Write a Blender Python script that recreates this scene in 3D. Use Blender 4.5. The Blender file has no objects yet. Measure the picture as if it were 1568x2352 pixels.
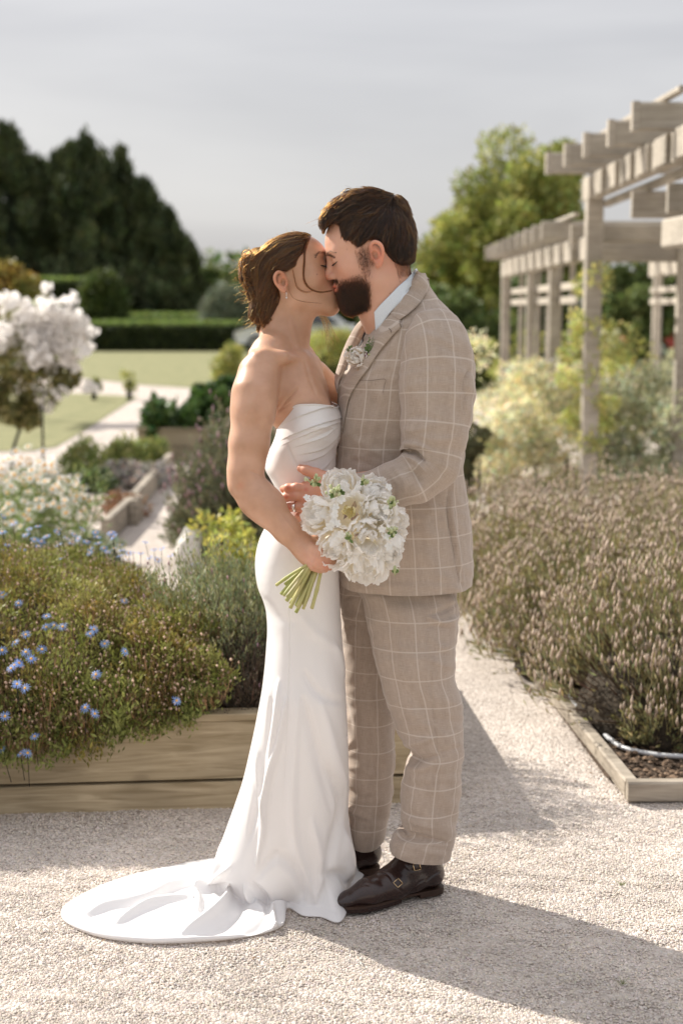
import bpy, math, random
import numpy as np
from mathutils import Vector, Matrix
from mathutils.bvhtree import BVHTree
rng = np.random.default_rng(7)
SC = bpy.context.scene
COL = SC.collection
R = math.radians

# ------------------------------------------------------------------ camera
CAM_H, F_PX, PITCH = 1.52, 3267.0, math.atan((1176-710)/3267.0)   # focal length in pixels of a 1568x2352 frame
cam_d = bpy.data.cameras.new('camera'); cam = bpy.data.objects.new('camera', cam_d); COL.objects.link(cam)
cam.location = (0, 0, CAM_H); cam.rotation_euler = (R(90)-PITCH, 0, 0)
cam_d.sensor_fit = 'VERTICAL'; cam_d.sensor_height = 36; cam_d.sensor_width = 24; cam_d.lens = 36*F_PX/2352
cam_d.clip_start = .05; cam_d.clip_end = 3000
cam_d.dof.use_dof = True; cam_d.dof.focus_distance = 3.52; cam_d.dof.aperture_fstop = 2.5
SC.camera = cam
# ------------------------------------------------------------------ light
SUN_EL, SUN_AZ = R(38), math.atan2(-.79, .62)          # azimuth measured from +Y towards +X
sd = Vector((math.sin(SUN_AZ)*math.cos(SUN_EL), math.cos(SUN_AZ)*math.cos(SUN_EL), math.sin(SUN_EL)))
sun_d = bpy.data.lights.new('sun', 'SUN'); sun_d.energy = 4.0; sun_d.angle = R(.6); sun_d.color = (1, .94, .84)
sun = bpy.data.objects.new('sun', sun_d); COL.objects.link(sun); sun.rotation_euler = sd.to_track_quat('Z', 'Y').to_euler()
sun.location = (-6, 6, 9)
W = bpy.data.worlds.new('World'); SC.world = W; W.use_nodes = True
def world_nodes():
    nt = W.node_tree; nt.nodes.clear(); N = nt.nodes.new; L = nt.links.new
    out = N('ShaderNodeOutputWorld'); bg = N('ShaderNodeBackground')
    sky = N('ShaderNodeTexSky'); sky.sky_type = 'NISHITA'; sky.sun_disc = False
    sky.sun_elevation = SUN_EL; sky.sun_rotation = SUN_AZ; sky.dust_density = 3.0; sky.air_density = 1.0; sky.ozone_density = 1
    tc = N('ShaderNodeTexCoord'); mp = N('ShaderNodeMapping'); mp.inputs['Scale'].default_value = (1, 1, 5.5)
    mp.inputs['Rotation'].default_value = (0, R(9), 0)
    nz = N('ShaderNodeTexNoise'); nz.inputs['Scale'].default_value = 1.7; nz.inputs['Detail'].default_value = 5; nz.inputs['Roughness'].default_value = .5
    nz.inputs['Distortion'].default_value = .4
    cr = N('ShaderNodeValToRGB'); e = cr.color_ramp.elements
    e[0].position = .3; e[0].color = (2.2, 2.18, 2.28, 1); e[1].position = .72; e[1].color = (3.35, 3.30, 3.30, 1)
    mx = N('ShaderNodeMix'); mx.data_type = 'RGBA'; mx.inputs[0].default_value = .92
    L(tc.outputs['Generated'], mp.inputs[0]); L(mp.outputs[0], nz.inputs['Vector']); L(nz.outputs[0], cr.inputs[0])
    L(sky.outputs[0], mx.inputs[6]); L(cr.outputs[0], mx.inputs[7])
    # like any veiled sky it grows brighter from the horizon to the zenith
    sx = N('ShaderNodeSeparateXYZ'); L(tc.outputs['Generated'], sx.inputs[0]); mr = N('ShaderNodeMapRange'); mr.inputs[1].default_value = 0; mr.inputs[2].default_value = 1; mr.inputs[3].default_value = 1; mr.inputs[4].default_value = 2.15; L(sx.outputs[2], mr.inputs[0])
    mu = N('ShaderNodeMix'); mu.data_type = 'RGBA'; mu.blend_type = 'MULTIPLY'; mu.inputs[0].default_value = 1; L(mx.outputs[2], mu.inputs[6]); L(mr.outputs[0], mu.inputs[7]); L(mu.outputs[2], bg.inputs[0]); bg.inputs[1].default_value = .1
    L(bg.outputs[0], out.inputs[0])
world_nodes()
SC.view_settings.view_transform = 'Standard'; SC.view_settings.look = 'None'; SC.view_settings.gamma = 1
SC.view_settings.exposure = .98; SC.view_settings.use_curve_mapping = False
SC.render.engine = 'CYCLES'
cy = SC.cycles; cy.use_denoising = True; cy.max_bounces = 12; cy.diffuse_bounces = 10; cy.transmission_bounces = 8; cy.transparent_max_bounces = 12
cy.sample_clamp_indirect = 6; cy.caustics_reflective = False; cy.caustics_refractive = False

# ------------------------------------------------------------------ picture <-> place
CF = np.array([0, math.cos(PITCH), -math.sin(PITCH)]); CU = np.array([0, math.sin(PITCH), math.cos(PITCH)])
def ray(px, py):
    return CF + (px-784)/F_PX*np.array([1., 0, 0]) + (1176-py)/F_PX*CU
def P(px, py, Y):
    r = ray(px, py); return np.array([0, 0, CAM_H]) + r*(Y/r[1])
def G(px, py, z=0.):
    r = ray(px, py); return np.array([0, 0, CAM_H]) + r*((z-CAM_H)/r[2])
def proj(V):
    V = np.asarray(V, float) - np.array([0, 0, CAM_H]); d = V@CF
    return 784+V[..., 0]/d*F_PX, 1176-(V@CU)/d*F_PX
def S(px, Y=3.55):      # a length of px picture pixels at distance Y
    return px*Y*1.01/F_PX

# ------------------------------------------------------------------ objects
def new_mesh(name, V, Fc, smooth=True, uv=None, cols=None):
    V = np.asarray(V, np.float32); me = bpy.data.meshes.new(name)
    if isinstance(Fc, np.ndarray):
        k = Fc.shape[1]; n = len(Fc)
        me.vertices.add(len(V)); me.vertices.foreach_set('co', V.ravel())
        me.loops.add(n*k); me.loops.foreach_set('vertex_index', Fc.astype(np.int32).ravel())
        me.polygons.add(n); me.polygons.foreach_set('loop_start', np.arange(0, n*k, k, dtype=np.int32))
        try: me.polygons.foreach_set('loop_total', np.full(n, k, np.int32))
        except Exception: pass
    else:
        me.from_pydata([tuple(map(float, v)) for v in V], [], Fc)
    me.update(calc_edges=True)
    me.polygons.foreach_set('use_smooth', np.full(len(me.polygons), smooth))
    if uv is not None:
        l = me.uv_layers.new(name='UVMap'); idx = np.zeros(len(me.loops), np.int32); me.loops.foreach_get('vertex_index', idx)
        uv = np.asarray(uv, np.float32)
        l.data.foreach_set('uv', (uv[idx] if len(uv) == len(V) else uv).ravel())
    if cols is not None:
        a = me.color_attributes.new('tint', 'FLOAT_COLOR', 'POINT')
        c = np.ones((len(V), 4), np.float32); c[:, :3] = cols; a.data.foreach_set('color', c.ravel())
    return me
def obj(name, me, mat=None, parent=None, loc=None, **props):
    o = bpy.data.objects.new(name, me); COL.objects.link(o)
    if mat is not None and me is not None and not me.materials: me.materials.append(mat)
    if parent is not None:
        o.parent = parent
        if loc is None: o.matrix_parent_inverse = Matrix.Translation(-Vector(parent.location))
    if loc is not None: o.location = loc
    for k, v in props.items(): o[k] = v
    return o
def thing(name, label, cat, loc=(0, 0, 0), group=None):
    o = bpy.data.objects.new(name, None); COL.objects.link(o); o.location = loc; o.empty_display_size = .1
    o['label'] = label; o['category'] = cat
    if group: o['group'] = group
    return o
def grid_faces(rows, cols, wrap=True, off=0):
    c = cols if wrap else cols-1
    i, j = np.meshgrid(np.arange(rows-1), np.arange(c), indexing='ij'); j2 = (j+1) % cols
    return (np.stack([i*cols+j, i*cols+j2, (i+1)*cols+j2, (i+1)*cols+j], -1).reshape(-1, 4))+off
def tube(path, rad, n=8, cap=True, flat=1.0):
    path = np.asarray(path, float); m = len(path); rad = np.broadcast_to(np.asarray(rad, float), (m,))
    t = np.gradient(path, axis=0); t /= np.linalg.norm(t, axis=1)[:, None]+1e-12
    ref = np.array([0, 0, 1.]) if abs(t[:, 2]).mean() < .8 else np.array([0, 1., 0])
    a = np.cross(t, ref); a /= np.linalg.norm(a, axis=1)[:, None]+1e-12; b = np.cross(a, t)
    th = np.arange(n)/n*2*np.pi
    V = path[:, None]+rad[:, None, None]*(np.cos(th)[None, :, None]*a[:, None]+flat*np.sin(th)[None, :, None]*b[:, None])
    V = V.reshape(-1, 3); F = [list(map(int, f)) for f in grid_faces(m, n)]
    if cap: F.append(list(range(n))[::1]); F.append([(m-1)*n+k for k in range(n)][::-1])
    return V, F
class MB:
    def __init__(s): s.V = []; s.F = []; s.n = 0
    def add(s, V, F):
        s.V.append(np.asarray(V, float)); s.F += [[int(i)+s.n for i in f] for f in F]; s.n += len(V); return s
    def box(s, c, h, rot=None, jit=0, bev=0):
        x, y, z = h; b = bev
        if b > 0:
            V = []
            for sz in (-1, 1):
                for ins in ((b, 0), (0, b)):
                    pass
            # a box with chamfered long edges: 8-gon section along its longest axis
            ax = int(np.argmax(h)); o1, o2 = [k for k in range(3) if k != ax]
            sec = [(h[o1]-b, h[o2]), (h[o1], h[o2]-b), (h[o1], -h[o2]+b), (h[o1]-b, -h[o2]), (-h[o1]+b, -h[o2]), (-h[o1], -h[o2]+b), (-h[o1], h[o2]-b), (-h[o1]+b, h[o2])]
            for e in (-1, 1):
                for (p, q) in sec:
                    v = [0, 0, 0]; v[ax] = e*h[ax]; v[o1] = p; v[o2] = q; V.append(v)
            F = [[k, (k+1) % 8, 8+(k+1) % 8, 8+k] for k in range(8)]+[list(range(8)), list(range(8, 16))[::-1]]
            V = np.array(V, float)
        else:
            V = np.array([[sx*x, sy*y, sz*z] for sz in (-1, 1) for sy in (-1, 1) for sx in (-1, 1)], float)
            F = [[0, 2, 3, 1], [4, 5, 7, 6], [0, 1, 5, 4], [2, 6, 7, 3], [0, 4, 6, 2], [1, 3, 7, 5]]
        if jit: V = V+rng.normal(0, jit, V.shape)
        if rot is not None: V = V@np.array(rot).T
        return s.add(V+np.array(c), F)
    def bar(s, a, b, w, h, bev=0):
        a = np.array(a, float); b = np.array(b, float); d = b-a; L = np.linalg.norm(d); d /= L
        up = np.array([0, 0, 1.]) if abs(d[2]) < .9 else np.array([0, 1., 0])
        sde = np.cross(up, d); sde /= np.linalg.norm(sde); up2 = np.cross(d, sde)
        return s.box((a+b)/2, (L/2, w/2, h/2), rot=np.stack([d, sde, up2], 1), bev=bev)
    def mesh(s, name, smooth=False):
        me = new_mesh(name, np.concatenate(s.V), s.F, smooth)
        import bmesh
        bm = bmesh.new(); bm.from_mesh(me); bmesh.ops.recalc_face_normals(bm, faces=bm.faces); bm.to_mesh(me); bm.free()
        return me
def catmull(pts, n):
    pts = np.asarray(pts, float); m = len(pts); t = np.linspace(0, m-1, n); i = np.clip(t.astype(int), 0, m-2); f = (t-i)
    f = f.reshape(-1, *([1]*(pts.ndim-1)))
    p0 = pts[np.clip(i-1, 0, m-1)]; p1 = pts[i]; p2 = pts[i+1]; p3 = pts[np.clip(i+2, 0, m-1)]
    return .5*((2*p1)+(-p0+p2)*f+(2*p0-5*p1+4*p2-p3)*f**2+(-p0+3*p1-3*p2+p3)*f**3)

# ------------------------------------------------------------------ materials
def nodes(m):
    m.use_nodes = True; nt = m.node_tree; nt.nodes.clear(); return nt, nt.nodes.new, nt.links.new
def mat(name, col, rough=.6, col2=None, scale=8, bump=0, bscale=60, coord='Object', stretch=(1, 1, 1), spec=.4, sheen=0,
        sub=0, transl=0, tint=False, detail=5, lo=.35, hi=.65, metal=0, coat=0, randobj=0, aniso=0, bdist=.01, sss_r=(1, .35, .15)):
    m = bpy.data.materials.new(name); nt, N, L = nodes(m)
    out = N('ShaderNodeOutputMaterial'); b = N('ShaderNodeBsdfPrincipled')
    b.inputs['Roughness'].default_value = rough; b.inputs['Specular IOR Level'].default_value = spec; b.inputs['Metallic'].default_value = metal
    b.inputs['Sheen Weight'].default_value = sheen; b.inputs['Coat Weight'].default_value = coat
    if sub: b.inputs['Subsurface Weight'].default_value = sub; b.inputs['Subsurface Radius'].default_value = sss_r; b.inputs['Subsurface Scale'].default_value = .012
    tc = N('ShaderNodeTexCoord'); mp = N('ShaderNodeMapping'); mp.inputs['Scale'].default_value = stretch; L(tc.outputs[coord], mp.inputs[0])
    src = None
    if col2 is not None:
        nz = N('ShaderNodeTexNoise'); nz.inputs['Scale'].default_value = scale; nz.inputs['Detail'].default_value = detail; L(mp.outputs[0], nz.inputs['Vector'])
        cr = N('ShaderNodeValToRGB'); e = cr.color_ramp.elements; e[0].position = lo; e[1].position = hi
        e[0].color = (*col, 1); e[1].color = (*col2, 1); L(nz.outputs[0], cr.inputs[0]); src = cr.outputs[0]
    if tint:
        at = N('ShaderNodeAttribute'); at.attribute_name = 'tint'
        mx = N('ShaderNodeMix'); mx.data_type = 'RGBA'; mx.blend_type = 'MULTIPLY'; mx.inputs[0].default_value = 1
        if src: L(src, mx.inputs[6])
        else: mx.inputs[6].default_value = (*col, 1)
        L(at.outputs['Color'], mx.inputs[7]); src = mx.outputs[2]
    if randobj:
        oi = N('ShaderNodeObjectInfo'); mr = N('ShaderNodeMapRange'); mr.inputs[3].default_value = 1-randobj; mr.inputs[4].default_value = 1+randobj*.6
        L(oi.outputs['Random'], mr.inputs[0]); mx = N('ShaderNodeMix'); mx.data_type = 'RGBA'; mx.blend_type = 'MULTIPLY'; mx.inputs[0].default_value = 1
        if src: L(src, mx.inputs[6])
        else: mx.inputs[6].default_value = (*col, 1)
        L(mr.outputs[0], mx.inputs[7]); src = mx.outputs[2]
    if src: L(src, b.inputs['Base Color'])
    else: b.inputs['Base Color'].default_value = (*col, 1)
    if bump:
        n2 = N('ShaderNodeTexNoise'); n2.inputs['Scale'].default_value = bscale; n2.inputs['Detail'].default_value = 4; L(mp.outputs[0], n2.inputs['Vector'])
        bp = N('ShaderNodeBump'); bp.inputs['Strength'].default_value = bump; bp.inputs['Distance'].default_value = bdist
        L(n2.outputs[0], bp.inputs['Height']); L(bp.outputs[0], b.inputs['Normal'])
    if transl:
        tr = N('ShaderNodeBsdfTranslucent'); ms = N('ShaderNodeMixShader'); ms.inputs[0].default_value = transl
        if src: L(src, tr.inputs[0])
        else: tr.inputs[0].default_value = (*col, 1)
        L(b.outputs[0], ms.inputs[1]); L(tr.outputs[0], ms.inputs[2]); L(ms.outputs[0], out.inputs[0])
    else: L(b.outputs[0], out.inputs[0])
    return m
def hexc(r, g, b):
    f = lambda c: (c/255/12.92 if c <= 10 else ((c/255+.055)/1.055)**2.4)
    return (f(r), f(g), f(b))

# ------------------------------------------------------------------ implicit surfaces on a grid
class Field:
    def __init__(s, lo, hi, h):
        s.lo = np.array(lo, float); s.h = h; s.n = (np.ceil((np.array(hi)-s.lo)/h)).astype(int)+1
        s.F = np.full(s.n, .5, np.float32); s.ax = [s.lo[k]+np.arange(s.n[k])*h for k in range(3)]
    def sub(s, lo, hi):
        a = np.clip(np.floor((np.array(lo)-s.lo)/s.h).astype(int), 0, s.n); b = np.clip(np.ceil((np.array(hi)-s.lo)/s.h).astype(int)+1, 0, s.n)
        sl = tuple(slice(int(a[k]), int(b[k])) for k in range(3))
        X = s.ax[0][sl[0]][:, None, None].astype(np.float32); Y = s.ax[1][sl[1]][None, :, None].astype(np.float32); Z = s.ax[2][sl[2]][None, None, :].astype(np.float32)
        return sl, X, Y, Z
    def comb(s, sl, d, k, op):
        F = s.F[sl]
        if op == 'u': h = np.maximum(k-np.abs(F-d), 0)/k if k else 0; s.F[sl] = np.minimum(F, d)-h*h*k*.25
        elif op == 's': d = -d; h = np.maximum(k-np.abs(F-d), 0)/k if k else 0; s.F[sl] = np.maximum(F, d)+h*h*k*.25
        elif op == 'i': h = np.maximum(k-np.abs(F-d), 0)/k if k else 0; s.F[sl] = np.maximum(F, d)+h*h*k*.25
    def cone(s, a, b, ra, rb, k=.01, op='u'):
        a = np.array(a, float); b = np.array(b, float); m = max(ra, rb)+k*1.2+s.h
        sl, X, Y, Z = s.sub(np.minimum(a, b)-m, np.maximum(a, b)+m)
        if s.F[sl].size == 0: return
        d = b-a; L2 = float(d@d)+1e-12
        t = np.clip(((X-a[0])*d[0]+(Y-a[1])*d[1]+(Z-a[2])*d[2])/L2, 0, 1)
        dd = np.sqrt((X-a[0]-t*d[0])**2+(Y-a[1]-t*d[1])**2+(Z-a[2]-t*d[2])**2)-(ra+(rb-ra)*t)
        s.comb(sl, dd, k, op)
    def chain(s, pts, rs, k=.008, op='u'):
        for i in range(len(pts)-1): s.cone(pts[i], pts[i+1], rs[i], rs[i+1], k, op)
    def ell(s, c, r, M=None, k=.01, op='u'):
        c = np.array(c, float); r = np.array(r, float); m = r.max()+k*1.2+s.h
        sl, X, Y, Z = s.sub(c-m, c+m)
        if s.F[sl].size == 0: return
        x, y, z = X-c[0], Y-c[1], Z-c[2]
        if M is not None: x, y, z = [M[0][q]*x+M[1][q]*y+M[2][q]*z for q in range(3)]
        k0 = np.sqrt((x/r[0])**2+(y/r[1])**2+(z/r[2])**2)+1e-9; k1 = np.sqrt((x/r[0]**2)**2+(y/r[1]**2)**2+(z/r[2]**2)**2)+1e-9
        s.comb(sl, k0*(k0-1)/k1, k, op)
    def sample(s, V):
        g = (np.asarray(V)-s.lo)/s.h; i = np.clip(np.floor(g).astype(int), 0, s.n-2); f = g-i; out = 0
        for a in (0, 1):
            for b in (0, 1):
                for c in (0, 1):
                    w = (f[:, 0] if a else 1-f[:, 0])*(f[:, 1] if b else 1-f[:, 1])*(f[:, 2] if c else 1-f[:, 2])
                    out = out+w*s.F[i[:, 0]+a, i[:, 1]+b, i[:, 2]+c]
        return out
    def grad(s, V):
        e = s.h; g = np.stack([s.sample(V+d)-s.sample(V-d) for d in (np.array([e, 0, 0]), np.array([0, e, 0]), np.array([0, 0, e]))], 1)
        return g/(np.linalg.norm(g, axis=1)[:, None]+1e-9)
    def mesh(s):
        F = s.F; nx, ny, nz = F.shape; ins = F < 0
        c = np.zeros((nx-1, ny-1, nz-1), np.uint8)
        for a in (0, 1):
            for b in (0, 1):
                for d in (0, 1): c += ins[a:nx-1+a, b:ny-1+b, d:nz-1+d]
        act = (c > 0) & (c < 8); I = np.argwhere(act); idx = np.full(act.shape, -1, np.int32); idx[act] = np.arange(len(I))
        cor = [(a, b, d) for a in (0, 1) for b in (0, 1) for d in (0, 1)]
        val = np.stack([F[I[:, 0]+a, I[:, 1]+b, I[:, 2]+d] for a, b, d in cor], 1); P_ = np.zeros((len(I), 3)); W_ = np.zeros(len(I))
        for u in range(8):
            for v in range(u+1, 8):
                if sum(abs(cor[u][q]-cor[v][q]) for q in range(3)) != 1: continue
                fu, fv = val[:, u], val[:, v]; m = (fu < 0) != (fv < 0); t = np.where(m, fu/(fu-fv+1e-20), 0)
                p = np.array(cor[u])+t[:, None]*(np.array(cor[v])-np.array(cor[u])); P_ += p*m[:, None]; W_ += m
        V = s.lo+(I+P_/W_[:, None])*s.h; Q = []
        for ax in range(3):
            o = [q for q in range(3) if q != ax]; sl0 = [slice(None)]*3; sl1 = [slice(None)]*3; sl0[ax] = slice(0, -1); sl1[ax] = slice(1, None)
            a0, a1 = ins[tuple(sl0)], ins[tuple(sl1)]; E = np.argwhere(a0 != a1)
            ok = (E[:, o[0]] > 0) & (E[:, o[1]] > 0) & (E[:, o[0]] < F.shape[o[0]]-1) & (E[:, o[1]] < F.shape[o[1]]-1); E = E[ok]
            q = []
            for da, db in ((-1, -1), (0, -1), (0, 0), (-1, 0)):
                e = E.copy(); e[:, o[0]] += da; e[:, o[1]] += db; q.append(idx[e[:, 0], e[:, 1], e[:, 2]])
            q = np.stack(q, 1); fl = a0[E[:, 0], E[:, 1], E[:, 2]]
            if ax == 1: fl = ~fl
            q[~fl] = q[~fl][:, ::-1]; Q.append(q)
        Q = np.concatenate(Q); Q = Q[(Q >= 0).all(1)]
        return V, Q
def poly_sdf(x, y, pts):
    pts = np.asarray(pts, np.float32); d = np.full(x.shape, 1e9, np.float32); sgn = np.ones(x.shape, bool)
    for i in range(len(pts)):
        a = pts[i]; b = pts[i-1]; e = b-a; wx, wy = x-a[0], y-a[1]
        t = np.clip((wx*e[0]+wy*e[1])/(e@e), 0, 1); d = np.minimum(d, (wx-e[0]*t)**2+(wy-e[1]*t)**2)
        c1 = y >= a[1]; c2 = y < b[1]; c3 = e[0]*wy > e[1]*wx
        sgn ^= (c1 & c2 & c3) | (~c1 & ~c2 & ~c3)
    return np.sqrt(d)*np.where(sgn, 1, -1)
def vnormals(V, Q):
    n = np.cross(V[Q[:, 2]]-V[Q[:, 0]], V[Q[:, 3]]-V[Q[:, 1]]); N = np.zeros_like(V)
    for k in range(4): np.add.at(N, Q[:, k], n)
    return N/(np.linalg.norm(N, axis=1)[:, None]+1e-12)
def fold(V, N, path, amp, wid, side=1, taper=.5, sharp=2.0, axis=None):
    """a ridge (amp>0) or crease (amp<0) of cloth along a line given in picture pixels, on the camera's side only"""
    px, py = proj(V); p = catmull(path, 24); best = np.full(len(V), 1e9); tt = np.zeros(len(V))
    for i in range(23):
        a, b = p[i], p[i+1]; e = b-a; L2 = e@e+1e-9
        t = np.clip(((px-a[0])*e[0]+(py-a[1])*e[1])/L2, 0, 1); d = np.hypot(px-a[0]-t*e[0], py-a[1]-t*e[1])
        m = d < best; best[m] = d[m]; tt[m] = (i+t[m])/23
    w = wid*(1-taper+taper*np.sin(np.pi*np.clip(tt, .02, .98)))
    f = np.exp(-np.abs(best/w)**sharp)*np.sin(np.pi*np.clip(tt, .03, .97))**.5
    face = np.clip((-N[:, 1])*1.5+.4, 0, 1) if axis is None else 1
    return V+(f*amp*face)[:, None]*(N if axis is None else np.array(axis))
# ================================================================== people
YB, YG = 3.575, 3.535            # distance of her head and of his
def head_axes(sgn, pitch, yaw=0):
    f = np.array([sgn*math.cos(pitch), 0, math.sin(pitch)]); up = np.array([-sgn*math.sin(pitch), 0, math.cos(pitch)]); w = np.array([0, 1., 0])
    c, s_ = math.cos(yaw), math.sin(yaw); Rz = np.array([[c, -s_, 0], [s_, c, 0], [0, 0, 1]])
    return np.stack([Rz@f, Rz@w, Rz@up], 1)
class Head:
    def __init__(s, sgn, pitch, scale, anchor_px, Y, anchor=(.1, 0, .018), yaw=0):
        s.M = head_axes(sgn, pitch, yaw); s.k = scale; s.sgn = sgn
        s.O = P(*anchor_px, Y)-s.M@(np.array(anchor)*scale)
    def w(s, u, w, v): return s.O+s.M@(np.array([u, w, v])*s.k)
    def loc(s, V): return ((np.asarray(V)-s.O)@s.M)/s.k
HB = Head(1, R(14), 1.06, (753.5, 586), YB)
HG = Head(-1, R(-16), 1.05, (750, 588), YG, yaw=0)
def add_head(f, H, man):
    k = H.k; M = H.M
    def E(u, w, v, a, b, c, kk=.012, op='u', both=False, rot=0):
        for sg in ((-1, 1) if both else (1,)):
            MM = M
            if rot:
                c_, s_ = math.cos(rot), math.sin(rot); MM = M@np.array([[c_, 0, -s_], [0, 1, 0], [s_, 0, c_]])
            f.ell(H.w(u, w*sg, v), np.array([a, b, c])*k, MM, kk*k, op)
    def C(p, q, ra, rb, kk=.01, op='u', both=False):
        for sg in ((-1, 1) if both else (1,)):
            f.cone(H.w(p[0], p[1]*sg, p[2]), H.w(q[0], q[1]*sg, q[2]), ra*k, rb*k, kk*k, op)
    if man: E(-.006, 0, .028, .092, .073, .087, .02); E(.036, 0, .02, .060, .060, .072, .03)
    else: E(.003, 0, .010, .083, .071, .077, .02); E(.037, 0, .018, .060, .058, .058, .025)
    E(.036, 0, -.035, .052, .054 if man else .051, .060, .03)    # mid face
    jw = .050 if man else .044
    C((.010, jw, -.060), (.010, jw, -.030), .014, .014, .03, both=True)
    C((.012, jw, -.066), (.070, .014, -.100 if man else -.097), .016, .017 if man else .015, .03, both=True)
    E(.078, 0, -.100, .019, .020, .017, .02)                     # chin
    mv = .010 if man else .006      # mouth and eyes sit a little higher
    E(.066, 0, -.064, .034, .030, .034, .025)                    # muzzle
    E(.048, .040, -.028, .026, .024, .024, .025, both=True)      # cheek
    C((.087, .010, .020), (.074, .040, .020), .008 if man else .006, .007 if man else .005, .016, both=True)
    E(.101, .031, .004, .016, .019, .0115, .012, 's', both=True)
    E(.0745, .031, .003, .0155, .0155, .0145, .004, both=True)  # closed eye: ball under the lid
    if man:
        C((.092, 0, .010), (.108, 0, -.024), .0065, .0085, .010); E(.099, .010, -.031, .010, .0075, .0075, .006, both=True); E(.1065, 0, -.030, .0085, .0085, .008, .006)
        E(.098, .007, -.040, .005, .0035, .003, .003, 's', both=True)
    else:
        C((.092, 0, .003), (.110, 0, -.037), .0055, .0068, .010); E(.100, .0085, -.042, .0085, .006, .006, .006, both=True)
    E(.098, 0, -.063+mv, .0075, .020, .0055, .006); E(.096, 0, -.0745+mv, .0085, .017, .006, .005)
    C((.100, -.018, -.0685+mv), (.100, .018, -.0685+mv), .0018, .0018, .003, 's')
    # ears
    eu, ev, es = (-.008, -.012, .86) if man else (-.016, -.018, .74)
    for sg in (-1, 1):
        ex = .070*sg
        def Q(du, f, dv): return (eu+du*es, ex*(1+(f-1)*es), ev+dv*es)
        E(eu, ex*1.03, ev, .017*es, .010, .030*es, .008, rot=-.15)
        ring = [Q(.010, 1.05, .012), Q(.006, 1.16, .027), Q(-.006, 1.26, .032), Q(-.018, 1.32, .022), Q(-.021, 1.28, .004), Q(-.014, 1.18, -.014), Q(-.003, 1.12, -.027), Q(.004, 1.06, -.029)]
        r = [.003, .0033, .0038, .0040, .0036, .0036, .0058, .0050]
        ring = catmull(ring, 22); r = catmull(np.array(r)[:, None], 22)[:, 0]*es; f.chain([H.w(*p_) for p_ in ring], [q*k for q in r], .004*k)
        q = Q(.002, 1.20, -.002); E(*q, .0095*es, .015*es, .0125*es, .003, 's')
        q = Q(-.004, 1.24, .016); E(*q, .007*es, .007*es, .008*es, .004, 's')
        C(Q(.012, 1.10, -.004), Q(.011, 1.12, -.010), .004*es, .004*es, .004)
# ---------------------------------------------------------------- skin
def skin_mat(name, c1, c2, rough=.42):
    return mat(name, c1, rough, c2, scale=14, tint=True, bump=.05, bscale=500, sub=.22, spec=.45, bdist=.002)
M_SKINB = skin_mat('skin_tanned', (.47, .265, .17), (.60, .36, .25), .40)
M_SKING = skin_mat('skin_fair', (.60, .33, .235), (.67, .385, .285), .45)
def gauss(x, c, s_): return np.exp(-((x-c)/s_)**2)
def head_tint(V, H, man):
    L = H.loc(V); u, w, v = L[:, 0], np.abs(L[:, 1]), L[:, 2]; T = np.ones((len(V), 3)); inh = (np.abs(u) < .14) & (v > -.125) & (v < .15) & (w < .105)
    def mix(m, c):
        nonlocal T; m = (m*inh)[:, None]; T = T*(1-m)+T*m*np.array(c)
    ear = gauss(u, -.010, .03)*gauss(v, -.016, .034)*np.clip((w-.072)/.008, 0, 1); mix(ear*.8, (1.12, .72, .62))
    mix(gauss(u, .062, .025)*gauss(w, .045, .02)*gauss(v, -.032, .02)*.5, (1.08, .86, .82))
    mix(gauss(u, .118, .014)*gauss(v, -.030, .016)*.5, (1.1, .82, .76))
    lip = gauss(u, .104, .010)*gauss(v, -.0685+(.010 if man else .006), .0105)*np.clip((.026-w)/.006, 0, 1); mix(lip, (1.0, .50, .48))
    if man:
        inn = (u > .0)*1.
        b = 1/(1+np.exp(-(-.052-v)/.010))/(1+np.exp(-(u-.025-.30*np.clip(-.075-v, 0, .05))/.006))
        mou = gauss(u, .092, .014)*gauss(v, -.046, .008)*np.clip((.030-w)/.008, 0, 1); b = np.maximum(b, mou)
        side = gauss(u, .024, .014)*np.clip((w-.03)/.02, 0, 1)/(1+np.exp((v-.0)/.012))/(1+np.exp(-(v+.066)/.008)); b = np.maximum(b, side*.42)
        b = b*np.clip((v+.135)/.012, 0, 1); b = np.clip(b, 0, 1)*(1-lip)
        mix(b*.68, (.18, .14, .13))
        st = gauss(u, .012, .016)*gauss(v, -.015, .03)*np.clip((w-.045)/.01, 0, 1); mix(st*.55, (.3, .26, .26))
        nk = gauss(v, -.10, .02)*gauss(u, .01, .03); mix(nk*.10, (.8, .78, .8))
    else:
        mix(gauss(u, .085, .012)*gauss(w, .033, .016)*gauss(v, .009, .010)*.8, (.62, .42, .36))
    return T
def add_hair_curves(name, P3, rad, mt, parent):
    """P3: strands x points x 3"""
    n, m, _ = P3.shape; hc = bpy.data.hair_curves.new(name); hc.add_curves([m]*n)
    hc.points.foreach_set('position', np.ascontiguousarray(P3, np.float32).ravel())
    rr = np.broadcast_to(rad, (n, m)).astype(np.float32); hc.points.foreach_set('radius', np.ascontiguousarray(rr).ravel())
    hc.materials.append(mt); o = bpy.data.objects.new(name, hc); COL.objects.link(o); o.parent = parent
    if parent: o.matrix_parent_inverse = Matrix.Translation(-Vector(parent.location))
    return o
def hair_mat(name, mel, red, rough=.3, rnd=.3):
    m = bpy.data.materials.new(name); nt, N, L = nodes(m); o = N('ShaderNodeOutputMaterial'); h = N('ShaderNodeBsdfHairPrincipled')
    h.parametrization = 'MELANIN'; h.inputs['Melanin'].default_value = mel; h.inputs['Melanin Redness'].default_value = red
    h.inputs['Roughness'].default_value = rough; h.inputs['Radial Roughness'].default_value = .5; h.inputs['Random Color'].default_value = rnd
    L(h.outputs[0], o.inputs[0]); return m
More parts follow.
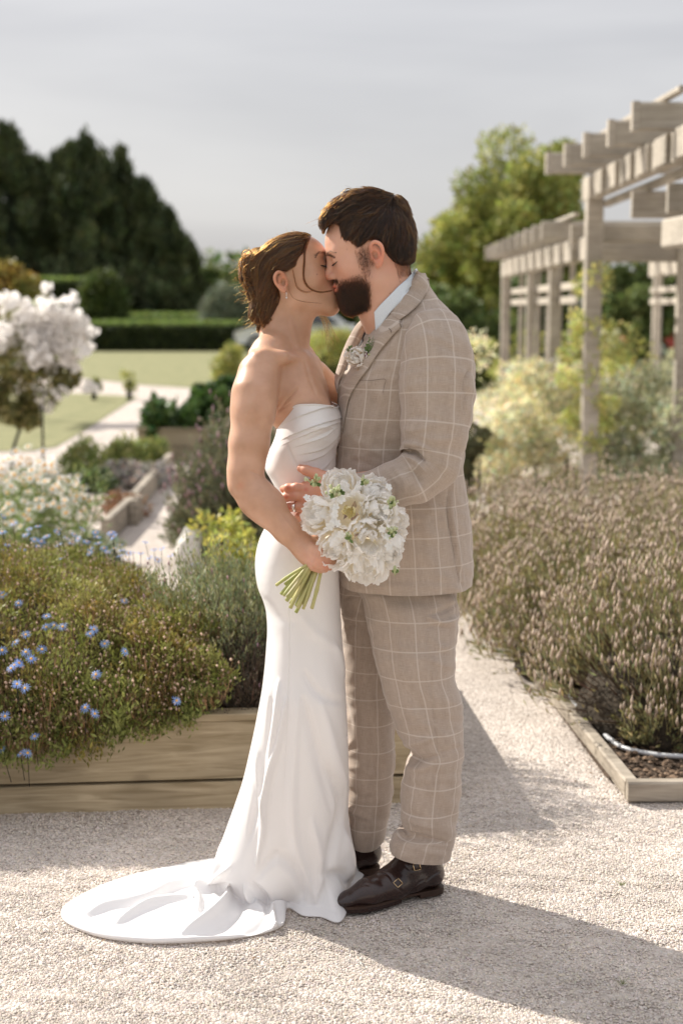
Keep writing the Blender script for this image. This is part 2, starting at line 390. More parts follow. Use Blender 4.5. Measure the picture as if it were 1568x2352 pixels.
def grow(fld, roots, dirf, n, step, off, wob=0., clump=1, lift=0.):
    if clump > 1: roots = np.repeat(roots, clump, 0)+rng.normal(0, .0011, (len(roots)*clump, 3))
    Pp = roots.copy(); out = [Pp.copy()]; N0 = len(roots); d_prev = None
    ph = np.repeat(rng.uniform(0, 6.28, (N0//clump, 2)), clump, 0)+rng.normal(0, .15, (N0, 2)); stepv = step*np.repeat(rng.uniform(.75, 1.2, (N0//clump, 1)), clump, 0)
    for i in range(n-1):
        g = fld.grad(Pp); px, py = proj(Pp); d = dirf(px, py, Pp, i/n)
        d = d-g*(d*g).sum(1)[:, None]; d /= np.linalg.norm(d, axis=1)[:, None]+1e-9
        if wob: sidev = np.cross(d, g); d = d+sidev*(wob*np.sin(ph[:, :1]+i*.7))
        if d_prev is not None: d = d*.55+d_prev*.45
        d /= np.linalg.norm(d, axis=1)[:, None]+1e-9; d_prev = d
        Pp = Pp+d*stepv; tgt = off*(.35+rng.uniform(0, 1, N0)*.0)+lift*(i/n)**2
        dist = fld.sample(Pp); Pp = Pp+g*np.clip(tgt-dist+ (off*.8)*np.sin(ph[:, 1])**2, -.004, .004)[:, None]; out.append(Pp.copy())
    return np.stack(out, 1)
def idw(ctrl):
    c = np.array(ctrl, float)
    def f(px, py, V, t):
        d2 = (px[:, None]-c[:, 0])**2+(py[:, None]-c[:, 1])**2+30; wt = 1/d2**1.5; wt /= wt.sum(1)[:, None]
        dv = np.stack([wt@c[:, 2], np.zeros(len(px)), -(wt@c[:, 3])], 1); dv /= np.linalg.norm(dv, axis=1)[:, None]+1e-9
        return dv
    return f
def cap_field(H, outline, Y, bodies, k=.025, h=.003, inset=0.):
    """hair volume: the outline seen from the side given its real width by ellipsoids in head space"""
    pts = np.array([P(x, y, Y) for x, y in outline]); lo = np.array([pts[:, 0].min(), Y-.125, pts[:, 2].min()])-.02; hi = np.array([pts[:, 0].max(), Y+.125, pts[:, 2].max()])+.02
    f = Field(lo, hi, h)
    for b in bodies:
        (u, w, v), r, kk = b[:3]; f.ell(H.w(u, w, v), np.array(r)*H.k, H.M, kk)
    X = f.ax[0][:, None]*np.ones_like(f.ax[2])[None]; Z = f.ax[2][None]*np.ones_like(f.ax[0])[:, None]
    d = poly_sdf(X.astype(np.float32), Z.astype(np.float32), pts[:, [0, 2]])
    f.comb((slice(None),)*3, np.broadcast_to(d[:, None, :]+inset, f.F.shape), k, 'i')
    return f

# ================================================================== the woman
bride = thing('person', 'woman with pinned up brown hair in a strapless white gown with a long train', 'person', tuple(G(650, 2050)*[1, 1, 0]))
fb = Field(P(512, 1330, 3.4)*[1, 0, 1]+[0, 3.17, 0], P(835, 528, 3.8)*[1, 0, 1]+[0, 3.86, 0], .0030)
def p3(*a): return P(*a)
add_head(fb, HB, False)
# neck
fb.cone(HB.w(-.028, 0, -.045), P(648, 800, 3.56), .050, .048, .03); fb.cone(HB.w(.004, 0, -.080), P(670, 812, 3.55), .041, .035, .03)
# trapezius and shoulder girdle
fb.chain([P(640, 770, 3.56), P(618, 815, 3.49), P(593, 852, 3.43)], [.038, .040, .040], .03)
fb.chain([P(655, 775, 3.58), P(680, 830, 3.66), P(715, 868, 3.73)], [.040, .042, .045], .04)
# clavicles
fb.chain([P(610, 816, 3.425), P(650, 820, 3.43), P(690, 824, 3.505)], [.009, .007, .007], .03)
fb.chain([P(692, 822, 3.51), P(716, 832, 3.60), P(735, 850, 3.68)], [.010, .010, .012], .02)
# rib cage, chest; below the neckline it ends inside the bodice
fb.ell(P(692, 925, 3.56), (.070, .120, .115), k=.045); fb.ell(P(652, 905, 3.53), (.055, .085, .075), k=.04)
fb.ell(P(716, 955, 3.49), (.052, .048, .052), k=.03); fb.ell(P(722, 955, 3.60), (.050, .048, .052), k=.03)
_sl = (slice(None),)*3; fb.comb(_sl, np.broadcast_to((P(700, 992, 3.5)[2]-fb.ax[2])[None, None, :].astype(np.float32), fb.F.shape), .01, 'i')
# near arm
fb.chain([P(592, 866, 3.425), P(585, 905, 3.40), P(581, 950, 3.385), P(572, 1020, 3.37), P(564, 1080, 3.36), P(563, 1112, 3.355)],
         [.044, .0485, .0465, .0425, .0375, .0335], .03)
fb.ell(P(552, 1112, 3.37), (.020, .022, .030), k=.02)
fb.chain([P(564, 1112, 3.355), P(590, 1142, 3.345), P(622, 1178, 3.335), P(660, 1218, 3.325), P(690, 1250, 3.32)], [.0335, .0365, .0335, .0285, .0250], .025)
fb.ell(P(604, 1155, 3.345), (.045, .034, .036), k=.03)
# near hand round the stems
HP = lambda x, y, Y: P(614.7+.22*x, 1034.9+.22*y, Y)
fb.cone(HP(360, 990, 3.315), HP(470, 1080, 3.305), .025, .024, .02); fb.ell(HP(450, 1060, 3.305), (.036, .020, .030), k=.015)
fb.ell(HP(480, 1110, 3.30), (.032, .018, .024), k=.012)
for pts, rs in [([(470, 1010, 3.285), (560, 1055, 3.262), (640, 1105, 3.262), (690, 1160, 3.275)], [.0115, .0105, .0095, .0082]),
                ([(460, 1070, 3.285), (545, 1120, 3.262), (630, 1165, 3.262), (720, 1180, 3.272)], [.0115, .0108, .0098, .0082]),
                ([(440, 1130, 3.288), (520, 1180, 3.266), (590, 1215, 3.266), (650, 1218, 3.275)], [.0112, .0105, .0095, .0082]),
                ([(420, 1160, 3.295), (480, 1215, 3.278), (540, 1238, 3.276), (600, 1244, 3.284)], [.0100, .0092, .0085, .0075]),
                ([(430, 960, 3.315), (520, 930, 3.33), (600, 960, 3.335), (650, 1010, 3.33)], [.0130, .0125, .0110, .0095])]:
    fb.chain([HP(*q) for q in pts], rs, .0065)
# far arm, reaching behind the man
fb.chain([P(722, 880, 3.71), P(748, 905, 3.735), P(790, 950, 3.77), P(830, 960, 3.80)], [.050, .047, .042, .040], .025)
Vb, Qb = fb.mesh()
Nb = vnormals(Vb, Qb)
for path, amp, wid in [([(636, 952), (650, 930), (672, 905), (684, 890)], -.005, 3.2), ([(640, 944), (655, 934), (670, 925)], -.003, 2),
                       ([(594, 1093), (585, 1085), (572, 1082)], -.003, 3), ([(560, 800), (585, 812), (605, 806)], .004, 8), ([(664, 724), (676, 770), (690, 812)], .003, 7),
                       ([(640, 1175), (668, 1212), (690, 1235)], .0018, 3), ([(700, 830), (712, 870), (725, 905)], -.003, 5), ([(560, 990), (572, 940), (590, 905)], .002, 9)]:
    Vb = fold(Vb, Nb, path, amp, wid)
Tb = head_tint(Vb, HB, False); px_, py_ = proj(Vb)
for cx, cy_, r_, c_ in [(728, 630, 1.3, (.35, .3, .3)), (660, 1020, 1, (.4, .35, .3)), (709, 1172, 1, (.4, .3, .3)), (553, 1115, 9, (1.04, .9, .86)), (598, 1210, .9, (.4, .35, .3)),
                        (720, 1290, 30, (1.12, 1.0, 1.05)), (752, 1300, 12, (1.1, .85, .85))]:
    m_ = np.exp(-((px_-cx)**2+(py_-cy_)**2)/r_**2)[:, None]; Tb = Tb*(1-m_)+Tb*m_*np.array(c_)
def tint_line(V, T, path, wid, c, amt, Hd):
    px, py = proj(V); p = catmull(path, 20); d = np.min(np.hypot(px[:, None]-p[:, 0], py[:, None]-p[:, 1]), 1); m = (np.exp(-(d/wid)**2)*amt*(V[:, 1] < Hd))[:, None]; return T*(1-m)+T*m*np.array(c)
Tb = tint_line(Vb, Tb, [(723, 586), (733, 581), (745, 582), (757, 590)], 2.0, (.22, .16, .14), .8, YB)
obj('body', new_mesh('body', Vb, Qb, cols=Tb), M_SKINB, bride)

def tubes(name, paths, rads, mt, parent, n=6, **kw):
    mb = MB()
    for p_, r_ in zip(paths, rads): mb.add(*tube(p_, r_, n))
    return obj(name, mb.mesh(name, True), mt, parent, **kw)
M_LASH = mat('dark_hair_plain', (.025, .016, .011), .5)
def on_surf(fld, pts, off=.001):
    V = np.array(pts, float)
    for _ in range(12):
        g = fld.grad(V); V = V-g*np.clip(fld.sample(V)-off, -.006, .006)[:, None]
    return V
def face_hairs(name, fld, H, sgnw, path, n, ln, rad, direc, mt, parent, spread=.002):
    """short hairs along a line in head space"""
    pl = catmull(np.array([H.w(u, sgnw*w, v) for u, w, v in path]), n); pl = on_surf(fld, pl, .0005)
    dv = H.M@np.array(direc); out = []
    for q in pl:
        q = q+rng.normal(0, spread, 3)*[1, .3, 1]; d = dv+rng.normal(0, .18, 3); d /= np.linalg.norm(d)
        out.append(np.array([q, q+d*ln*.5, q+d*ln+np.array([0, 0, -.0006])]))
    return tubes(name, out, [[rad, rad*.8, rad*.25]]*len(out), mt, parent, 4)
face_hairs('eyebrow', fb, HB, -1, [(.070, .050, .018), (.080, .042, .027), (.092, .024, .024), (.098, .010, .018)], 80, .0055, .00028, (-.66, -.36, .0), M_LASH, bride, .0005)
face_hairs('eyelashes', fb, HB, -1, [(.077, .047, -.002), (.087, .038, -.006), (.090, .028, -.007), (.091, .020, -.006)], 40, .009, .0007, (.75, -.55, -.45), M_LASH, bride, .0003)
def lockset_(pts, n, sp):
    base = catmull(np.array([P(x, y, Yy) for x, y, Yy in pts]), 13); t = np.linspace(0, 1, 13)[:, None]
    return [base+rng.normal(0, sp, 3)*(1-t)+rng.normal(0, sp*1.5, 3)*t for _ in range(n)]
# hair
ZB = lambda *a: [(533.1+.16*x, 520.6+.16*y) for x, y in a]
hb_out = ZB((1140, 150), (1060, 115), (930, 100), (810, 120), (700, 160), (590, 215), (500, 280), (440, 330), (380, 335), (280, 365), (180, 420), (125, 540), (120, 640), (140, 760), (200, 860), (235, 960), (290, 1100), (280, 1200),
            (265, 1290), (330, 1350), (400, 1400), (470, 1360), (540, 1310), (600, 1245), (660, 1190), (690, 1090), (675, 990), (650, 900), (610, 840), (585, 760), (590, 680), (640, 632), (720, 625), (800, 640), (860, 600), (920, 560), (945, 480), (990, 420), (1040, 380), (1075, 260), (1100, 190))
fhb = cap_field(HB, hb_out, YB, [((-.008, 0, .020), (.106, .081, .092), .0), ((-.055, 0, -.03), (.060, .058, .07), .03), ((-.115, 0, .005), (.040, .045, .045), .008), ((-.118, -.012, -.028), (.032, .036, .032), .004),
                             ((-.10, -.018, -.06), (.030, .035, .035), .008), ((-.095, 0, -.09), (.028, .04, .03), .01), ((-.07, -.01, -.07), (.035, .045, .05), .01), ((.05, 0, .055), (.045, .05, .035), .02)], k=.016)
fhb.chain([P(603, 566, YB-.058), P(594, 590, YB-.062), P(585, 618, YB-.062), P(580, 642, YB-.058), P(584, 668, YB-.055)], [.006, .0085, .010, .009, .006], .008, 's')
Vh, Qh = fhb.mesh(); M_HAIRB = mat('brown_hair', (.10, .058, .033), .45, (.19, .12, .072), scale=40, stretch=(1, 1, 3), bump=.5, bscale=160, spec=.5)
Nh = vnormals(Vh, Qh)
hairb = obj('hair', new_mesh('hair', Vh, Qh), M_HAIRB, bride)
HM_B = hair_mat('hair_strand_brown', .68, .5, .36, .45)
dirb = idw([(533+.16*x, 521+.16*y, a, b) for x, y, a, b in [(1080, 160, -1, .15), (1000, 300, -1, .45), (930, 450, -1, .5), (800, 200, -1, .45), (700, 380, -1, .75), (800, 560, -1, .35), (550, 300, -1, .7), (560, 600, -.7, 1), (450, 450, -.7, 1),
        (620, 700, -.8, .9), (420, 800, -.5, 1), (560, 900, -.4, 1), (300, 400, -1, .5), (180, 520, -.3, 1), (330, 620, .2, 1), (160, 700, .2, 1), (260, 860, .5, 1), (500, 1100, -.2, 1), (330, 1100, .1, 1), (640, 1100, -.5, .9), (400, 1300, -.6, .8), (300, 1300, .3, 1)]])
def roots_on(V, N, n, near=.62, flt=None):
    w = np.where(N[:, 1] < .35, 1., 1-near)
    if flt is not None: w = w*flt
    i = rng.choice(len(V), n, p=w/w.sum()); return V[i]+rng.normal(0, .0012, (n, 3))
ST = grow(fhb, roots_on(Vh, Nh, 17000), dirb, 13, .0055, .0024, wob=.10, lift=.0012)
tp = np.array([.6, .9, 1, 1, 1, 1, 1, 1, .95, .85, .7, .5, .25])
hs = add_hair_curves('hair_strands', ST, .00030*tp, HM_B, hairb)
HM_B2 = hair_mat('hair_strand_light_brown', .54, .50, .34, .5)
ST2 = grow(fhb, roots_on(Vh, Nh, 1300), dirb, 13, .0060, .0040, wob=.22, clump=5, lift=.0015)
add_hair_curves('hair_strands', ST2, .00028*tp, HM_B2, hairb)
# the twisted knot at the back of the head
kn = []
for _ in range(34):
    cx_, cy_ = 572+rng.normal(0, 7), 620+rng.normal(0, 20); a0 = rng.uniform(0, 6.28); rr_ = rng.uniform(8, 17); yk = YB-.046-rng.uniform(0, .014)
    kn += lockset_([(cx_+rr_*math.cos(a0+t_*2.6), cy_+rr_*1.15*math.sin(a0+t_*2.6), yk+.006*math.cos(t_*3)) for t_ in (0, .33, .66, 1)], 9, .0009)
for _ in range(16):
    x_ = rng.uniform(585, 640); kn += lockset_([(x_, 690+rng.normal(0, 8), YB-.062), (x_-6+rng.normal(0, 3), 716, YB-.060), (x_-2+rng.normal(0, 7), 738+rng.normal(0, 5), YB-.052), (x_+8+rng.normal(0, 8), 752+rng.normal(0, 8), YB-.046)], 9, .0011)
add_hair_curves('knot_strands', np.array(kn), .00038*tp, HM_B2, hairb)
# loose flyaway strands and the face-framing lock
fly = []
for _ in range(420):
    i = rng.integers(len(Vh)); q = Vh[i].copy(); d = Nh[i]*.8+rng.normal(0, .35, 3)+np.array([-.3, 0, .1]); g_ = np.array([-.6, 0, -.9])+rng.normal(0, .4, 3)
    L_ = rng.uniform(.006, .019); t = np.linspace(0, 1, 13)[:, None]; cu = np.cross(d, [0, 1, 0]); fly.append(q+d*L_*t+g_*L_*t**2+cu*L_*.35*np.sin(t*rng.uniform(2, 6)))
def lockset(pts, Y, n, sp, jit=1.0):
    base = catmull(np.array([P(x, y, Yy) for x, y, Yy in pts]), 13); o = []
    for _ in range(6):
        for ff in (fb, fhb):
            sd_ = ff.sample(np.clip(base, ff.lo+.004, ff.lo+(ff.n-3)*ff.h)); m_ = (sd_ < .0025)[:, None]; base = base+m_*ff.grad(np.clip(base, ff.lo+.004, ff.lo+(ff.n-3)*ff.h))*np.clip(.0025-sd_, 0, .01)[:, None]
    for _ in range(n):
        a = rng.normal(0, sp, 3); b = rng.normal(0, sp*jit, 3); t = np.linspace(0, 1, 13)[:, None]; o.append(base+a*(1-t)+b*t+np.sin(t*9+rng.uniform(0, 6))*sp*.5*np.array([1, 0, 1]))
    return o
yn = YB-.078
fly += lockset([(692, 545, YB-.03), (700, 580, yn+.008), (697, 620, yn+.004), (699, 646, yn), (714, 664, yn+.002), (738, 671, yn+.006), (762, 667, yn+.02)], YB, 44, .0013, 1.0)
fly += lockset([(672, 620, yn-.004), (676, 640, yn), (682, 660, yn+.002), (700, 671, yn+.004), (718, 668, yn+.012)], YB, 12, .0009)
fly += lockset([(666, 645, yn-.004), (664, 668, yn), (676, 684, yn+.012), (705, 692, yn+.02), (740, 697, yn+.03)], YB, 3, .0006)
fly += lockset([(735, 718, YB+.02), (748, 735, YB+.01), (756, 760, YB), (764, 788, YB)], YB, 26, .0035, 3)
fly += lockset([(730, 720, YB+.02), (742, 740, YB+.01), (745, 770, YB), (752, 800, YB)], YB, 12, .003, 3)
add_hair_curves('loose_strands', np.array(fly), .00019*tp, HM_B2, hairb)
# earring
E0 = HB.w(-.013, -.078, -.041); M_SILV = mat('polished_silver', (.8, .79, .77), .15, metal=1)
tubes('earring', [np.array([E0+[0, -.004, 0], E0+[.001, -.006, -.006], E0+[.001, -.006, -.013]]), np.array([E0+[.001, -.006, -.012], E0+[.001, -.006, -.016], E0+[.001, -.006, -.018]])], [[.0008]*3, [.001, .0026, .0012]], M_SILV, bride)

# ---------------------------------------------------------------- gown
def loft(secs, n, m, Yc=None, power=2.2, seam=np.pi/2, tilt=0.):
    """secs: (py, pxL, pxR, half depth, centre Y). Rings of real size; returns V (m*n), Q, UV in metres (u starts at the far side)"""
    s_ = catmull(np.array(secs, float), m); V = []; UVu = []; th = seam+np.arange(n)/n*2*np.pi
    c, s2 = np.cos(th), np.sin(th); cx = np.sign(c)*np.abs(c)**(2/power); sy = np.sign(s2)*np.abs(s2)**(2/power)
    for k in range(m):
        py, l, r, hd, Y = s_[k]; a, b = P(l, py, Y), P(r, py, Y); ce = (a+b)/2; hx = (b[0]-a[0])/2
        ring = np.stack([ce[0]+hx*cx, Y+hd*sy, np.full(n, ce[2])+tilt*hx*cx], 1); V.append(ring)
    V = np.array(V); per = np.linalg.norm(V-np.roll(V, 1, 1), axis=2); arc = np.cumsum(per, 1)-per; arc = arc-arc[:, [int(n/2)]]
    ref = per.sum(1).mean(); sc = (ref/per.sum(1))[:, None]
    v = np.concatenate([[0], np.cumsum(np.linalg.norm(np.diff(V.mean(1), axis=0), axis=1))])
    return V, arc, v, ref
def close_uv(V, arc, v, ref, blend=.5):
    """duplicate the seam column so that the pattern does not smear; returns flat arrays"""
    m, n, _ = V.shape; Vc = np.concatenate([V, V[:, :1]], 1); per = np.linalg.norm(V-np.roll(V, 1, 1), axis=2).sum(1)
    a = np.concatenate([arc, (arc[:, 0]+per)[:, None]], 1); nf = a/per[:, None]*ref; u = a*(1-blend)+nf*blend
    uv = np.stack([u, np.broadcast_to(-v[:, None], u.shape)], -1).reshape(-1, 2)
    return Vc.reshape(-1, 3), grid_faces(m, n+1, wrap=False), uv, n+1
def weld_normals(V, Q, n1):
    N = vnormals(V, Q).reshape(-1, n1, 3); s_ = N[:, 0]+N[:, -1]; s_ /= np.linalg.norm(s_, axis=1)[:, None]+1e-9; N[:, 0] = s_; N[:, -1] = s_; return N.reshape(-1, 3)
def outward(V, Q, c=None):
    N = vnormals(V, Q); c = V.mean(0) if c is None else c
    return Q if ((V-c)*N).sum() > 0 else Q[:, ::-1]
def satin():
    m = bpy.data.materials.new('white_satin'); nt, N, L = nodes(m); o = N('ShaderNodeOutputMaterial'); b = N('ShaderNodeBsdfPrincipled')
    b.inputs['Base Color'].default_value = (.85, .84, .845, 1); b.inputs['Roughness'].default_value = .34; b.inputs['Sheen Weight'].default_value = .12; b.inputs['Sheen Roughness'].default_value = .4
    b.inputs['Specular IOR Level'].default_value = .5
    tc = N('ShaderNodeTexCoord'); nz = N('ShaderNodeTexNoise'); nz.inputs['Scale'].default_value = 9; nz.inputs['Detail'].default_value = 3; L(tc.outputs['Object'], nz.inputs['Vector'])
    bp = N('ShaderNodeBump'); bp.inputs['Strength'].default_value = .22; bp.inputs['Distance'].default_value = .02; L(nz.outputs[0], bp.inputs['Height']); L(bp.outputs[0], b.inputs['Normal'])
    tr = N('ShaderNodeBsdfTranslucent'); tr.inputs[0].default_value = (.8, .75, .72, 1); ms = N('ShaderNodeMixShader'); ms.inputs[0].default_value = .16
    L(b.outputs[0], ms.inputs[1]); L(tr.outputs[0], ms.inputs[2]); L(ms.outputs[0], o.inputs[0]); return m
M_SATIN = satin()
# bodice
bod = [(915, 640, 777, .120, 3.550), (935, 637, 783, .126, 3.550), (965, 634, 785, .132, 3.548), (993, 626, 782, .130, 3.548), (1020, 616, 773, .124, 3.548), (1059, 609, 771, .118, 3.55), (1090, 622, 770, .115, 3.55), (1120, 635, 770, .116, 3.55), (1150, 637, 770, .120, 3.55)]
Vd, arc, vv, ref = loft(bod, 260, 150, power=2.3); m_, n_ = Vd.shape[:2]
# neckline: pull the first rows onto the slanted top edge
pxr, pyr = proj(Vd.reshape(-1, 3)); pxr = pxr.reshape(m_, n_)
top = np.interp(pxr[0], [630, 640, 660, 683, 725, 752, 774, 785], [958, 951, 936, 922, 921.5, 926, 933, 937]); backside = Vd[0, :, 1] > 3.55
topz = np.array([P(700, t, 3.55)[2] for t in top])
for _ in range(25): topz = .25*np.roll(topz, 1)+.5*topz+.25*np.roll(topz, -1); bz = Vd[-1, 0, 2]; z0 = Vd[0, 0, 2]
fz = (Vd[:, :, 2]-bz)/(z0-bz); Vd[:, :, 2] = bz+fz*(topz-bz)[None]
Vd = Vd.reshape(-1, 3); Qd = grid_faces(m_, n_); Qd = outward(Vd, Qd, np.array([P(700, 1000, 3.55)[0], 3.55, 1.3]))
Nd = vnormals(Vd, Qd); BX = lambda *a: [(514.3+.192*x, 878+.192*y) for x, y in a]
def pleat(V, N, path, amp, wid):
    """an overlapping tuck: cloth steps in just below the line"""
    px, py = proj(V); pth = catmull(path, 30); y = np.interp(px, pth[:, 0], pth[:, 1]); d = py-y; rng_ = (px > pth[:, 0].min()-2) & (px < pth[:, 0].max()+6)
    prof = np.where(d < 0, np.exp(d/wid), -.35*np.exp(-d/(wid*.6))); e = .7*np.clip((px-pth[:, 0].min()-4)/55, 0, 1)*np.clip((pth[:, 0].max()+6-px)/10, 0, 1)*rng_
    return V+(prof*amp*e*np.clip(-N[:, 1]*1.5+.5, 0, 1))[:, None]*N
for path, amp, wid in [(BX((640, 540), (750, 480), (1000, 375), (1200, 310), (1360, 285)), .0060, 9), (BX((640, 718), (800, 640), (1100, 520), (1400, 430)), .0060, 9), (BX((650, 782), (740, 735), (1000, 620), (1200, 545), (1395, 480)), .0050, 7),
                       (BX((780, 800), (950, 745), (1200, 660), (1330, 560)), .0045, 7), (BX((820, 880), (1000, 850), (1200, 790), (1370, 640)), .0040, 6), (BX((870, 985), (1000, 950), (1200, 870), (1360, 700)), .0048, 7), (BX((930, 1080), (1120, 1080), (1250, 980), (1335, 860)), .0040, 7), (BX((1100, 1100), (1250, 1060), (1335, 990)), .0030, 6)]:
    Vd = pleat(Vd, Nd, path, amp, wid)
for path, amp, wid in [(BX((750, 710), (800, 850), (870, 990), (960, 1210)), -.0022, 1.3), (BX((1000, 560), (1150, 530), (1290, 540)), .004, 7), (BX((1000, 690), (1200, 620), (1310, 560)), -.004, 6)]:
    Vd = fold(Vd, Nd, path, amp, wid)
obj('bodice', new_mesh('bodice', Vd, Qd), M_SATIN, bride)
M_SEAM = mat('white_piping', (.74, .72, .71), .6)
edge = Vd.reshape(m_, n_, 3)[0]; edge = np.concatenate([edge, edge[:2]]); tubes('neckline_edge', [edge+[0, 0, -.0005]], [.0022], M_SEAM, bride, 6)
# skirt: an ellipse down to the knee, then it flares and lies out on the gravel as a train
up_r = [(1122, 636, 771, .119, 3.55), (1150, 637, 771, .124, 3.55), (1180, 625, 772, .134, 3.55), (1210, 609, 773, .145, 3.55), (1241, 595, 775, .152, 3.55), (1275, 587.5, 776, .157, 3.55), (1309, 587, 778, .158, 3.55), (1341, 592, 779, .156, 3.55), (1369, 602, 780, .153, 3.55),
        (1401, 611, 781.5, .148, 3.545), (1441, 614, 784, .145, 3.54), (1481, 612, 787, .145, 3.535), (1530, 608, 790, .147, 3.53), (1580, 602, 793, .150, 3.525), (1631, 593, 796, .150, 3.53), (1700, 579, 799, .152, 3.54), (1791, 558, 801, .155, 3.555), (1860, 536, 801, .157, 3.57), (1935, 508, 806, .158, 3.583), (1990, 488, 818, .158, 3.592)]
hemc = [(784, 2117, 780, 2106), (735, 2108, 735, 2099), (696, 2105, 696, 2094), (660, 2088, 664, 2082), (648, 2128, 640, 2086), (583, 2150, 606, 2082), (480, 2163, 570, 2078), (343, 2168, 540, 2070), (223, 2152, 512, 2060), (150, 2118, 492, 2050),
        (150, 2082, 481, 2042), (235, 2035, 478, 2032), (340, 2003, 486, 2016), (491, 1973, 520, 2002), (620, 1962, 610, 1985), (760, 1972, 745, 1982), (836, 1996, 826, 1993), (812, 2048, 806, 2042)]
NS = 540
def ring_of(pts):
    q = np.array([G(x, y)[:2] for x, y in pts]); q = np.concatenate([q, q[:1]]); n = len(q)-1; ext = np.concatenate([q[-3:-1], q, q[1:3]])
    t = np.linspace(0, n, NS+1)[:-1]; i = t.astype(int); f = (t-i)[:, None]; p0, p1, p2, p3_ = ext[i+1], ext[i+2], ext[i+3], ext[i+4]
    return .5*((2*p1)+(-p0+p2)*f+(2*p0-5*p1+4*p2-p3_)*f**2+(-p0+3*p1-3*p2+p3_)*f**3)
hem = ring_of([(a, b) for a, b, c, d in hemc]); con = ring_of([(c, d) for a, b, c, d in hemc])
cc = np.array([G(650, 2045)[0], 3.60]); az = np.unwrap(np.arctan2(con[:, 1]-cc[1], con[:, 0]-cc[0])); MU = 150
sr = catmull(np.array(up_r, float), MU); rings = []
pw = 2.3
for k in range(MU):
    py, l, r, hd, Y = sr[k]; a, b = P(l, py, Y), P(r, py, Y); cx = (a[0]+b[0])/2; hx = (b[0]-a[0])/2; ca, sa = np.cos(az), np.sin(az)
    ex = np.sign(ca)*np.abs(ca)**(2/pw); ey = np.sign(sa)*np.abs(sa)**(2/pw); rings.append(np.stack([cx+hx*ex, Y+hd*ey, np.full(NS, a[2])], 1))
last = rings[-1]; zl = last[0, 2]
for t in np.linspace(0, 1, 26)[1:]:
    e = t; q = last[:, :2]*(1-e)+con*e; bow = np.sin(np.pi*t)*.004; rings.append(np.column_stack([q, zl*(1-t)**1.35+.012+np.zeros(NS)]))
ext_ = np.linalg.norm(hem-con, axis=1)
for t in np.linspace(0, 1, 52)[1:]:
    q = con*(1-t)+hem*t; z = .012*(1-t)+.004+.010*np.clip(ext_/.3, 0, 1)*np.sin(np.pi*min(t*1.0, 1))
    rings.append(np.column_stack([q, z*np.ones(NS)]))
hem2 = hem.copy(); rings.append(np.column_stack([hem2, np.full(NS, .001)])); rings.append(np.column_stack([con*.03+hem*.97, np.full(NS, .0015)]))
Vs = np.array(rings); ms_ = len(rings)
for _ in range(60):
    a_, b_ = MU-22, MU+34; Vs[a_:b_] = .25*Vs[a_-1:b_-1]+.5*Vs[a_:b_]+.25*Vs[a_+1:b_+1]; Qs = grid_faces(ms_, NS); Vf = Vs.reshape(-1, 3); Qs = outward(Vf[:MU*NS], Qs[Qs.max(1) < MU*NS]) is None or Qs
tst = vnormals(Vf, Qs)[NS*40:NS*41]
if ((Vs[40]-Vs[40].mean(0))*tst).sum() < 0: Qs = Qs[:, ::-1]
Ns_ = vnormals(Vf, Qs)
D = lambda *a: [(564.5+.4*x, 1568+.4*y) for x, y in a]
T_ = lambda *a: [(x*.56, 1818.9+y*.56) for x, y in a]
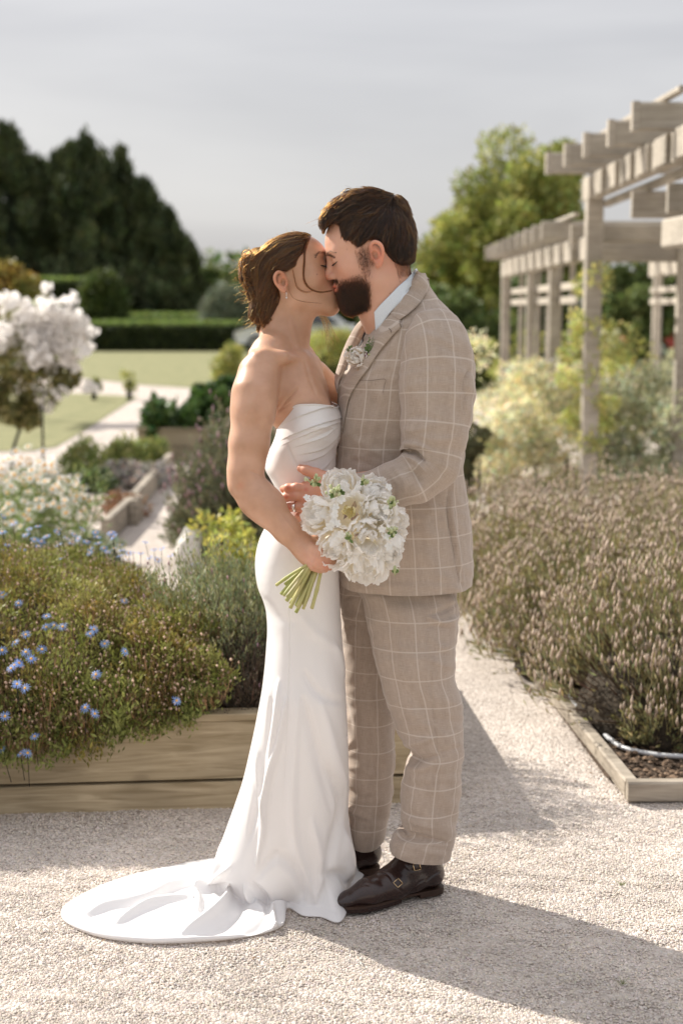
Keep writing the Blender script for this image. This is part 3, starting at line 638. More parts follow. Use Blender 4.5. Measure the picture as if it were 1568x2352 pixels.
sk_f = [  # ridges and valleys of the skirt, in picture pixels
    (D((190, 0), (180, 200), (130, 480), (95, 800)), .010, 9, 0), (D((230, 100), (190, 350), (120, 600), (100, 850), (60, 1050)), .012, 8, 0), (D((150, 100), (110, 400), (60, 700), (20, 900)), -.010, 9, 0),
    (D((60, 350), (80, 600), (100, 820)), .006, 6, 0), (D((300, 100), (280, 400), (265, 700), (290, 950), (400, 1250)), .007, 12, 0),
    (D((330, 100), (400, 350), (470, 600), (500, 750)), -.010, 15, 0), (D((470, 500), (560, 700), (520, 900), (440, 1090)), -.016, 16, 0), (D((560, 850), (600, 1000), (600, 1120)), .012, 12, 0),
    (D((400, 1250), (430, 1050), (380, 800)), .010, 12, 0), (D((460, 1100), (560, 1110), (585, 1180)), -.012, 12, 0), (D((330, 1250), (300, 1100), (180, 1000), (60, 1120)), -.010, 14, 0),
    ([(700, 1545), (720, 1580), (755, 1605), (790, 1610)], -.007, 10, 0), ([(665, 1330), (665, 1500), (660, 1640), (650, 1850)], -.0018, 1.6, 0), ([(690, 1410), (720, 1450), (770, 1490)], .004, 14, 0),
    ([(620, 1560), (618, 1700), (600, 1850)], .005, 12, 0), ([(770, 1480), (785, 1520), (793, 1560)], .006, 9, 0), ([(600, 1370), (640, 1420), (680, 1430)], -.003, 12, 0),
    ([(740, 1620), (765, 1720), (785, 1830), (770, 1960)], .008, 14, 0),
    # gathered folds where the skirt meets the ground
    (T_((905, 215), (890, 330), (870, 400)), .010, 7, 0), (T_((945, 310), (900, 350), (860, 395)), .014, 7, 0), (T_((1000, 380), (1040, 440), (1085, 490)), .014, 7, 0), (T_((1030, 370), (1090, 440), (1090, 500)), -.010, 7, 0),
    (T_((1130, 540), (1120, 480), (1180, 462)), .018, 6, 1), (T_((930, 380), (870, 400), (800, 410), (790, 440)), .020, 7, 1), (T_((945, 390), (930, 450), (860, 520), (745, 585)), .030, 9, 1), (T_((990, 400), (990, 470), (900, 560), (820, 590)), -.016, 13, 1), (T_((800, 400), (815, 450), (810, 500)), .018, 6, 1),
    (T_((850, 370), (700, 395), (600, 450), (430, 480), (350, 515)), .026, 7, 1), (T_((790, 430), (650, 455), (560, 490), (470, 545)), .022, 7, 1), (T_((330, 470), (345, 510), (370, 545)), .014, 8, 1),
    (T_((800, 480), (640, 530), (500, 560)), -.008, 12, 1), (T_((1160, 545), (1080, 585), (960, 605), (700, 612), (450, 600), (320, 560), (265, 500)), .010, 7, 1), (T_((1100, 500), (1060, 560), (1000, 590)), -.006, 10, 1), (T_((1115, 530), (1140, 560), (1160, 545)), .014, 6, 1)]
for path, amp, wid, flat in sk_f:
    Vf = fold(Vf, Ns_, path, amp*(1 if flat else 1.35), wid, axis=(0, 0, 1) if flat else None)
hm_ = Vs[-4:].shape[0]; n0 = (ms_-2)*NS; Vf[n0:, 2] = np.where(True, .001, 0)
Vf[:, 2] = np.maximum(Vf[:, 2], .0008)
obj('skirt', new_mesh('skirt', Vf, Qs), M_SATIN, bride)

# ================================================================== the man
groom = thing('person', 'bearded man in a beige windowpane check suit kissing the woman, hand on her waist', 'person', tuple(G(960, 2040)*[1, 1, 0]))
fg = Field(P(628, 1215, 3.4)*[1, 0, 1]+[0, 3.33, 0], P(1052, 462, 3.6)*[1, 0, 1]+[0, YG+.15, 0], .0028)
add_head(fg, HG, True)
fg.cone(HG.w(-.026, 0, -.030), P(905, 700, 3.55), .056, .060, .03); fg.cone(HG.w(.012, 0, -.072), P(890, 720, 3.55), .054, .052, .03); fg.cone(P(905, 700, 3.55), P(905, 830, 3.56), .06, .075, .03)
fg.cone(HG.w(.000, 0, -.060), P(880, 715, 3.55), .056, .054, .03)
# near arm: from the shoulder through the sleeve to the hand on her waist
fg.chain([P(905, 770, 3.55), P(975, 800, 3.47), P(995, 840, 3.43), P(992, 950, 3.41), P(978, 1055, 3.39), P(900, 1108, 3.378), HP(640, 400, 3.40), HP(520, 450, 3.408)], [.06, .05, .048, .045, .040, .036, .029, .026], .02)
fg.ell(HP(480, 470, 3.412), (.040, .018, .040), k=.02); fg.ell(HP(430, 520, 3.412), (.034, .016, .040), k=.02)
for pts, rs in [([(640, 300, 3.395), (500, 240, 3.40), (400, 205, 3.405), (345, 185, 3.412)], [.0165, .0135, .0118, .0098]),
                ([(420, 410, 3.405), (300, 385, 3.398), (215, 390, 3.407), (165, 400, 3.424)], [.0125, .0108, .0104, .0092]),
                ([(410, 490, 3.405), (290, 475, 3.396), (195, 485, 3.405), (140, 500, 3.424)], [.0125, .0110, .0106, .0092]),
                ([(410, 590, 3.405), (310, 590, 3.397), (220, 598, 3.405), (170, 600, 3.424)], [.0120, .0106, .0102, .0090]),
                ([(400, 660, 3.41), (330, 690, 3.405), (290, 730, 3.412), (250, 740, 3.425)], [.0110, .0095, .0090, .0080])]:
    fg.chain([HP(*q) for q in pts], rs, .0055)
Vg, Qg = fg.mesh(); Tg = head_tint(Vg, HG, True)
px_, py_ = proj(Vg); N2 = vnormals(Vg, Qg)
hand_ = (py_ > 1040)[:, None]; Tg = np.where(hand_, np.array([[.94, .83, .78]]), Tg)
for cx, cy_, r_, c_ in [(918, 646, 1.5, (.4, .3, .28)), (796.5, 572, 1.2, (.5, .4, .4)), (895, 674, 1, (.4, .3, .3)), (900, 600, 26, (1.0, .9, .88))]+[(614.7+.22*x, 1034.9+.22*y, 5, (.95, .62, .58)) for x, y in [(215, 388), (197, 485), (222, 598), (400, 405), (395, 490)]]+[(690.6, 1075.6, 4.5, (1.1, 1.25, 1.3))]:
    m_ = np.exp(-((px_-cx)**2+(py_-cy_)**2)/r_**2)[:, None]; Tg = Tg*(1-m_)+Tg*m_*np.array(c_)
for a in [[(405, 215), (398, 235)], [(430, 225), (424, 250)]]: Vg = fold(Vg, N2, [(614.7+.22*x, 1034.9+.22*y) for x, y in a], -.001, 1.2)
Tg = tint_line(Vg, Tg, [(750, 585), (758, 585), (768, 590)], 1.8, (.3, .24, .22), .6, YG)
obj('body', new_mesh('body', Vg, Qg, cols=Tg), M_SKING, groom)
# ring
rc = HP(287, 592, 3.3975); ax_ = HP(310, 590, 3.397)-HP(220, 598, 3.405); ax_ /= np.linalg.norm(ax_); a1 = np.cross(ax_, [0, 0, 1.]); a1 /= np.linalg.norm(a1); a2 = np.cross(a1, ax_)
th = np.linspace(0, 2*np.pi, 29)[:-1]; Vr = []
for dr, dx in [(.0113, -.0028), (.0124, -.0026), (.0124, .0026), (.0113, .0028)]:
    Vr.append(rc+ax_*dx+dr*(np.cos(th)[:, None]*a1+np.sin(th)[:, None]*a2))
Vr = np.concatenate(Vr); obj('ring', new_mesh('ring', Vr, np.concatenate([grid_faces(4, 28)])), M_SILV, groom)
face_hairs('eyebrow', fg, HG, -1, [(.074, .046, .018), (.086, .036, .025), (.094, .022, .023), (.099, .010, .019)], 60, .0045, .0003, (-.66, -.36, -.06), M_LASH, groom, .0008)
face_hairs('eyelashes', fg, HG, -1, [(.079, .045, -.002), (.088, .036, -.005), (.090, .028, -.006), (.090, .021, -.005)], 26, .006, .0006, (.7, -.5, -.5), M_LASH, groom, .0003)
# hair on his head
ZG = lambda *a: [(689.9+.2*x, 407.7+.2*y) for x, y in a]
hg_out = ZG((265, 610), (228, 560), (222, 500), (262, 400), (340, 300), (440, 235), (520, 195), (620, 160), (760, 138), (900, 148), (1020, 180), (1130, 205), (1220, 280), (1262, 380), (1300, 470), (1322, 600), (1326, 760), (1312, 900), (1298, 975),
            (1230, 1010), (1150, 1012), (1060, 975), (1000, 920), (950, 850), (900, 775), (840, 735), (760, 745), (700, 800), (650, 830), (600, 790), (560, 745), (500, 740), (462, 690), (450, 630), (440, 575), (390, 545), (330, 545), (295, 580))
fhg = cap_field(HG, hg_out, YG, [((-.012, 0, .040), (.102, .080, .094), .0), ((.035, 0, .105), (.062, .058, .042), .02), ((-.02, 0, .12), (.07, .062, .042), .02), ((-.06, 0, -.02), (.062, .064, .07), .02), ((.082, 0, .092), (.038, .052, .030), .02), ((-.07, 0, .10), (.05, .05, .04), .02), ((.03, 0, .02), (.05, .071, .05), .01)], k=.012, inset=.0045)
Vq, Qq = fhg.mesh(); Nq = vnormals(Vq, Qq); M_HAIRG = mat('dark_brown_hair', (.018, .012, .009), .5, (.035, .024, .018), scale=60, bump=.5, bscale=220)
for path, amp, wid in [(ZG((1100, 230), (1000, 330), (860, 420)), -.006, 4), (ZG((440, 420), (560, 380), (700, 420)), -.006, 4), (ZG((330, 470), (420, 520), (520, 500)), -.005, 3), (ZG((560, 290), (700, 280), (850, 330)), -.005, 4), (ZG((600, 460), (750, 420), (900, 400)), .005, 5), (ZG((500, 330), (640, 330), (780, 370)), .005, 4), (ZG((300, 400), (380, 420), (480, 450)), .005, 4)]:
    Vq = fold(Vq, Nq, path, amp, wid)
hairg = obj('hair', new_mesh('hair', Vq, Qq), M_HAIRG, groom)
HM_G = hair_mat('hair_strand_dark', .80, .42, .34, .45)
dirg = idw([(689.9+.2*x, 407.7+.2*y, a, b) for x, y, a, b in [(850, 170, -1, .05), (650, 220, -1, .1), (450, 300, -1, .6), (300, 450, -.5, 1), (260, 560, -.1, 1), (400, 450, -.9, .5), (550, 420, -1, .25), (700, 380, -1, .25), (850, 400, -.8, .5), (1000, 200, -.9, -.1), (1100, 260, .3, .5), (1180, 260, 1, .6),
        (1250, 400, .5, 1), (1000, 420, -.25, 1), (1150, 500, .0, 1), (1280, 700, 0, 1), (1150, 800, -.1, 1), (900, 600, -.35, 1), (750, 600, -.45, 1), (600, 600, -.5, .9), (500, 650, -.1, 1), (480, 560, -.2, 1), (640, 760, -.2, 1), (1100, 950, -.1, 1), (1000, 800, -.2, 1)]])
SG = grow(fhg, roots_on(Vq, Nq, 17000), dirg, 11, .0046, .0030, wob=.34, lift=.004)
tg = np.array([.7, 1, 1, 1, 1, 1, .95, .85, .7, .5, .25]); add_hair_curves('hair_strands', SG, .00030*tg, HM_G, hairg)
HM_G2 = hair_mat('hair_strand_mid_brown', .74, .5, .36, .5); pxv, pyv = proj(Vq); topw = np.clip((545-pyv)/30, 0, 1)*np.clip((960-pxv)/40, .15, 1)+.03
SG2 = grow(fhg, roots_on(Vq, Nq, 800, flt=topw), dirg, 11, .0048, .0046, wob=.5, clump=6, lift=.007); add_hair_curves('hair_strands', SG2, .00030*tg, HM_G2, hairg)
qf = []
for _ in range(26):      # the tousled front
    x_ = rng.uniform(740, 800); y_ = np.interp(x_, [740, 770, 800], [500, 470, 452])+rng.normal(0, 8); yk = YG-rng.uniform(.0, .06)
    qf += [a_[:11] for a_ in lockset_([(x_+26, y_-8, yk), (x_+12, y_-12, yk), (x_-1, y_-2, yk-.003), (x_-6+rng.normal(0, 3), y_+13+rng.normal(0, 5), yk-.004)], 7, .0011)]
add_hair_curves('front_tuft', np.array(qf), .00036*tg, HM_G2, hairg)
fl = []
for _ in range(110):
    i = rng.integers(len(Vq)); q = Vq[i].copy(); px0, py0 = proj(q)
    if py0 > 520: continue
    d = Nq[i]*.9+np.array([-.5, 0, .1])+rng.normal(0, .4, 3); L_ = rng.uniform(.01, .024); t = np.linspace(0, 1, 11)[:, None]; fl.append(q+d*L_*t+np.array([-.3, 0, -.7])*L_*t**2)
add_hair_curves('loose_strands', np.array(fl), .00022*tg, HM_G, hairg)
# beard: short hairs over the jaw
LG = HG.loc(Vg); Tl = 1-Tg[:, 0]; wts = np.clip(Tl-.12, 0, 1)**1.3*(LG[:, 0] > .012)*(LG[:, 0] > -.0)*(LG[:, 2] < .02)*(LG[:, 2] > -.135)*(LG[:, 0] < .13); wts = wts*np.where(Vg[:, 1] < YG+.02, 1, .5)
i = rng.choice(len(Vg), 36000, p=wts/wts.sum()); Ng = vnormals(Vg, Qg); rt = Vg[i]+rng.normal(0, .0008, (len(i), 3)); nn = Ng[i]; ll = LG[i]
dn = HG.M@np.array([.30, 0, -.95]); ln = np.interp(ll[:, 2], [-.12, -.09, -.06, -.03], [.0100, .0085, .0048, .0034])[:, None]*rng.uniform(.6, 1.15, (len(i), 1))
ln = ln*np.interp(ll[:, 0], [0, .03, .06], [.6, .9, 1.05])[:, None]
BP = []
for t in np.linspace(0, 1, 5):
    BP.append(rt+(nn*.22*t*(1-.35*t)+dn*(.35*t+.65*t*t)+rng.normal(0, .05, (len(i), 3))*t)*ln)
HM_BD = hair_mat('beard_hair', .78, .52, .32, .4)
add_hair_curves('beard', np.stack(BP, 1), .00018*np.array([1, 1, .9, .7, .3]), HM_BD, groom)
# nape, sideburn fade
wt2 = ((LG[:, 0] < -.045) & (LG[:, 0] > -.13) & (LG[:, 2] < -.028) & (LG[:, 2] > -.075)) | ((LG[:, 0] > .0) & (LG[:, 0] < .036) & (LG[:, 2] > -.03) & (LG[:, 2] < .012) & (np.abs(LG[:, 1]) > .045)); pw_ = np.where(LG[:, 0] > 0, .30, 1.)*wt2; i = rng.choice(len(wt2), 5000, p=pw_/pw_.sum()); d2 = HG.M@np.array([.2, 0, -1.])
SB = np.stack([Vg[i]+(Ng[i]*.3*t+d2*t)*.009 for t in np.linspace(0, 1, 4)], 1); add_hair_curves('short_sides', SB, .00013*np.array([1, 1, .8, .4]), HM_BD, groom)
# ---------------------------------------------------------------- cloth of the suit
def suit_mat(name, c1=(.36, .285, .232), c2=(.50, .41, .345), line=(.66, .59, .53), pu=.060, pv=.073):
    m = bpy.data.materials.new(name); nt, N, L = nodes(m); o = N('ShaderNodeOutputMaterial'); b = N('ShaderNodeBsdfPrincipled')
    b.inputs['Roughness'].default_value = .85; b.inputs['Sheen Weight'].default_value = .3; b.inputs['Sheen Roughness'].default_value = .5; b.inputs['Specular IOR Level'].default_value = .2
    uv = N('ShaderNodeUVMap'); sp = N('ShaderNodeSeparateXYZ'); L(uv.outputs[0], sp.inputs[0])
    def M(op, a, b_=None, c=None):
        n = N('ShaderNodeMath'); n.operation = op
        for k, v in enumerate((a, b_, c)):
            if v is None: continue
            if isinstance(v, (int, float)): n.inputs[k].default_value = v
            else: L(v, n.inputs[k])
        return n.outputs[0]
    def line_(x, p, w):
        f = M('ABSOLUTE', M('SUBTRACT', M('FRACT', M('DIVIDE', x, p)), .5)); d = M('MULTIPLY', f, p)
        return M('SUBTRACT', 1., M('MINIMUM', M('MAXIMUM', M('DIVIDE', M('SUBTRACT', d, w), .0010), 0.), 1.))
    lu = line_(sp.outputs[0], pu, .0011); lv = line_(sp.outputs[1], pv, .0011); ln = M('MULTIPLY', M('MINIMUM', M('ADD', lu, lv), 1.2), .52)
    def noise(sc, st, det=3):
        mp = N('ShaderNodeMapping'); mp.inputs['Scale'].default_value = st; L(uv.outputs[0], mp.inputs[0]); nz = N('ShaderNodeTexNoise'); nz.inputs['Scale'].default_value = sc; nz.inputs['Detail'].default_value = det; L(mp.outputs[0], nz.inputs['Vector']); return nz.outputs[0]
    a = noise(900, (1, .06, 1)); c = noise(900, (.06, 1, 1)); wv = M('ADD', M('MULTIPLY', a, .5), M('MULTIPLY', c, .5)); slub = noise(60, (1, .2, 1), 5)
    mr = N('ShaderNodeMapRange'); mr.inputs[1].default_value = .36; mr.inputs[2].default_value = .64; L(M('ADD', M('MULTIPLY', wv, .75), M('MULTIPLY', slub, .25)), mr.inputs[0])
    m1 = N('ShaderNodeMix'); m1.data_type = 'RGBA'; L(mr.outputs[0], m1.inputs[0]); m1.inputs[6].default_value = (*c1, 1); m1.inputs[7].default_value = (*c2, 1)
    m2 = N('ShaderNodeMix'); m2.data_type = 'RGBA'; L(ln, m2.inputs[0]); L(m1.outputs[2], m2.inputs[6]); m2.inputs[7].default_value = (*line, 1); L(m2.outputs[2], b.inputs[0])
    bp = N('ShaderNodeBump'); bp.inputs['Strength'].default_value = .35; bp.inputs['Distance'].default_value = .0012; L(wv, bp.inputs['Height'])
    big = noise(9, (1, 1, 1), 3); b2 = N('ShaderNodeBump'); b2.inputs['Strength'].default_value = .35; b2.inputs['Distance'].default_value = .012; L(big, b2.inputs['Height']); L(bp.outputs[0], b2.inputs['Normal']); L(b2.outputs[0], b.inputs['Normal'])
    tr = N('ShaderNodeBsdfTranslucent'); L(m2.outputs[2], tr.inputs[0]); ms = N('ShaderNodeMixShader'); ms.inputs[0].default_value = .06; L(b.outputs[0], ms.inputs[1]); L(tr.outputs[0], ms.inputs[2]); L(ms.outputs[0], o.inputs[0])
    return m
M_SUIT = suit_mat('check_linen')
def finish(name, V, Q, uv, n1, folds_, mt, parent, off=(0, 0), thick=0):
    N = weld_normals(V, Q, n1); x, y, z = V.T
    if mt.name.startswith('check'): V = V+N*(.0016*np.sin(x*47+z*31+1.3*np.sin(z*23))+.0013*np.sin(z*71+x*38+y*29+1.7*np.sin(x*33+z*12))+.0008*np.sin(z*150+y*90+2*np.sin(z*37)))[:, None]
    if (N*(V-V.mean(0))).sum() < 0: Q = Q[:, ::-1]; N = -N
    for f_ in folds_: V = fold(V, N, *f_)
    o = obj(name, new_mesh(name, V, Q, uv=uv+np.array(off)), mt, parent); return o, V, Q
# jacket body
jk = [(1339, 784, 1083, .166, 3.585), (1325, 780, 1085, .166, 3.585), (1300, 777, 1086, .162, 3.585), (1250, 774, 1083, .156, 3.585), (1200, 771, 1079, .154, 3.585), (1150, 769, 1073, .151, 3.585), (1110, 768, 1067, .149, 3.585), (1060, 769, 1064, .150, 3.585), (1000, 772, 1067, .156, 3.585),
      (950, 777, 1078, .163, 3.585), (910, 779, 1086, .168, 3.585), (870, 784, 1089, .172, 3.585), (830, 803, 1086, .174, 3.585), (790, 826, 1075, .172, 3.585), (755, 850, 1060, .160, 3.58), (725, 873, 1040, .138, 3.575), (695, 893, 1012, .105, 3.57), (668, 915, 992, .078, 3.565), (645, 935, 982, .062, 3.56), (628, 950, 974, .05, 3.56)]
V, arc, v, ref = loft(jk, 200, 190, power=2.25); Vj, Qj, uvj, n1 = close_uv(V, arc, v, ref, .35)
# hem dips a little at the front
jf = [([(1030, 1120), (1028, 1180), (1042, 1260), (1056, 1350)], -.010, 2.0), ([(1036, 1135), (1037, 1190), (1050, 1260), (1064, 1345)], .007, 5), ([(780, 955), (770, 1010), (775, 1080)], -.004, 5),
      ([(880, 900), (860, 980), (840, 1060)], .003, 12), ([(905, 760), (880, 800), (830, 875)], -.004, 9), ([(800, 1000), (850, 1030), (900, 1060)], .004, 9), ([(790, 1050), (840, 1065), (880, 1080)], -.004, 6),
      ([(1000, 1150), (980, 1200), (985, 1300)], .003, 14), ([(1060, 1020), (1040, 1080), (1050, 1150)], .004, 8), ([(900, 1230), (940, 1210), (1010, 1190)], -.002, 8), ([(1025, 690), (1040, 720), (1068, 760)], .003, 8)]
_, Vj, Qj = finish('jacket', Vj, Qj, uvj, n1, jf, M_SUIT, groom, (.012, .030))
jacket = bpy.data.objects[_.name]
BJ = BVHTree.FromPolygons([tuple(x) for x in Vj], [tuple(map(int, q)) for q in Qj])
def cast(bvh, px, py, off=.003, Ydef=3.5):
    o = Vector((0, 0, CAM_H)); d = Vector(ray(px, py)).normalized(); h = bvh.ray_cast(o, d)
    if h[0] is None: return None
    return np.array(h[0]-d*off)
def ribbon(name, A, B, mt, parent, bvh=None, off=.004, n=40, m=9, thick=.003, uvk=1.0, bulge=0., uvo=(0, 0), YA=None, YB_=None):
    """a strip of cloth between two lines given in picture pixels, lying on a surface (or at given distances), with its own thickness"""
    a = catmull(np.array(A, float), n); b = catmull(np.array(B, float), n); V = np.zeros((n, m, 3)); miss = np.zeros((n, m), bool)
    for i in range(n):
        for j in range(m):
            t = j/(m-1); q = a[i]*(1-t)+b[i]*t
            if bvh is not None:
                h = cast(bvh, q[0], q[1], off)
                if h is None: miss[i, j] = True; continue
                V[i, j] = h
            else: V[i, j] = P(q[0], q[1], q[2])
    if miss.any():
        for i in range(n):
            g = np.flatnonzero(~miss[i])
            for j in np.flatnonzero(miss[i]):
                if len(g): jj = g[np.argmin(abs(g-j))]; q = a[i]*(1-j/(m-1))+b[i]*j/(m-1); V[i, j] = P(q[0], q[1], V[i, jj, 1])
                else: q = a[i]*(1-j/(m-1))+b[i]*j/(m-1); V[i, j] = P(q[0], q[1], 3.5)
    V[:, :, 1] = (V[:, :, 1]+np.roll(V[:, :, 1], 1, 0)*0)
    if bulge: V[:, :, 1] -= bulge*np.sin(np.linspace(0, np.pi, m))[None]
    px, py = proj(V); ux = (V[:, :, 0]+V[:, :, 1]*.6)*uvk; uy = V[:, :, 2]
    back = V+np.array([0, thick, 0]); VV = np.concatenate([V.reshape(-1, 3), back.reshape(-1, 3)]); g = grid_faces(n, m, wrap=False); k = n*m
    F = [list(q) for q in g]+[list(q[::-1]+k) for q in g]
    idx = np.arange(k).reshape(n, m); ring = list(idx[0])+list(idx[1:, -1])+list(idx[-1, :-1][::-1])+list(idx[1:-1, 0][::-1])
    for i in range(len(ring)): c, d = ring[i], ring[(i+1) % len(ring)]; F.append([d, c, c+k, d+k])
    uv = np.concatenate([np.stack([ux, uy], -1).reshape(-1, 2)]*2)+np.array(uvo)
    me = new_mesh(name, VV, [[int(x) for x in f] for f in F], True, uv=uv)
    return obj(name, me, mt, parent)
# the lapel has its check running along its own edge, so turn its UV
def turn_uv(o, ang):
    l = o.data.uv_layers[0].data; n = len(l); a = np.zeros(n*2, np.float32); l.foreach_get('uv', a); a = a.reshape(-1, 2); c, s_ = math.cos(ang), math.sin(ang)
    a = np.stack([a[:, 0]*c-a[:, 1]*s_, a[:, 0]*s_+a[:, 1]*c], 1).astype(np.float32); l.foreach_set('uv', a.ravel())
lap = ribbon('lapel', [(884, 711), (868, 730), (855, 746), (842, 763), (828, 789), (812, 815), (799, 840), (786, 866), (777, 893), (774, 925), (777, 950), (782, 990)], [(920, 736), (921, 750), (912, 759), (903, 769), (890, 784), (877, 799), (862, 820), (849, 841), (823, 876), (802, 914), (793, 955), (785, 996)], M_SUIT, jacket, BJ, off=.007, n=60, m=12, thick=.006, uvo=(.02, .01)); turn_uv(lap, R(-38))
col = ribbon('collar', [(958, 621), (945, 640), (925, 665), (905, 690), (885, 712), (884, 713)], [(985, 640), (983, 662), (972, 684), (957, 703), (938, 720), (917, 735)], M_SUIT, jacket, BJ, off=.009, n=40, m=12, thick=.006, uvo=(.03, .02)); turn_uv(col, R(-50))
far = ribbon('lapel', [(853, 706, 3.60), (838, 725, 3.605), (818, 746, 3.61), (806, 765, 3.615), (796, 784, 3.62), (785, 810, 3.62), (777, 835, 3.62), (770, 858, 3.62), (768, 880, 3.61), (773, 902, 3.59)],
             [(860, 722, 3.595), (850, 740, 3.595), (838, 762, 3.595), (828, 788, 3.60), (812, 815, 3.60), (801, 838, 3.60), (790, 860, 3.60), (782, 878, 3.60), (778, 893, 3.58), (778, 905, 3.58)], M_SUIT, jacket, None, n=44, m=9, thick=.006, bulge=.012); turn_uv(far, R(35))
def trace_mesh(o): me = o.data; me.update(); return BVHTree.FromPolygons([v.co[:] for v in me.vertices], [p.vertices[:] for p in me.polygons])
M_LINE = mat('dark_gap_thread', (.17, .13, .105), .9)
def seam(name, pts, rad, mt, parent, bvh, off=.0008, n=40):
    q = catmull(np.array(pts, float), n); V = [cast(bvh, *p_, off) for p_ in q]; V = np.array([x for x in V if x is not None])
    if len(V) > 2: return tubes(name, [V], [np.full(len(V), rad)], mt, parent, 5)
seam('gorge_seam', [(944, 713), (931, 724), (918, 735), (920, 750)], .0009, M_LINE, jacket, trace_mesh(lap), .0012, 30)
seam('pocket_welt', [(825, 873), (850, 874), (883, 871), (882, 886), (879, 902)], .0004, M_LINE, jacket, BJ)
def trace_mesh(o): me = o.data; me.update(); return BVHTree.FromPolygons([v.co[:] for v in me.vertices], [p.vertices[:] for p in me.polygons])
BL = trace_mesh(lap)
seam('buttonhole', [(893, 754), (897, 759), (898, 764)], .0009, M_LINE, jacket, BL, .001, 8)
# sleeves
def limb(name, pts, mt, parent, n=120, m=150, folds_=(), off=(0, 0), seam_at=np.pi/2, blend=.3, power=2.1, cap_start=False):
    """pts: px, py, Y, radius across in picture pixels, depth radius in metres"""
    s_ = catmull(np.array(pts, float), m); C_ = np.array([P(a, b, c) for a, b, c, _, _ in s_]); t = np.gradient(C_, axis=0); t /= np.linalg.norm(t, axis=1)[:, None]
    a = np.cross(t, [0, 1., 0]); a /= np.linalg.norm(a, axis=1)[:, None]; b = np.cross(a, t); th = seam_at+np.arange(n)/n*2*np.pi
    cx, sy = np.cos(th), np.sin(th); cx = np.sign(cx)*np.abs(cx)**(2/power); sy = np.sign(sy)*np.abs(sy)**(2/power); sg = 1 if b[0][1] > 0 else -1
    ra = np.array([S(r_, y_) for _, _, y_, r_, _ in s_]); V = C_[:, None]+ra[:, None, None]*cx[None, :, None]*a[:, None]+sg*s_[:, 4][:, None, None]*sy[None, :, None]*b[:, None]
    per = np.linalg.norm(V-np.roll(V, 1, 1), axis=2); arc = np.cumsum(per, 1)-per; arc = arc-arc[:, [int(n/2)]]; v = np.concatenate([[0], np.cumsum(np.linalg.norm(np.diff(C_, axis=0), axis=1))])
    Vc, Qc, uv, n1 = close_uv(V, arc, v, per.sum(1).mean(), blend); return finish(name, Vc, Qc, uv, n1, folds_, mt, parent, off)
slf = [([(925, 1034), (950, 1040), (975, 1058)], -.018, 5.5), ([(930, 1052), (955, 1062), (975, 1085)], .012, 6), ([(925, 1020), (955, 1022), (990, 1035)], .009, 7), ([(940, 1078), (960, 1095), (965, 1115)], -.009, 6), ([(905, 1075), (925, 1100), (930, 1130)], .007, 8),
       ([(925, 985), (950, 990), (985, 980)], .004, 8), ([(890, 1095), (905, 1120), (905, 1150)], -.006, 6), ([(985, 1060), (1010, 1080), (1020, 1100)], -.004, 9), ([(1078, 850), (1068, 870), (1062, 900)], -.008, 4), ([(1075, 900), (1065, 925), (1068, 950)], -.006, 4),
       ([(975, 765), (1000, 775), (1050, 800)], .005, 9), ([(950, 810), (940, 850), (935, 900)], .004, 8), ([(960, 1000), (1010, 1010), (1060, 1000)], .004, 10), ([(940, 960), (970, 955), (1010, 965)], -.004, 9), ([(1040, 870), (1035, 940), (1040, 1000)], .003, 14)]
so, Vsl, Qsl = limb('sleeve', [(985, 737, 3.47, 18, .022), (988, 744, 3.46, 44, .05), (994, 760, 3.445, 64, .066), (1000, 790, 3.428, 76, .076), (1003, 830, 3.415, 83, .080), (1003, 880, 3.405, 86, .081), (1002, 940, 3.398, 84, .079), (998, 990, 3.39, 79, .076), (992, 1030, 3.385, 74, .072), (985, 1062, 3.378, 70, .067), (966, 1086, 3.372, 64, .063), (935, 1104, 3.368, 58, .060), (895, 1118, 3.368, 53, .056), (850, 1130, 3.372, 49, .050), (805, 1137, 3.376, 46, .046), (768, 1140, 3.380, 42, .042)],
                    M_SUIT, jacket, folds_=slf, off=(.055, .01), m=190)
# far sleeve goes round her back
limb('sleeve', [(900, 775, 3.70, 40, .05), (880, 820, 3.74, 70, .07), (860, 900, 3.77, 66, .07), (830, 980, 3.78, 60, .062), (780, 1030, 3.75, 52, .052), (730, 1045, 3.71, 45, .045), (695, 1045, 3.69, 40, .040)], M_SUIT, jacket, n=60, m=60)
# shirt and tie
M_SHIRT = mat('pale_blue_shirt', (.66, .72, .80), .75, (.70, .76, .84), scale=300, bump=.1, bscale=900, sheen=.1, bdist=.001)
M_TIE = mat('dark_tie', (.030, .022, .022), .6, (.045, .032, .03), scale=400)
sh = [(1340, 800, 1030, .12, 3.57), (1150, 790, 1040, .125, 3.57), (1000, 790, 1040, .13, 3.57), (880, 792, 1050, .14, 3.57), (830, 812, 1040, .13, 3.57), (790, 835, 1020, .12, 3.57), (760, 851, 1000, .105, 3.565), (735, 857, 990, .085, 3.56), (712, 860, 975, .070, 3.555), (705, 862, 965, .066, 3.555)]
V, arc, v, ref = loft(sh, 90, 70); Vc, Qc, uv, n1 = close_uv(V, arc, v, ref); so2, _, _ = finish('shirt', Vc, Qc, uv, n1, [], M_SHIRT, groom)
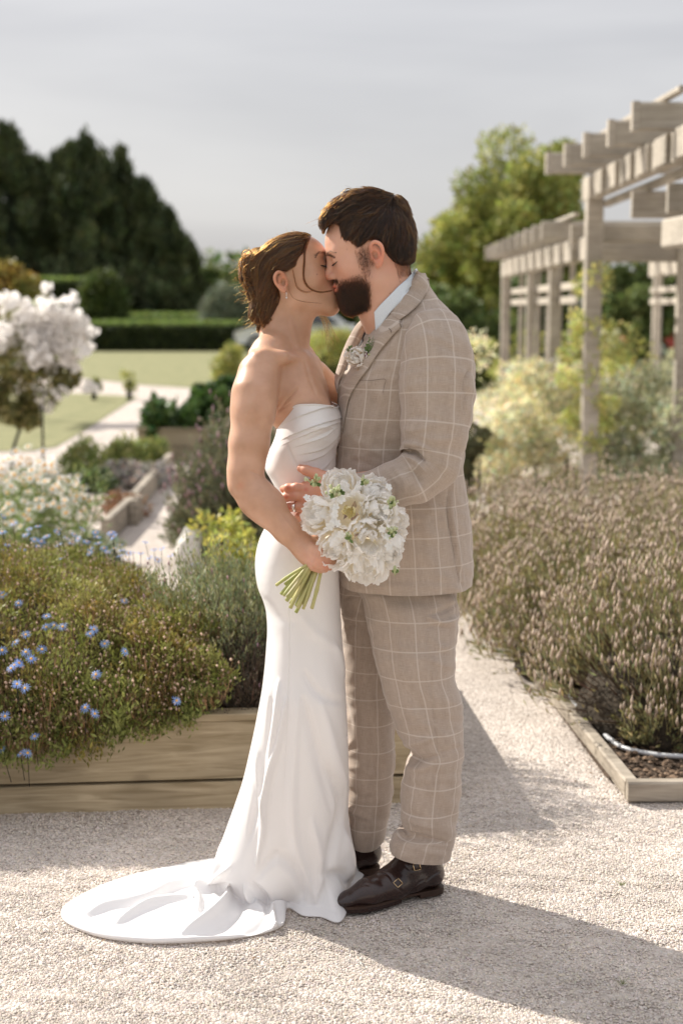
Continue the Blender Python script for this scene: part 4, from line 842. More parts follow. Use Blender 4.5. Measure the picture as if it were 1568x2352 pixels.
# folded shirt collar: a band round the neck, high at the nape, meeting at the throat
def band(name, up, lo, mt, parent, n=90, thick=.004):
    """two rings given by side-view picture points (front -> back) and half widths"""
    def ring(pts):
        p_ = np.array([list(P(x, y, 3.555))+[w] for x, y, w in pts]); q = catmull(p_, n//2+1); L_ = [np.array([a[0], 3.555-a[3], a[2]]) for a in q]; Rr = [np.array([a[0], 3.555+a[3], a[2]]) for a in q[::-1]][1:-1]; return np.array(L_+Rr)
    A, B = ring(up), ring(lo); rows = [A, B, B+(B-B.mean(0))*(-thick/.06), A+(A-A.mean(0))*(-thick/.06), A]; V = np.concatenate(rows); return obj(name, new_mesh(name, V, grid_faces(5, len(A))), mt, parent)
band('shirt_collar', [(856, 716, .002), (868, 705, .030), (885, 690, .052), (910, 663, .064), (935, 638, .052), (950, 622, .030), (956, 616, .002)], [(857, 748, .003), (866, 738, .040), (884, 718, .064), (905, 696, .074), (935, 664, .068), (958, 640, .040), (965, 632, .002)], M_SHIRT, so2)
BN = BVHTree.FromPolygons([tuple(x) for x in np.concatenate([Vg, Vj])], [tuple(map(int, q)) for q in np.concatenate([Qg, Qj+len(Vg)])])
ribbon('shirt_collar', [(859, 717), (874, 699), (893, 680), (913, 659), (929, 645), (941, 636), (953, 618)], [(862, 760), (876, 745), (896, 718), (916, 697), (936, 678), (953, 662), (970, 637)], M_SHIRT, so2, BN, off=.006, n=40, m=8, thick=.004)
tie = ribbon('tie', [(850, 735, 3.545), (845, 745, 3.54), (836, 763, 3.545), (824, 792, 3.55), (806, 822, 3.555), (790, 858, 3.56), (778, 890, 3.57)], [(862, 740, 3.53), (864, 760, 3.525), (860, 790, 3.53), (850, 830, 3.53), (835, 870, 3.53), (815, 900, 3.54), (800, 930, 3.55)], M_TIE, so2, None, n=26, m=7, thick=.006, bulge=.004)
fl_ = []
for x, y in [(848.5, 752)]:
    for k in range(6): fl_.append((x+1.5*math.cos(k*1.047), y+1.5*math.sin(k*1.047)))
mb = MB(); BT = trace_mesh(tie)
for x, y in fl_:
    h = cast(BT, x, y, .0008)
    if h is not None: mb.add(*tube([h-[0, .0004, 0], h+[0, .0004, 0]], .0006, 6))
if mb.n: obj('flower_motif', mb.mesh('flower_motif', True), M_SHIRT, tie)
# jacket button and seams
M_BTN = mat('dark_horn_button', (.05, .035, .028), .35)
for x, y in [(776, 978), (773, 1022)]:
    h = P(x, y, 3.56); obj('button', MB().add(*tube([h+[-.003, 0, 0], h+[.003, 0, 0]], [.009, .009], 14)).mesh('button', True), M_BTN, jacket)
tro = [  # near leg
    (1300, 800, 1046, .105, 3.58), (1345, 812, 1050, .105, 3.56), (1372, 827, 1050, .102, 3.545), (1400, 837, 1050, .100, 3.535), (1417, 841, 1052, .099, 3.53), (1466, 850, 1048, .096, 3.52), (1510, 860, 1045, .096, 3.51), (1552, 871, 1045, .094, 3.51), (1590, 881, 1056, .092, 3.51), (1629, 891, 1061, .090, 3.51), (1660, 902, 1064, .088, 3.51), (1691, 916, 1065, .087, 3.51), (1712, 934, 1065, .086, 3.51), (1726, 940, 1065, .086, 3.51),
    (1745, 933, 1064, .085, 3.51), (1762, 928, 1062, .084, 3.51), (1812, 922, 1058, .082, 3.51), (1847, 918, 1055, .080, 3.51), (1864, 917, 1053, .080, 3.51), (1890, 923, 1049, .079, 3.51), (1906, 929, 1046, .078, 3.51), (1913, 910, 1045, .080, 3.51), (1922, 902, 1043, .082, 3.51), (1936, 898, 1040, .082, 3.51), (1946, 895, 1036, .080, 3.51), (1952, 895, 1033, .078, 3.51)]
T2_ = lambda *a: [(627.2+.3467*x, 1223+.3467*y) for x, y in a]
tf = [(T2_((1010, 400), (1020, 700), (1050, 1100), (1090, 1500), (1085, 1800)), -.0035, 2.0), (T2_((1050, 540), (1130, 520), (1220, 470)), -.007, 6), (T2_((1030, 560), (1130, 600), (1225, 560)), .007, 7), (T2_((1040, 700), (1130, 760), (1200, 720)), .006, 8), (T2_((1040, 850), (1120, 880), (1200, 900)), .005, 9), (T2_((1000, 640), (1080, 620), (1200, 640)), -.004, 6),
      (T2_((905, 1440), (960, 1500), (1090, 1480)), -.010, 7), (T2_((850, 1400), (930, 1400), (1060, 1360)), .008, 9), (T2_((870, 1550), (960, 1570), (1060, 1540)), .007, 9), (T2_((1080, 1300), (1150, 1340), (1250, 1300)), .004, 10), (T2_((1100, 1460), (1180, 1440), (1255, 1420)), -.004, 8), (T2_((880, 1640), (960, 1690), (1040, 1670)), -.005, 9),
      (T2_((875, 1970), (940, 2010), (1080, 2040), (1160, 2060)), -.010, 6), (T2_((790, 1995), (880, 2000), (930, 2010)), .012, 6), (T2_((860, 1880), (960, 1930), (1060, 1960)), .007, 8), (T2_((840, 1800), (900, 1860), (1000, 1880)), -.004, 8), (T2_((1140, 2100), (1160, 2140), (1110, 2180)), -.005, 8), (T2_((900, 2090), (980, 2100), (1100, 2130)), .004, 9),
      (T2_((600, 450), (700, 900), (800, 1200)), .003, 6), (T2_((760, 500), (830, 800), (900, 1150), (960, 1350)), .003, 12)]
V, arc, v, ref = loft(tro, 150, 260, power=2.15, tilt=0)
zz = V[:, :, 2]; lo = np.clip((P(900, 1920, 3.51)[2]-zz)/.06, 0, 1); V[:, :, 2] -= lo*np.clip((V[:, :, 0]-P(895, 1960, 3.51)[0]), 0, .2)*.17
Vc, Qc, uv, n1 = close_uv(V, arc, v, ref, .25); tr1, Vt, Qt = finish('trousers', Vc, Qc, uv, n1, tf, M_SUIT, groom, (.028, .02))
tro2 = [(1300, 775, 1000, .12, 3.62), (1345, 776, 960, .11, 3.65), (1400, 778, 930, .10, 3.68), (1460, 781, 918, .097, 3.69), (1552, 786, 908, .092, 3.70), (1640, 789, 907, .089, 3.70), (1700, 792, 907.5, .086, 3.70), (1743, 792, 906, .085, 3.70), (1812, 792, 903, .082, 3.70), (1864, 795, 894, .080, 3.70), (1916, 800, 884, .077, 3.70), (1928, 802, 880, .074, 3.70), (1936, 804, 874, .072, 3.70)]
tf2 = [(T2_((470, 440), (530, 420), (600, 430)), -.006, 5), (T2_((460, 540), (540, 560), (600, 540)), .006, 5), (T2_((470, 640), (540, 620), (610, 640)), -.005, 5), (T2_((600, 600), (596, 900), (600, 1150)), -.003, 1.8), (T2_((480, 1560), (600, 1570), (680, 1620)), .006, 8), (T2_((480, 1830), (560, 1860), (640, 1900)), .009, 9), (T2_((500, 1700), (600, 1760), (700, 1740)), -.005, 8), (T2_((520, 1380), (500, 1420), (490, 1440)), .004, 6), (T2_((480, 1130), (490, 1200), (520, 1290)), -.005, 7)]
V, arc, v, ref = loft(tro2, 110, 170, power=2.1); Vc, Qc, uv, n1 = close_uv(V, arc, v, ref, .25); finish('trouser_leg', Vc, Qc, uv, n1, tf2, M_SUIT, tr1, (.01, .047))
# ---------------------------------------------------------------- shoes
M_LEATH = mat('dark_brown_leather', (.022, .011, .010), .26, (.034, .016, .013), scale=14, bump=.06, bscale=90, spec=.5, coat=.15)
M_SOLE = mat('brown_leather_sole', (.055, .028, .018), .5, (.035, .018, .012), scale=30); M_GOLD = mat('brass_buckle', (.75, .56, .34), .25, metal=1)
def shoe(parent, heel, toe, near=True):
    heel = np.array(heel); toe = np.array(toe); heel[2] = toe[2] = 0; d = toe-heel; L_ = np.linalg.norm(d); f_ = d/L_; w_ = np.cross([0, 0, 1.], f_)
    def w(x, y, z): return heel+f_*x*L_+w_*y+np.array([0, 0, z])
    M3 = np.stack([f_, w_, [0, 0, 1.]], 1); c_ = w(.5, 0, .05); fs = Field(c_-[.2, .12, .07], c_+[.2, .12, .12], .0028)
    fs.chain([w(.13, 0, .050), w(.30, .003, .048), w(.50, .006, .042), (w(.72, .006, .036)), w(.90, .002, .028)], [.035, .034, .038, .036, .024], .02)
    fs.cone(w(.10, 0, .052), w(.16, 0, .105), .033, .036, .02); fs.cone(w(.16, 0, .10), w(.34, 0, .088), .034, .032, .02); fs.cone(w(.34, 0, .085), w(.55, 0, .056), .032, .030, .02)
    fs.ell(w(.94, 0, .026), (.030, .024, .014), M3, .015)
    sl = (slice(None),)*3; zz_ = fs.ax[2][None, None, :]; fs.comb(sl, np.broadcast_to((.016-zz_).astype(np.float32), fs.F.shape), .004, 'i')
    # strap edges: shallow steps
    V, Q = fs.mesh(); N = vnormals(V, Q)
    if near:
        zl = lambda *a: [(752.6+.2*x, 1818.9+.2*y) for x, y in a]
        for p_, a_, wd in [(zl((560, 905), (640, 920), (720, 980), (750, 1060)), -.003, 2.2), (zl((750, 1060), (860, 1150), (930, 1160)), -.002, 2), (zl((1130, 1030), (1200, 960), (1290, 910)), -.003, 2.2), (zl((930, 1160), (1050, 1040), (1120, 1010)), -.002, 2.0), (zl((880, 840), (960, 900), (1120, 880)), -.002, 2), (zl((400, 1080), (440, 1060), (480, 1080)), -.0015, 3)]: V = fold(V, N, p_, a_, wd)
    up = obj('shoe', new_mesh('shoe', V, Q), M_LEATH, parent)
    prof = np.array([[0, 0], [.02, .024], [.10, .033], [.25, .030], [.40, .030], [.55, .038], [.72, .043], [.86, .038], [.95, .026], [.99, .012], [1.0, 0]])
    x = catmull(prof, 40); out = np.concatenate([x, x[::-1][1:-1]*[1, -1]]); n = len(out)
    def slab(name, z0, z1, xs, mt, gr=1.0):
        o_ = out.copy(); o_ = o_[(o_[:, 0] <= xs[1]) & (o_[:, 0] >= xs[0])]
        a = np.array([w(p_[0], p_[1]*gr, z0) for p_ in o_]); b_ = np.array([w(p_[0], p_[1]*gr, z1) for p_ in o_]); k = len(o_)
        ang = np.arctan2(o_[:, 1], o_[:, 0]-.5*(xs[0]+xs[1])); od = np.argsort(ang); a, b_ = a[od], b_[od]
        F = [[i, (i+1) % k, k+(i+1) % k, k+i] for i in range(k)]+[list(range(k))[::-1], list(range(k, 2*k))]
        obj(name, new_mesh(name, np.concatenate([a, b_]), F, False), mt, up)
    slab('sole', .011, .0175, (0, 1), M_SOLE); slab('heel', 0, .011, (0, .27), M_SOLE, .97); slab('sole_tread', .001, .011, (.45, 1), M_LEATH, .98)
    return up, V, Q
up1, Vs1, Qs1 = shoe(groom, G(1012, 2042), G(778, 2093)); up2, _, _ = shoe(groom, G(868, 1996), G(650, 2030), False)
BS = BVHTree.FromPolygons([tuple(x) for x in Vs1], [tuple(map(int, q)) for q in Qs1])
for (x, y), a, s_ in [((957, 1991), -.2, 8.5), ((913.6, 2028), -.75, 8.5)]:
    cs = []
    for k in range(5):
        t = a+R(45)+k*R(90); cs.append((x+s_*1.25*math.cos(t), y+s_*1.25*math.sin(t)))
    q = []
    for k in range(4):
        for f_ in np.linspace(0, 1, 5)[:-1]: q.append(cast(BS, cs[k][0]*(1-f_)+cs[k+1][0]*f_, cs[k][1]*(1-f_)+cs[k+1][1]*f_, .002))
    q = [z for z in q if z is not None]
    if len(q) > 4: tubes('buckle', [np.array(q+q[:1])], [.0012], M_GOLD, up1, 6)
# ================================================================== bouquet
M_PET = mat('cream_white_petal', (.95, .935, .91), .55, (.96, .95, .94), scale=30, transl=.45, tint=True, spec=.25, bump=.15, bscale=260, bdist=.001)
M_PETY = mat('yellow_stamen_petal', (.80, .70, .34), .6, (.84, .78, .52), scale=60, transl=.25)
M_STEM = mat('green_stem', (.30, .34, .10), .5, (.50, .44, .20), scale=18, stretch=(1, 1, .3), spec=.4); M_CUT = mat('cut_stem_end', (.55, .5, .25), .7)
M_LEAFB = mat('bouquet_leaf', (.10, .17, .05), .5, (.16, .24, .08), scale=40, transl=.25); M_BUD = mat('green_white_bud', (.42, .48, .22), .55, (.62, .64, .42), scale=80, transl=.15)
M_WHT = mat('small_white_blossom', (.82, .82, .80), .5, transl=.3)
def petal_mesh(name, Rr, b0, b1, half, seed, ruff=.06, n=11, m=13, notch=.05):
    r_ = np.random.default_rng(seed); s_ = np.linspace(0, 1, n)[:, None]; t = np.linspace(-1, 1, m)[None]
    wid = half*(np.clip(np.sin(np.pi*(s_*.80+.06)), 0, 1)**.55); end = 1-.16*np.abs(t)**2.4-notch*np.abs(np.sin(t*r_.uniform(5, 9)+r_.uniform(0, 6)))
    be = b0+(b1-b0)*s_*end; ph = t*wid; f1, f2 = r_.uniform(4, 7), r_.uniform(9, 15); p1, p2 = r_.uniform(0, 6, 2)
    rad = Rr*(1+ruff*s_**2*np.sin(t*f1+p1)+ruff*.5*s_**3*np.sin(t*f2+p2)+.05*np.sin(s_*5+p1)-.05*(1-t**2)*s_*(1-s_))
    V = np.stack([rad*np.sin(be)*np.cos(ph), rad*np.sin(be)*np.sin(ph), -rad*np.cos(be)+0*ph], -1)
    F = grid_faces(n, m, wrap=False); tt = np.clip(1-s_*1.3, 0, 1)+0*t; cols = np.stack([1+0*tt, 1-.05*tt, 1-.22*tt], -1).reshape(-1, 3)
    return new_mesh(name, V.reshape(-1, 3), F, cols=cols)
PT = {k: [petal_mesh('petal', *a, seed=sd*7+3+hash_, **kw) for sd in range(4)] for hash_, (k, a, kw) in enumerate([
    ('guard', (1.0, .35, 1.75, .62), dict(ruff=.045, notch=.03)), ('mid', (.86, .3, 2.05, .58), dict(ruff=.06, notch=.06)), ('in', (.66, .3, 2.35, .62), dict(ruff=.09, notch=.09)), ('core', (.44, .3, 2.6, .8), dict(ruff=.14, notch=.12))])}
for k in PT:
    for me_ in PT[k]: me_.materials.append(M_PET)
def place_dir(o, c, d, r, spin=0):
    q = Vector(d).to_track_quat('Z', 'Y'); M_ = Matrix.Translation(Vector(c))@q.to_matrix().to_4x4()@Matrix.Rotation(spin, 4, 'Z')@Matrix.Scale(r, 4); return M_
def peony(parent, c, d, r, counts, tint=(1, 1, 1), yellow=False, name='peony', seed=0, label=None):
    r_ = np.random.default_rng(100+seed); mb = MB(); cl = []
    for k in range(11):     # the crumpled heart, one mesh
        src = PT['core'][k % 4]; V = np.array([v.co[:] for v in src.vertices]); a = r_.uniform(0, 6.28); sc = r_.uniform(.5, 1.15); tl = r_.uniform(-.35, .35); ca, sa = math.cos(a), math.sin(a)
        if yellow: sc *= .75
        V = V@np.array([[math.cos(tl), 0, math.sin(tl)], [0, 1, 0], [-math.sin(tl), 0, math.cos(tl)]])*sc; V[:, 2] += .1; V = V@np.array([[ca, sa, 0], [-sa, ca, 0], [0, 0, 1]]); mb.add(V, [list(p_.vertices) for p_ in src.polygons])
    me = mb.mesh('peony_heart', True); a_ = me.color_attributes.new('tint', 'FLOAT_COLOR', 'POINT'); a_.data.foreach_set('color', np.tile(np.array([*tint, 1.], np.float32), len(me.vertices)))
    fo = obj(name, me, M_PETY if yellow else M_PET, None); fo.parent = parent; fo.matrix_parent_inverse = Matrix.Translation(-Vector(parent.location))
    fo.matrix_basis = place_dir(fo, c, d, r)
    for kind, n in counts:
        for k in range(n):
            o = bpy.data.objects.new('petal', PT[kind][r_.integers(4)]); COL.objects.link(o); o.parent = fo
            a = 2*math.pi*k/n+r_.normal(0, .18); s_ = r_.uniform(.88, 1.1); o.rotation_euler = (r_.normal(0, .12), r_.normal(0, .16), a); o.scale = (s_, s_*r_.uniform(.9, 1.15), s_*r_.uniform(.9, 1.1))
    if label: fo['label'] = label
    return fo
bq = thing('bouquet', 'round bouquet of white peonies with green stems held in the bride\'s hand', 'bouquet', tuple(P(730, 1290, 3.28)))
FULL = [('guard', 7), ('mid', 6), ('in', 5)]
for k, (x, z, Y, r, ax, ct, yl) in enumerate([
        (500, 680, 3.235, 190, (-.75, -1, .15), FULL, 0), (760, 350, 3.262, 210, (-.1, -.8, .8), FULL, 0), (1130, 430, 3.255, 180, (.55, -.8, .6), FULL, 0),
        (850, 640, 3.200, 185, (-.1, -1, .15), [('guard', 7), ('mid', 3)], 1), (1170, 640, 3.205, 190, (.35, -1, .15), FULL, 0), (1310, 760, 3.255, 190, (.95, -.8, .0), FULL, 0),
        (1050, 900, 3.185, 205, (.15, -1, -.15), [('guard', 8), ('mid', 5), ('in', 3)], 0), (700, 1020, 3.215, 200, (-.55, -1, -.45), FULL, 0), (1010, 1190, 3.232, 240, (.0, -.75, -.75), FULL, 0), (1270, 1060, 3.235, 190, (.7, -.8, -.5), FULL, 0)]):
    peony(bq, HP(x, z, Y+.02), ax, S(r*.245, Y), ct, yellow=yl, seed=k, label='open peony with a yellow centre' if yl else None)
# small blossoms and bud sprigs
def blossom_mesh():
    mb = MB()
    for k in range(5):
        a = k*1.2566; V = []
        for s_, w_ in [(0, .12), (.45, .34), (.8, .36), (1, .1)]:
            for t in (-1, 0, 1): V.append([s_, t*w_, .12*s_-.1*s_*s_+(.06 if t else 0)])
        V = np.array(V); c_, s2 = math.cos(a), math.sin(a); mb.add(V@np.array([[c_, s2, 0], [-s2, c_, 0], [0, 0, 1]]), [[i*3+j, i*3+j+1, i*3+j+4, i*3+j+3] for i in range(3) for j in range(2)])
    return mb.mesh('small_blossom', True)
BLM = blossom_mesh(); BLM.materials.append(M_WHT)
for x, z, Y in [(770, 510, 3.175), (710, 590, 3.18), (700, 660, 3.175), (730, 760, 3.175), (690, 730, 3.18), (1190, 820, 3.155), (1240, 640, 3.165), (770, 870, 3.17), (1250, 900, 3.17), (1260, 1000, 3.18), (1260, 380, 3.21), (410, 490, 3.22), (650, 790, 3.18), (1230, 600, 3.17)]:
    o = obj('small_blossom', BLM, None, None); o.parent = bq; o.matrix_parent_inverse = Matrix.Translation(-Vector(bq.location)); o.matrix_basis = place_dir(o, HP(x, z, Y), (rng.normal(0, .4), -1, rng.normal(.1, .4)), S(48*.22, 3.2)*rng.uniform(.8, 1.1), rng.uniform(0, 6))
def ellipsoid_mesh(c, r, n=8, m=6):
    V = [[0, 0, -1]]; th = np.arange(n)/n*6.2832
    for k in range(1, m):
        b = -math.pi/2+math.pi*k/m; V += [[math.cos(b)*math.cos(t), math.cos(b)*math.sin(t), math.sin(b)] for t in th]
    V.append([0, 0, 1]); F = [[0, 1+(k+1) % n, 1+k] for k in range(n)]
    for q in range(m-2): F += [[1+q*n+k, 1+q*n+(k+1) % n, 1+(q+1)*n+(k+1) % n, 1+(q+1)*n+k] for k in range(n)]
    b = 1+(m-2)*n; F += [[b+k, b+(k+1) % n, len(V)-1] for k in range(n)]; return np.array(V)*np.array(r)+np.array(c), F
for x, z, Y, n, sp in [(490, 310, 3.225, 12, 55), (690, 430, 3.175, 13, 60), (740, 400, 3.18, 7, 30), (1290, 530, 3.175, 12, 50), (1290, 830, 3.165, 12, 60), (1010, 300, 3.21, 7, 35), (1320, 1240, 3.23, 5, 25), (840, 890, 3.16, 6, 40)]:
    mb = MB()
    for k in range(n):
        q = HP(x+rng.normal(0, sp*.6), z+rng.normal(0, sp*.5), Y+rng.normal(0, .004)); rr = rng.uniform(.0022, .0042); mb.add(*ellipsoid_mesh(q, (rr, rr, rr*1.4))); mb.add(*tube([q, HP(x+5, z+60, Y+.012)], [.0009, .0011], 5))
    o = obj('bud_sprig', mb.mesh('bud_sprig', True), M_BUD, bq)
    mb = MB()
    for k in range(3):
        a = rng.uniform(0, 6.28); L_ = 60; c0 = HP(x+10, z+40, Y+.006); c1 = HP(x+10+L_*math.cos(a), z+40+L_*.7*math.sin(a), Y-.004); d = c1-c0; w_ = np.cross(d, [0, 1, .3]); w_ /= np.linalg.norm(w_); w_ *= .0042
        V = [c0]+[c0+d*t+w_*ww*sg+np.array([0, -.0015*abs(sg), 0]) for t, ww in ((.3, .9), (.65, 1), (.9, .5)) for sg in (-1, 0, 1)]+[c1]; mb.add(np.array(V), [[0, 1, 2], [0, 2, 3], [1, 4, 5, 2], [2, 5, 6, 3], [4, 7, 8, 5], [5, 8, 9, 6], [7, 10, 8], [8, 10, 9]])
    obj('leaf', mb.mesh('leaf', True), M_LEAFB, bq)
# stems: bound in the hand, spreading below it
ends = [(90, 1405), (180, 1395), (140, 1500), (165, 1515), (200, 1530), (195, 1570), (245, 1530), (240, 1600), (235, 1645), (300, 1620), (310, 1640), (355, 1600), (380, 1630), (295, 1690), (370, 1655), (460, 1650), (330, 1590), (270, 1560)]
for k, (x, z) in enumerate(ends):
    t = k/len(ends); mx_ = 395+185*np.clip((x-90)/370, 0, 1)+rng.normal(0, 12); mid = HP(mx_, 1190+rng.normal(0, 12)+20*t, 3.292+rng.uniform(-.012, .012)); e = HP(x, z, 3.285+rng.uniform(-.035, .03)); top = HP(mx_+170+rng.normal(0, 25), 960+rng.normal(0, 30), 3.30)
    pth = catmull(np.array([top, mid*.5+top*.5+[.002, 0, -.002], mid, mid*.5+e*.5+rng.normal(0, .0015, 3), e]), 18); r_ = rng.uniform(.0031, .0044); mb = MB().add(*tube(pth, np.linspace(r_, r_*1.15, 18)+r_*.25*np.exp(-((np.linspace(0, 1, 18)-rng.uniform(.6, .95))/.03)**2), 8))
    st = obj('stem', mb.mesh('stem', True), M_STEM, bq)
    d = pth[-1]-pth[-2]; d /= np.linalg.norm(d); obj('cut_end', MB().add(*tube([pth[-1]+d*.0002, pth[-1]+d*.0008], [r_*1.0, r_*.9], 8)).mesh('cut_end'), M_CUT, st)
# ------------------------------------------------------------------ buttonhole flower
LP_ = cast(BL, 822, 822, 0); yb = LP_[1] if LP_ is not None else 3.44
ZL = lambda x, y, Y: P(752.6+.16*x, 627.2+.16*y, Y)
bt = thing('boutonniere', 'white rose buttonhole flower pinned on the man\'s lapel', 'boutonniere', tuple(ZL(470, 1350, yb-.01)))
rc_ = ZL(405, 1190, yb-.022); ro = peony(bt, rc_, (-.25, -1, .25), S(30, 3.42), [('mid', 5), ('in', 6)], seed=77, name='rose_bloom')
mb = MB()
for k in range(7):
    a = ZL(500+rng.normal(0, 8), 1300, yb-.020); e = ZL(415+rng.normal(0, 14), 1480+rng.normal(0, 8), yb-.018); mb.add(*tube([a, (a+e)/2+rng.normal(0, .0005, 3), e], .0011, 6))
obj('stem', mb.mesh('stem', True), M_STEM, bt)
M_TW = mat('jute_twine', (.40, .27, .15), .8); mb = MB()
for k in range(5):
    c = ZL(492-k*10, 1325+k*15, yb-.020); th = np.linspace(0, 6.28, 13); mb.add(*tube(np.array([c+[.0048*math.cos(t), .0045*math.sin(t), .0012*math.cos(t)] for t in th]), .0010, 5))
obj('twine', mb.mesh('twine', True), M_TW, bt)
def sprig(name, bpts, n, ln, mt, parent, rad=.0005):
    mb = MB()
    for a, e in bpts:
        a = np.array(a); e = np.array(e); mb.add(*tube([a, e], rad, 4))
        for k in range(n):
            t = rng.uniform(.2, 1); q = a*(1-t)+e*t; d = (e-a)/np.linalg.norm(e-a)+rng.normal(0, .7, 3); d /= np.linalg.norm(d); w_ = np.cross(d, [0, 1., 0])*ln*.22; mb.add([q, q+d*ln*.5+w_, q+d*ln, q+d*ln*.5-w_], [[0, 1, 2, 3]])
    return obj(name, mb.mesh(name, True), mt, parent)
sprig('fern_sprig', [(ZL(560, 1180, yb-.026), ZL(x, y, yb-.030)) for x, y in [(600, 930), (560, 1020), (650, 1040), (620, 1000), (540, 1070)]], 26, .0055, M_LEAFB, bt)
M_FERN = mat('pale_feathery_fern', (.35, .36, .26), .7, transl=.3); sprig('feather_fern', [(ZL(590, 1150, yb-.026), ZL(x, y, yb-.032)) for x, y in [(650, 920), (690, 980), (710, 1050), (670, 950), (640, 960)]], 34, .0035, M_FERN, bt, .0003)
M_PURP = mat('purple_blossom', (.16, .035, .09), .6, (.25, .08, .16), scale=200)
mb = MB()
for k in range(9): mb.add(*ellipsoid_mesh(ZL(565+rng.normal(0, 16), 1175+rng.normal(0, 22), yb-.032+rng.normal(0, .002)), (.0022, .002, .0022), 6, 4))
obj('purple_flower', mb.mesh('purple_flower', True), M_PURP, bt); mb = MB()
for x, y in [(580, 1165), (610, 1190), (600, 1170)]: mb.add(*ellipsoid_mesh(ZL(x, y, yb-.036), (.0022, .002, .0026), 7, 5))
obj('bud', mb.mesh('bud', True), M_BUD, bt)
sprig('leaf', [(ZL(340, 1130, yb-.006), ZL(310, 1060, yb-.004)), (ZL(340, 1130, yb-.006), ZL(290, 1100, yb-.004))], 8, .010, M_LEAFB, bt)
# ================================================================== the garden
def leaf_quads(P0, D, U, ln, wd, cup=.0):
    """kite shaped leaves: base point, direction, side vector"""
    n = len(P0); ln = np.broadcast_to(np.asarray(ln, float), (n,))[:, None]; wd = np.broadcast_to(np.asarray(wd, float), (n,))[:, None]
    V = np.stack([P0, P0+D*ln*.45+U*wd*.5, P0+D*ln, P0+D*ln*.45-U*wd*.5], 1); F = np.arange(n*4).reshape(n, 4); return V.reshape(-1, 3), F
def rand_unit(n): v = rng.normal(0, 1, (n, 3)); return v/np.linalg.norm(v, axis=1)[:, None]
def side_of(D): s_ = np.cross(D, rand_unit(len(D))); return s_/(np.linalg.norm(s_, axis=1)[:, None]+1e-9)
def tint_cols(n, k, lo=.6, hi=1.4, hue=.12, groups=None):
    b = rng.uniform(lo, hi, n) if groups is None else groups*rng.uniform(.8, 1.2, n)
    c = np.stack([b*(1+rng.normal(0, hue, n)), b, b*(1+rng.normal(0, hue, n))], 1); return np.clip(np.repeat(c, k, 0), .1, 3)
def leaf_cloud(name, lumps, per, ln, wd, mt, parent, up=.2, lo=.6, hi=1.4, shell=.55, hue=.12, droop=0, aspect=1.0, kind='stuff'):
    """lumps: centres and radii (3 each); leaves fill a thick outer shell of every lump"""
    Cs = np.repeat(np.array([l[0] for l in lumps], float), per, 0); Rs = np.repeat(np.array([np.broadcast_to(l[1], 3) for l in lumps], float), per, 0); n = len(Cs)
    d = rand_unit(n); r = (shell+(1-shell)*rng.uniform(0, 1, n)**.6)[:, None]; r = r*(1+.12*rng.normal(0, 1, (n, 1))); P0 = Cs+d*Rs*r; P0[:, 2] = np.maximum(P0[:, 2], .004)
    D = d*.6+rand_unit(n)*.9+np.array([0, 0, up-droop]); D /= np.linalg.norm(D, axis=1)[:, None]; sz = rng.uniform(.6, 1.35, n)
    V, F = leaf_quads(P0, D, side_of(D), ln*sz, wd*sz); lb = np.repeat(rng.uniform(.8, 1.2, len(lumps)), per)
    me = new_mesh(name, V, F, False, cols=tint_cols(n, 4, lo, hi, hue, lb*rng.uniform(lo, hi, n))); o = obj(name, me, mt, parent); o['kind'] = kind; return o
def spikes(name, base, tips, wd, mt, parent, lo=.6, hi=1.4, hue=.1, kind='stuff', start=.45):
    n = len(tips); D = tips-base; L_ = np.linalg.norm(D, axis=1); D = D/L_[:, None]; P0 = base+D*(L_*start)[:, None]
    V, F = leaf_quads(P0, D, side_of(D), L_*(1-start), wd*rng.uniform(.7, 1.3, n)); o = obj(name, new_mesh(name, V, F, False, cols=tint_cols(n, 4, lo, hi, hue)), mt, parent); o['kind'] = kind; return o
def blobs(pts, r, squash=1.0, m=1):
    """little six-cornered grains"""
    n = len(pts); b = np.array([[1, 0, 0], [0, 1, 0], [-1, 0, 0], [0, -1, 0], [0, 0, squash], [0, 0, -squash]], float); a = rng.uniform(0, 6.28, n); c, s_ = np.cos(a), np.sin(a)
    v = b[None]*rng.uniform(.75, 1.25, (n, 6, 1))*np.broadcast_to(np.asarray(r, float), (n,))[:, None, None]; x = v[..., 0]*c[:, None]-v[..., 1]*s_[:, None]; y = v[..., 0]*s_[:, None]+v[..., 1]*c[:, None]
    V = np.stack([x, y, v[..., 2]], -1)+pts[:, None]; f = np.array([[0, 1, 4], [1, 2, 4], [2, 3, 4], [3, 0, 4], [1, 0, 5], [2, 1, 5], [3, 2, 5], [0, 3, 5]]); F = (f[None]+np.arange(n)[:, None, None]*6).reshape(-1, 3); return V.reshape(-1, 3), F
def gx(px, py, z=0): return G(px, py, z)
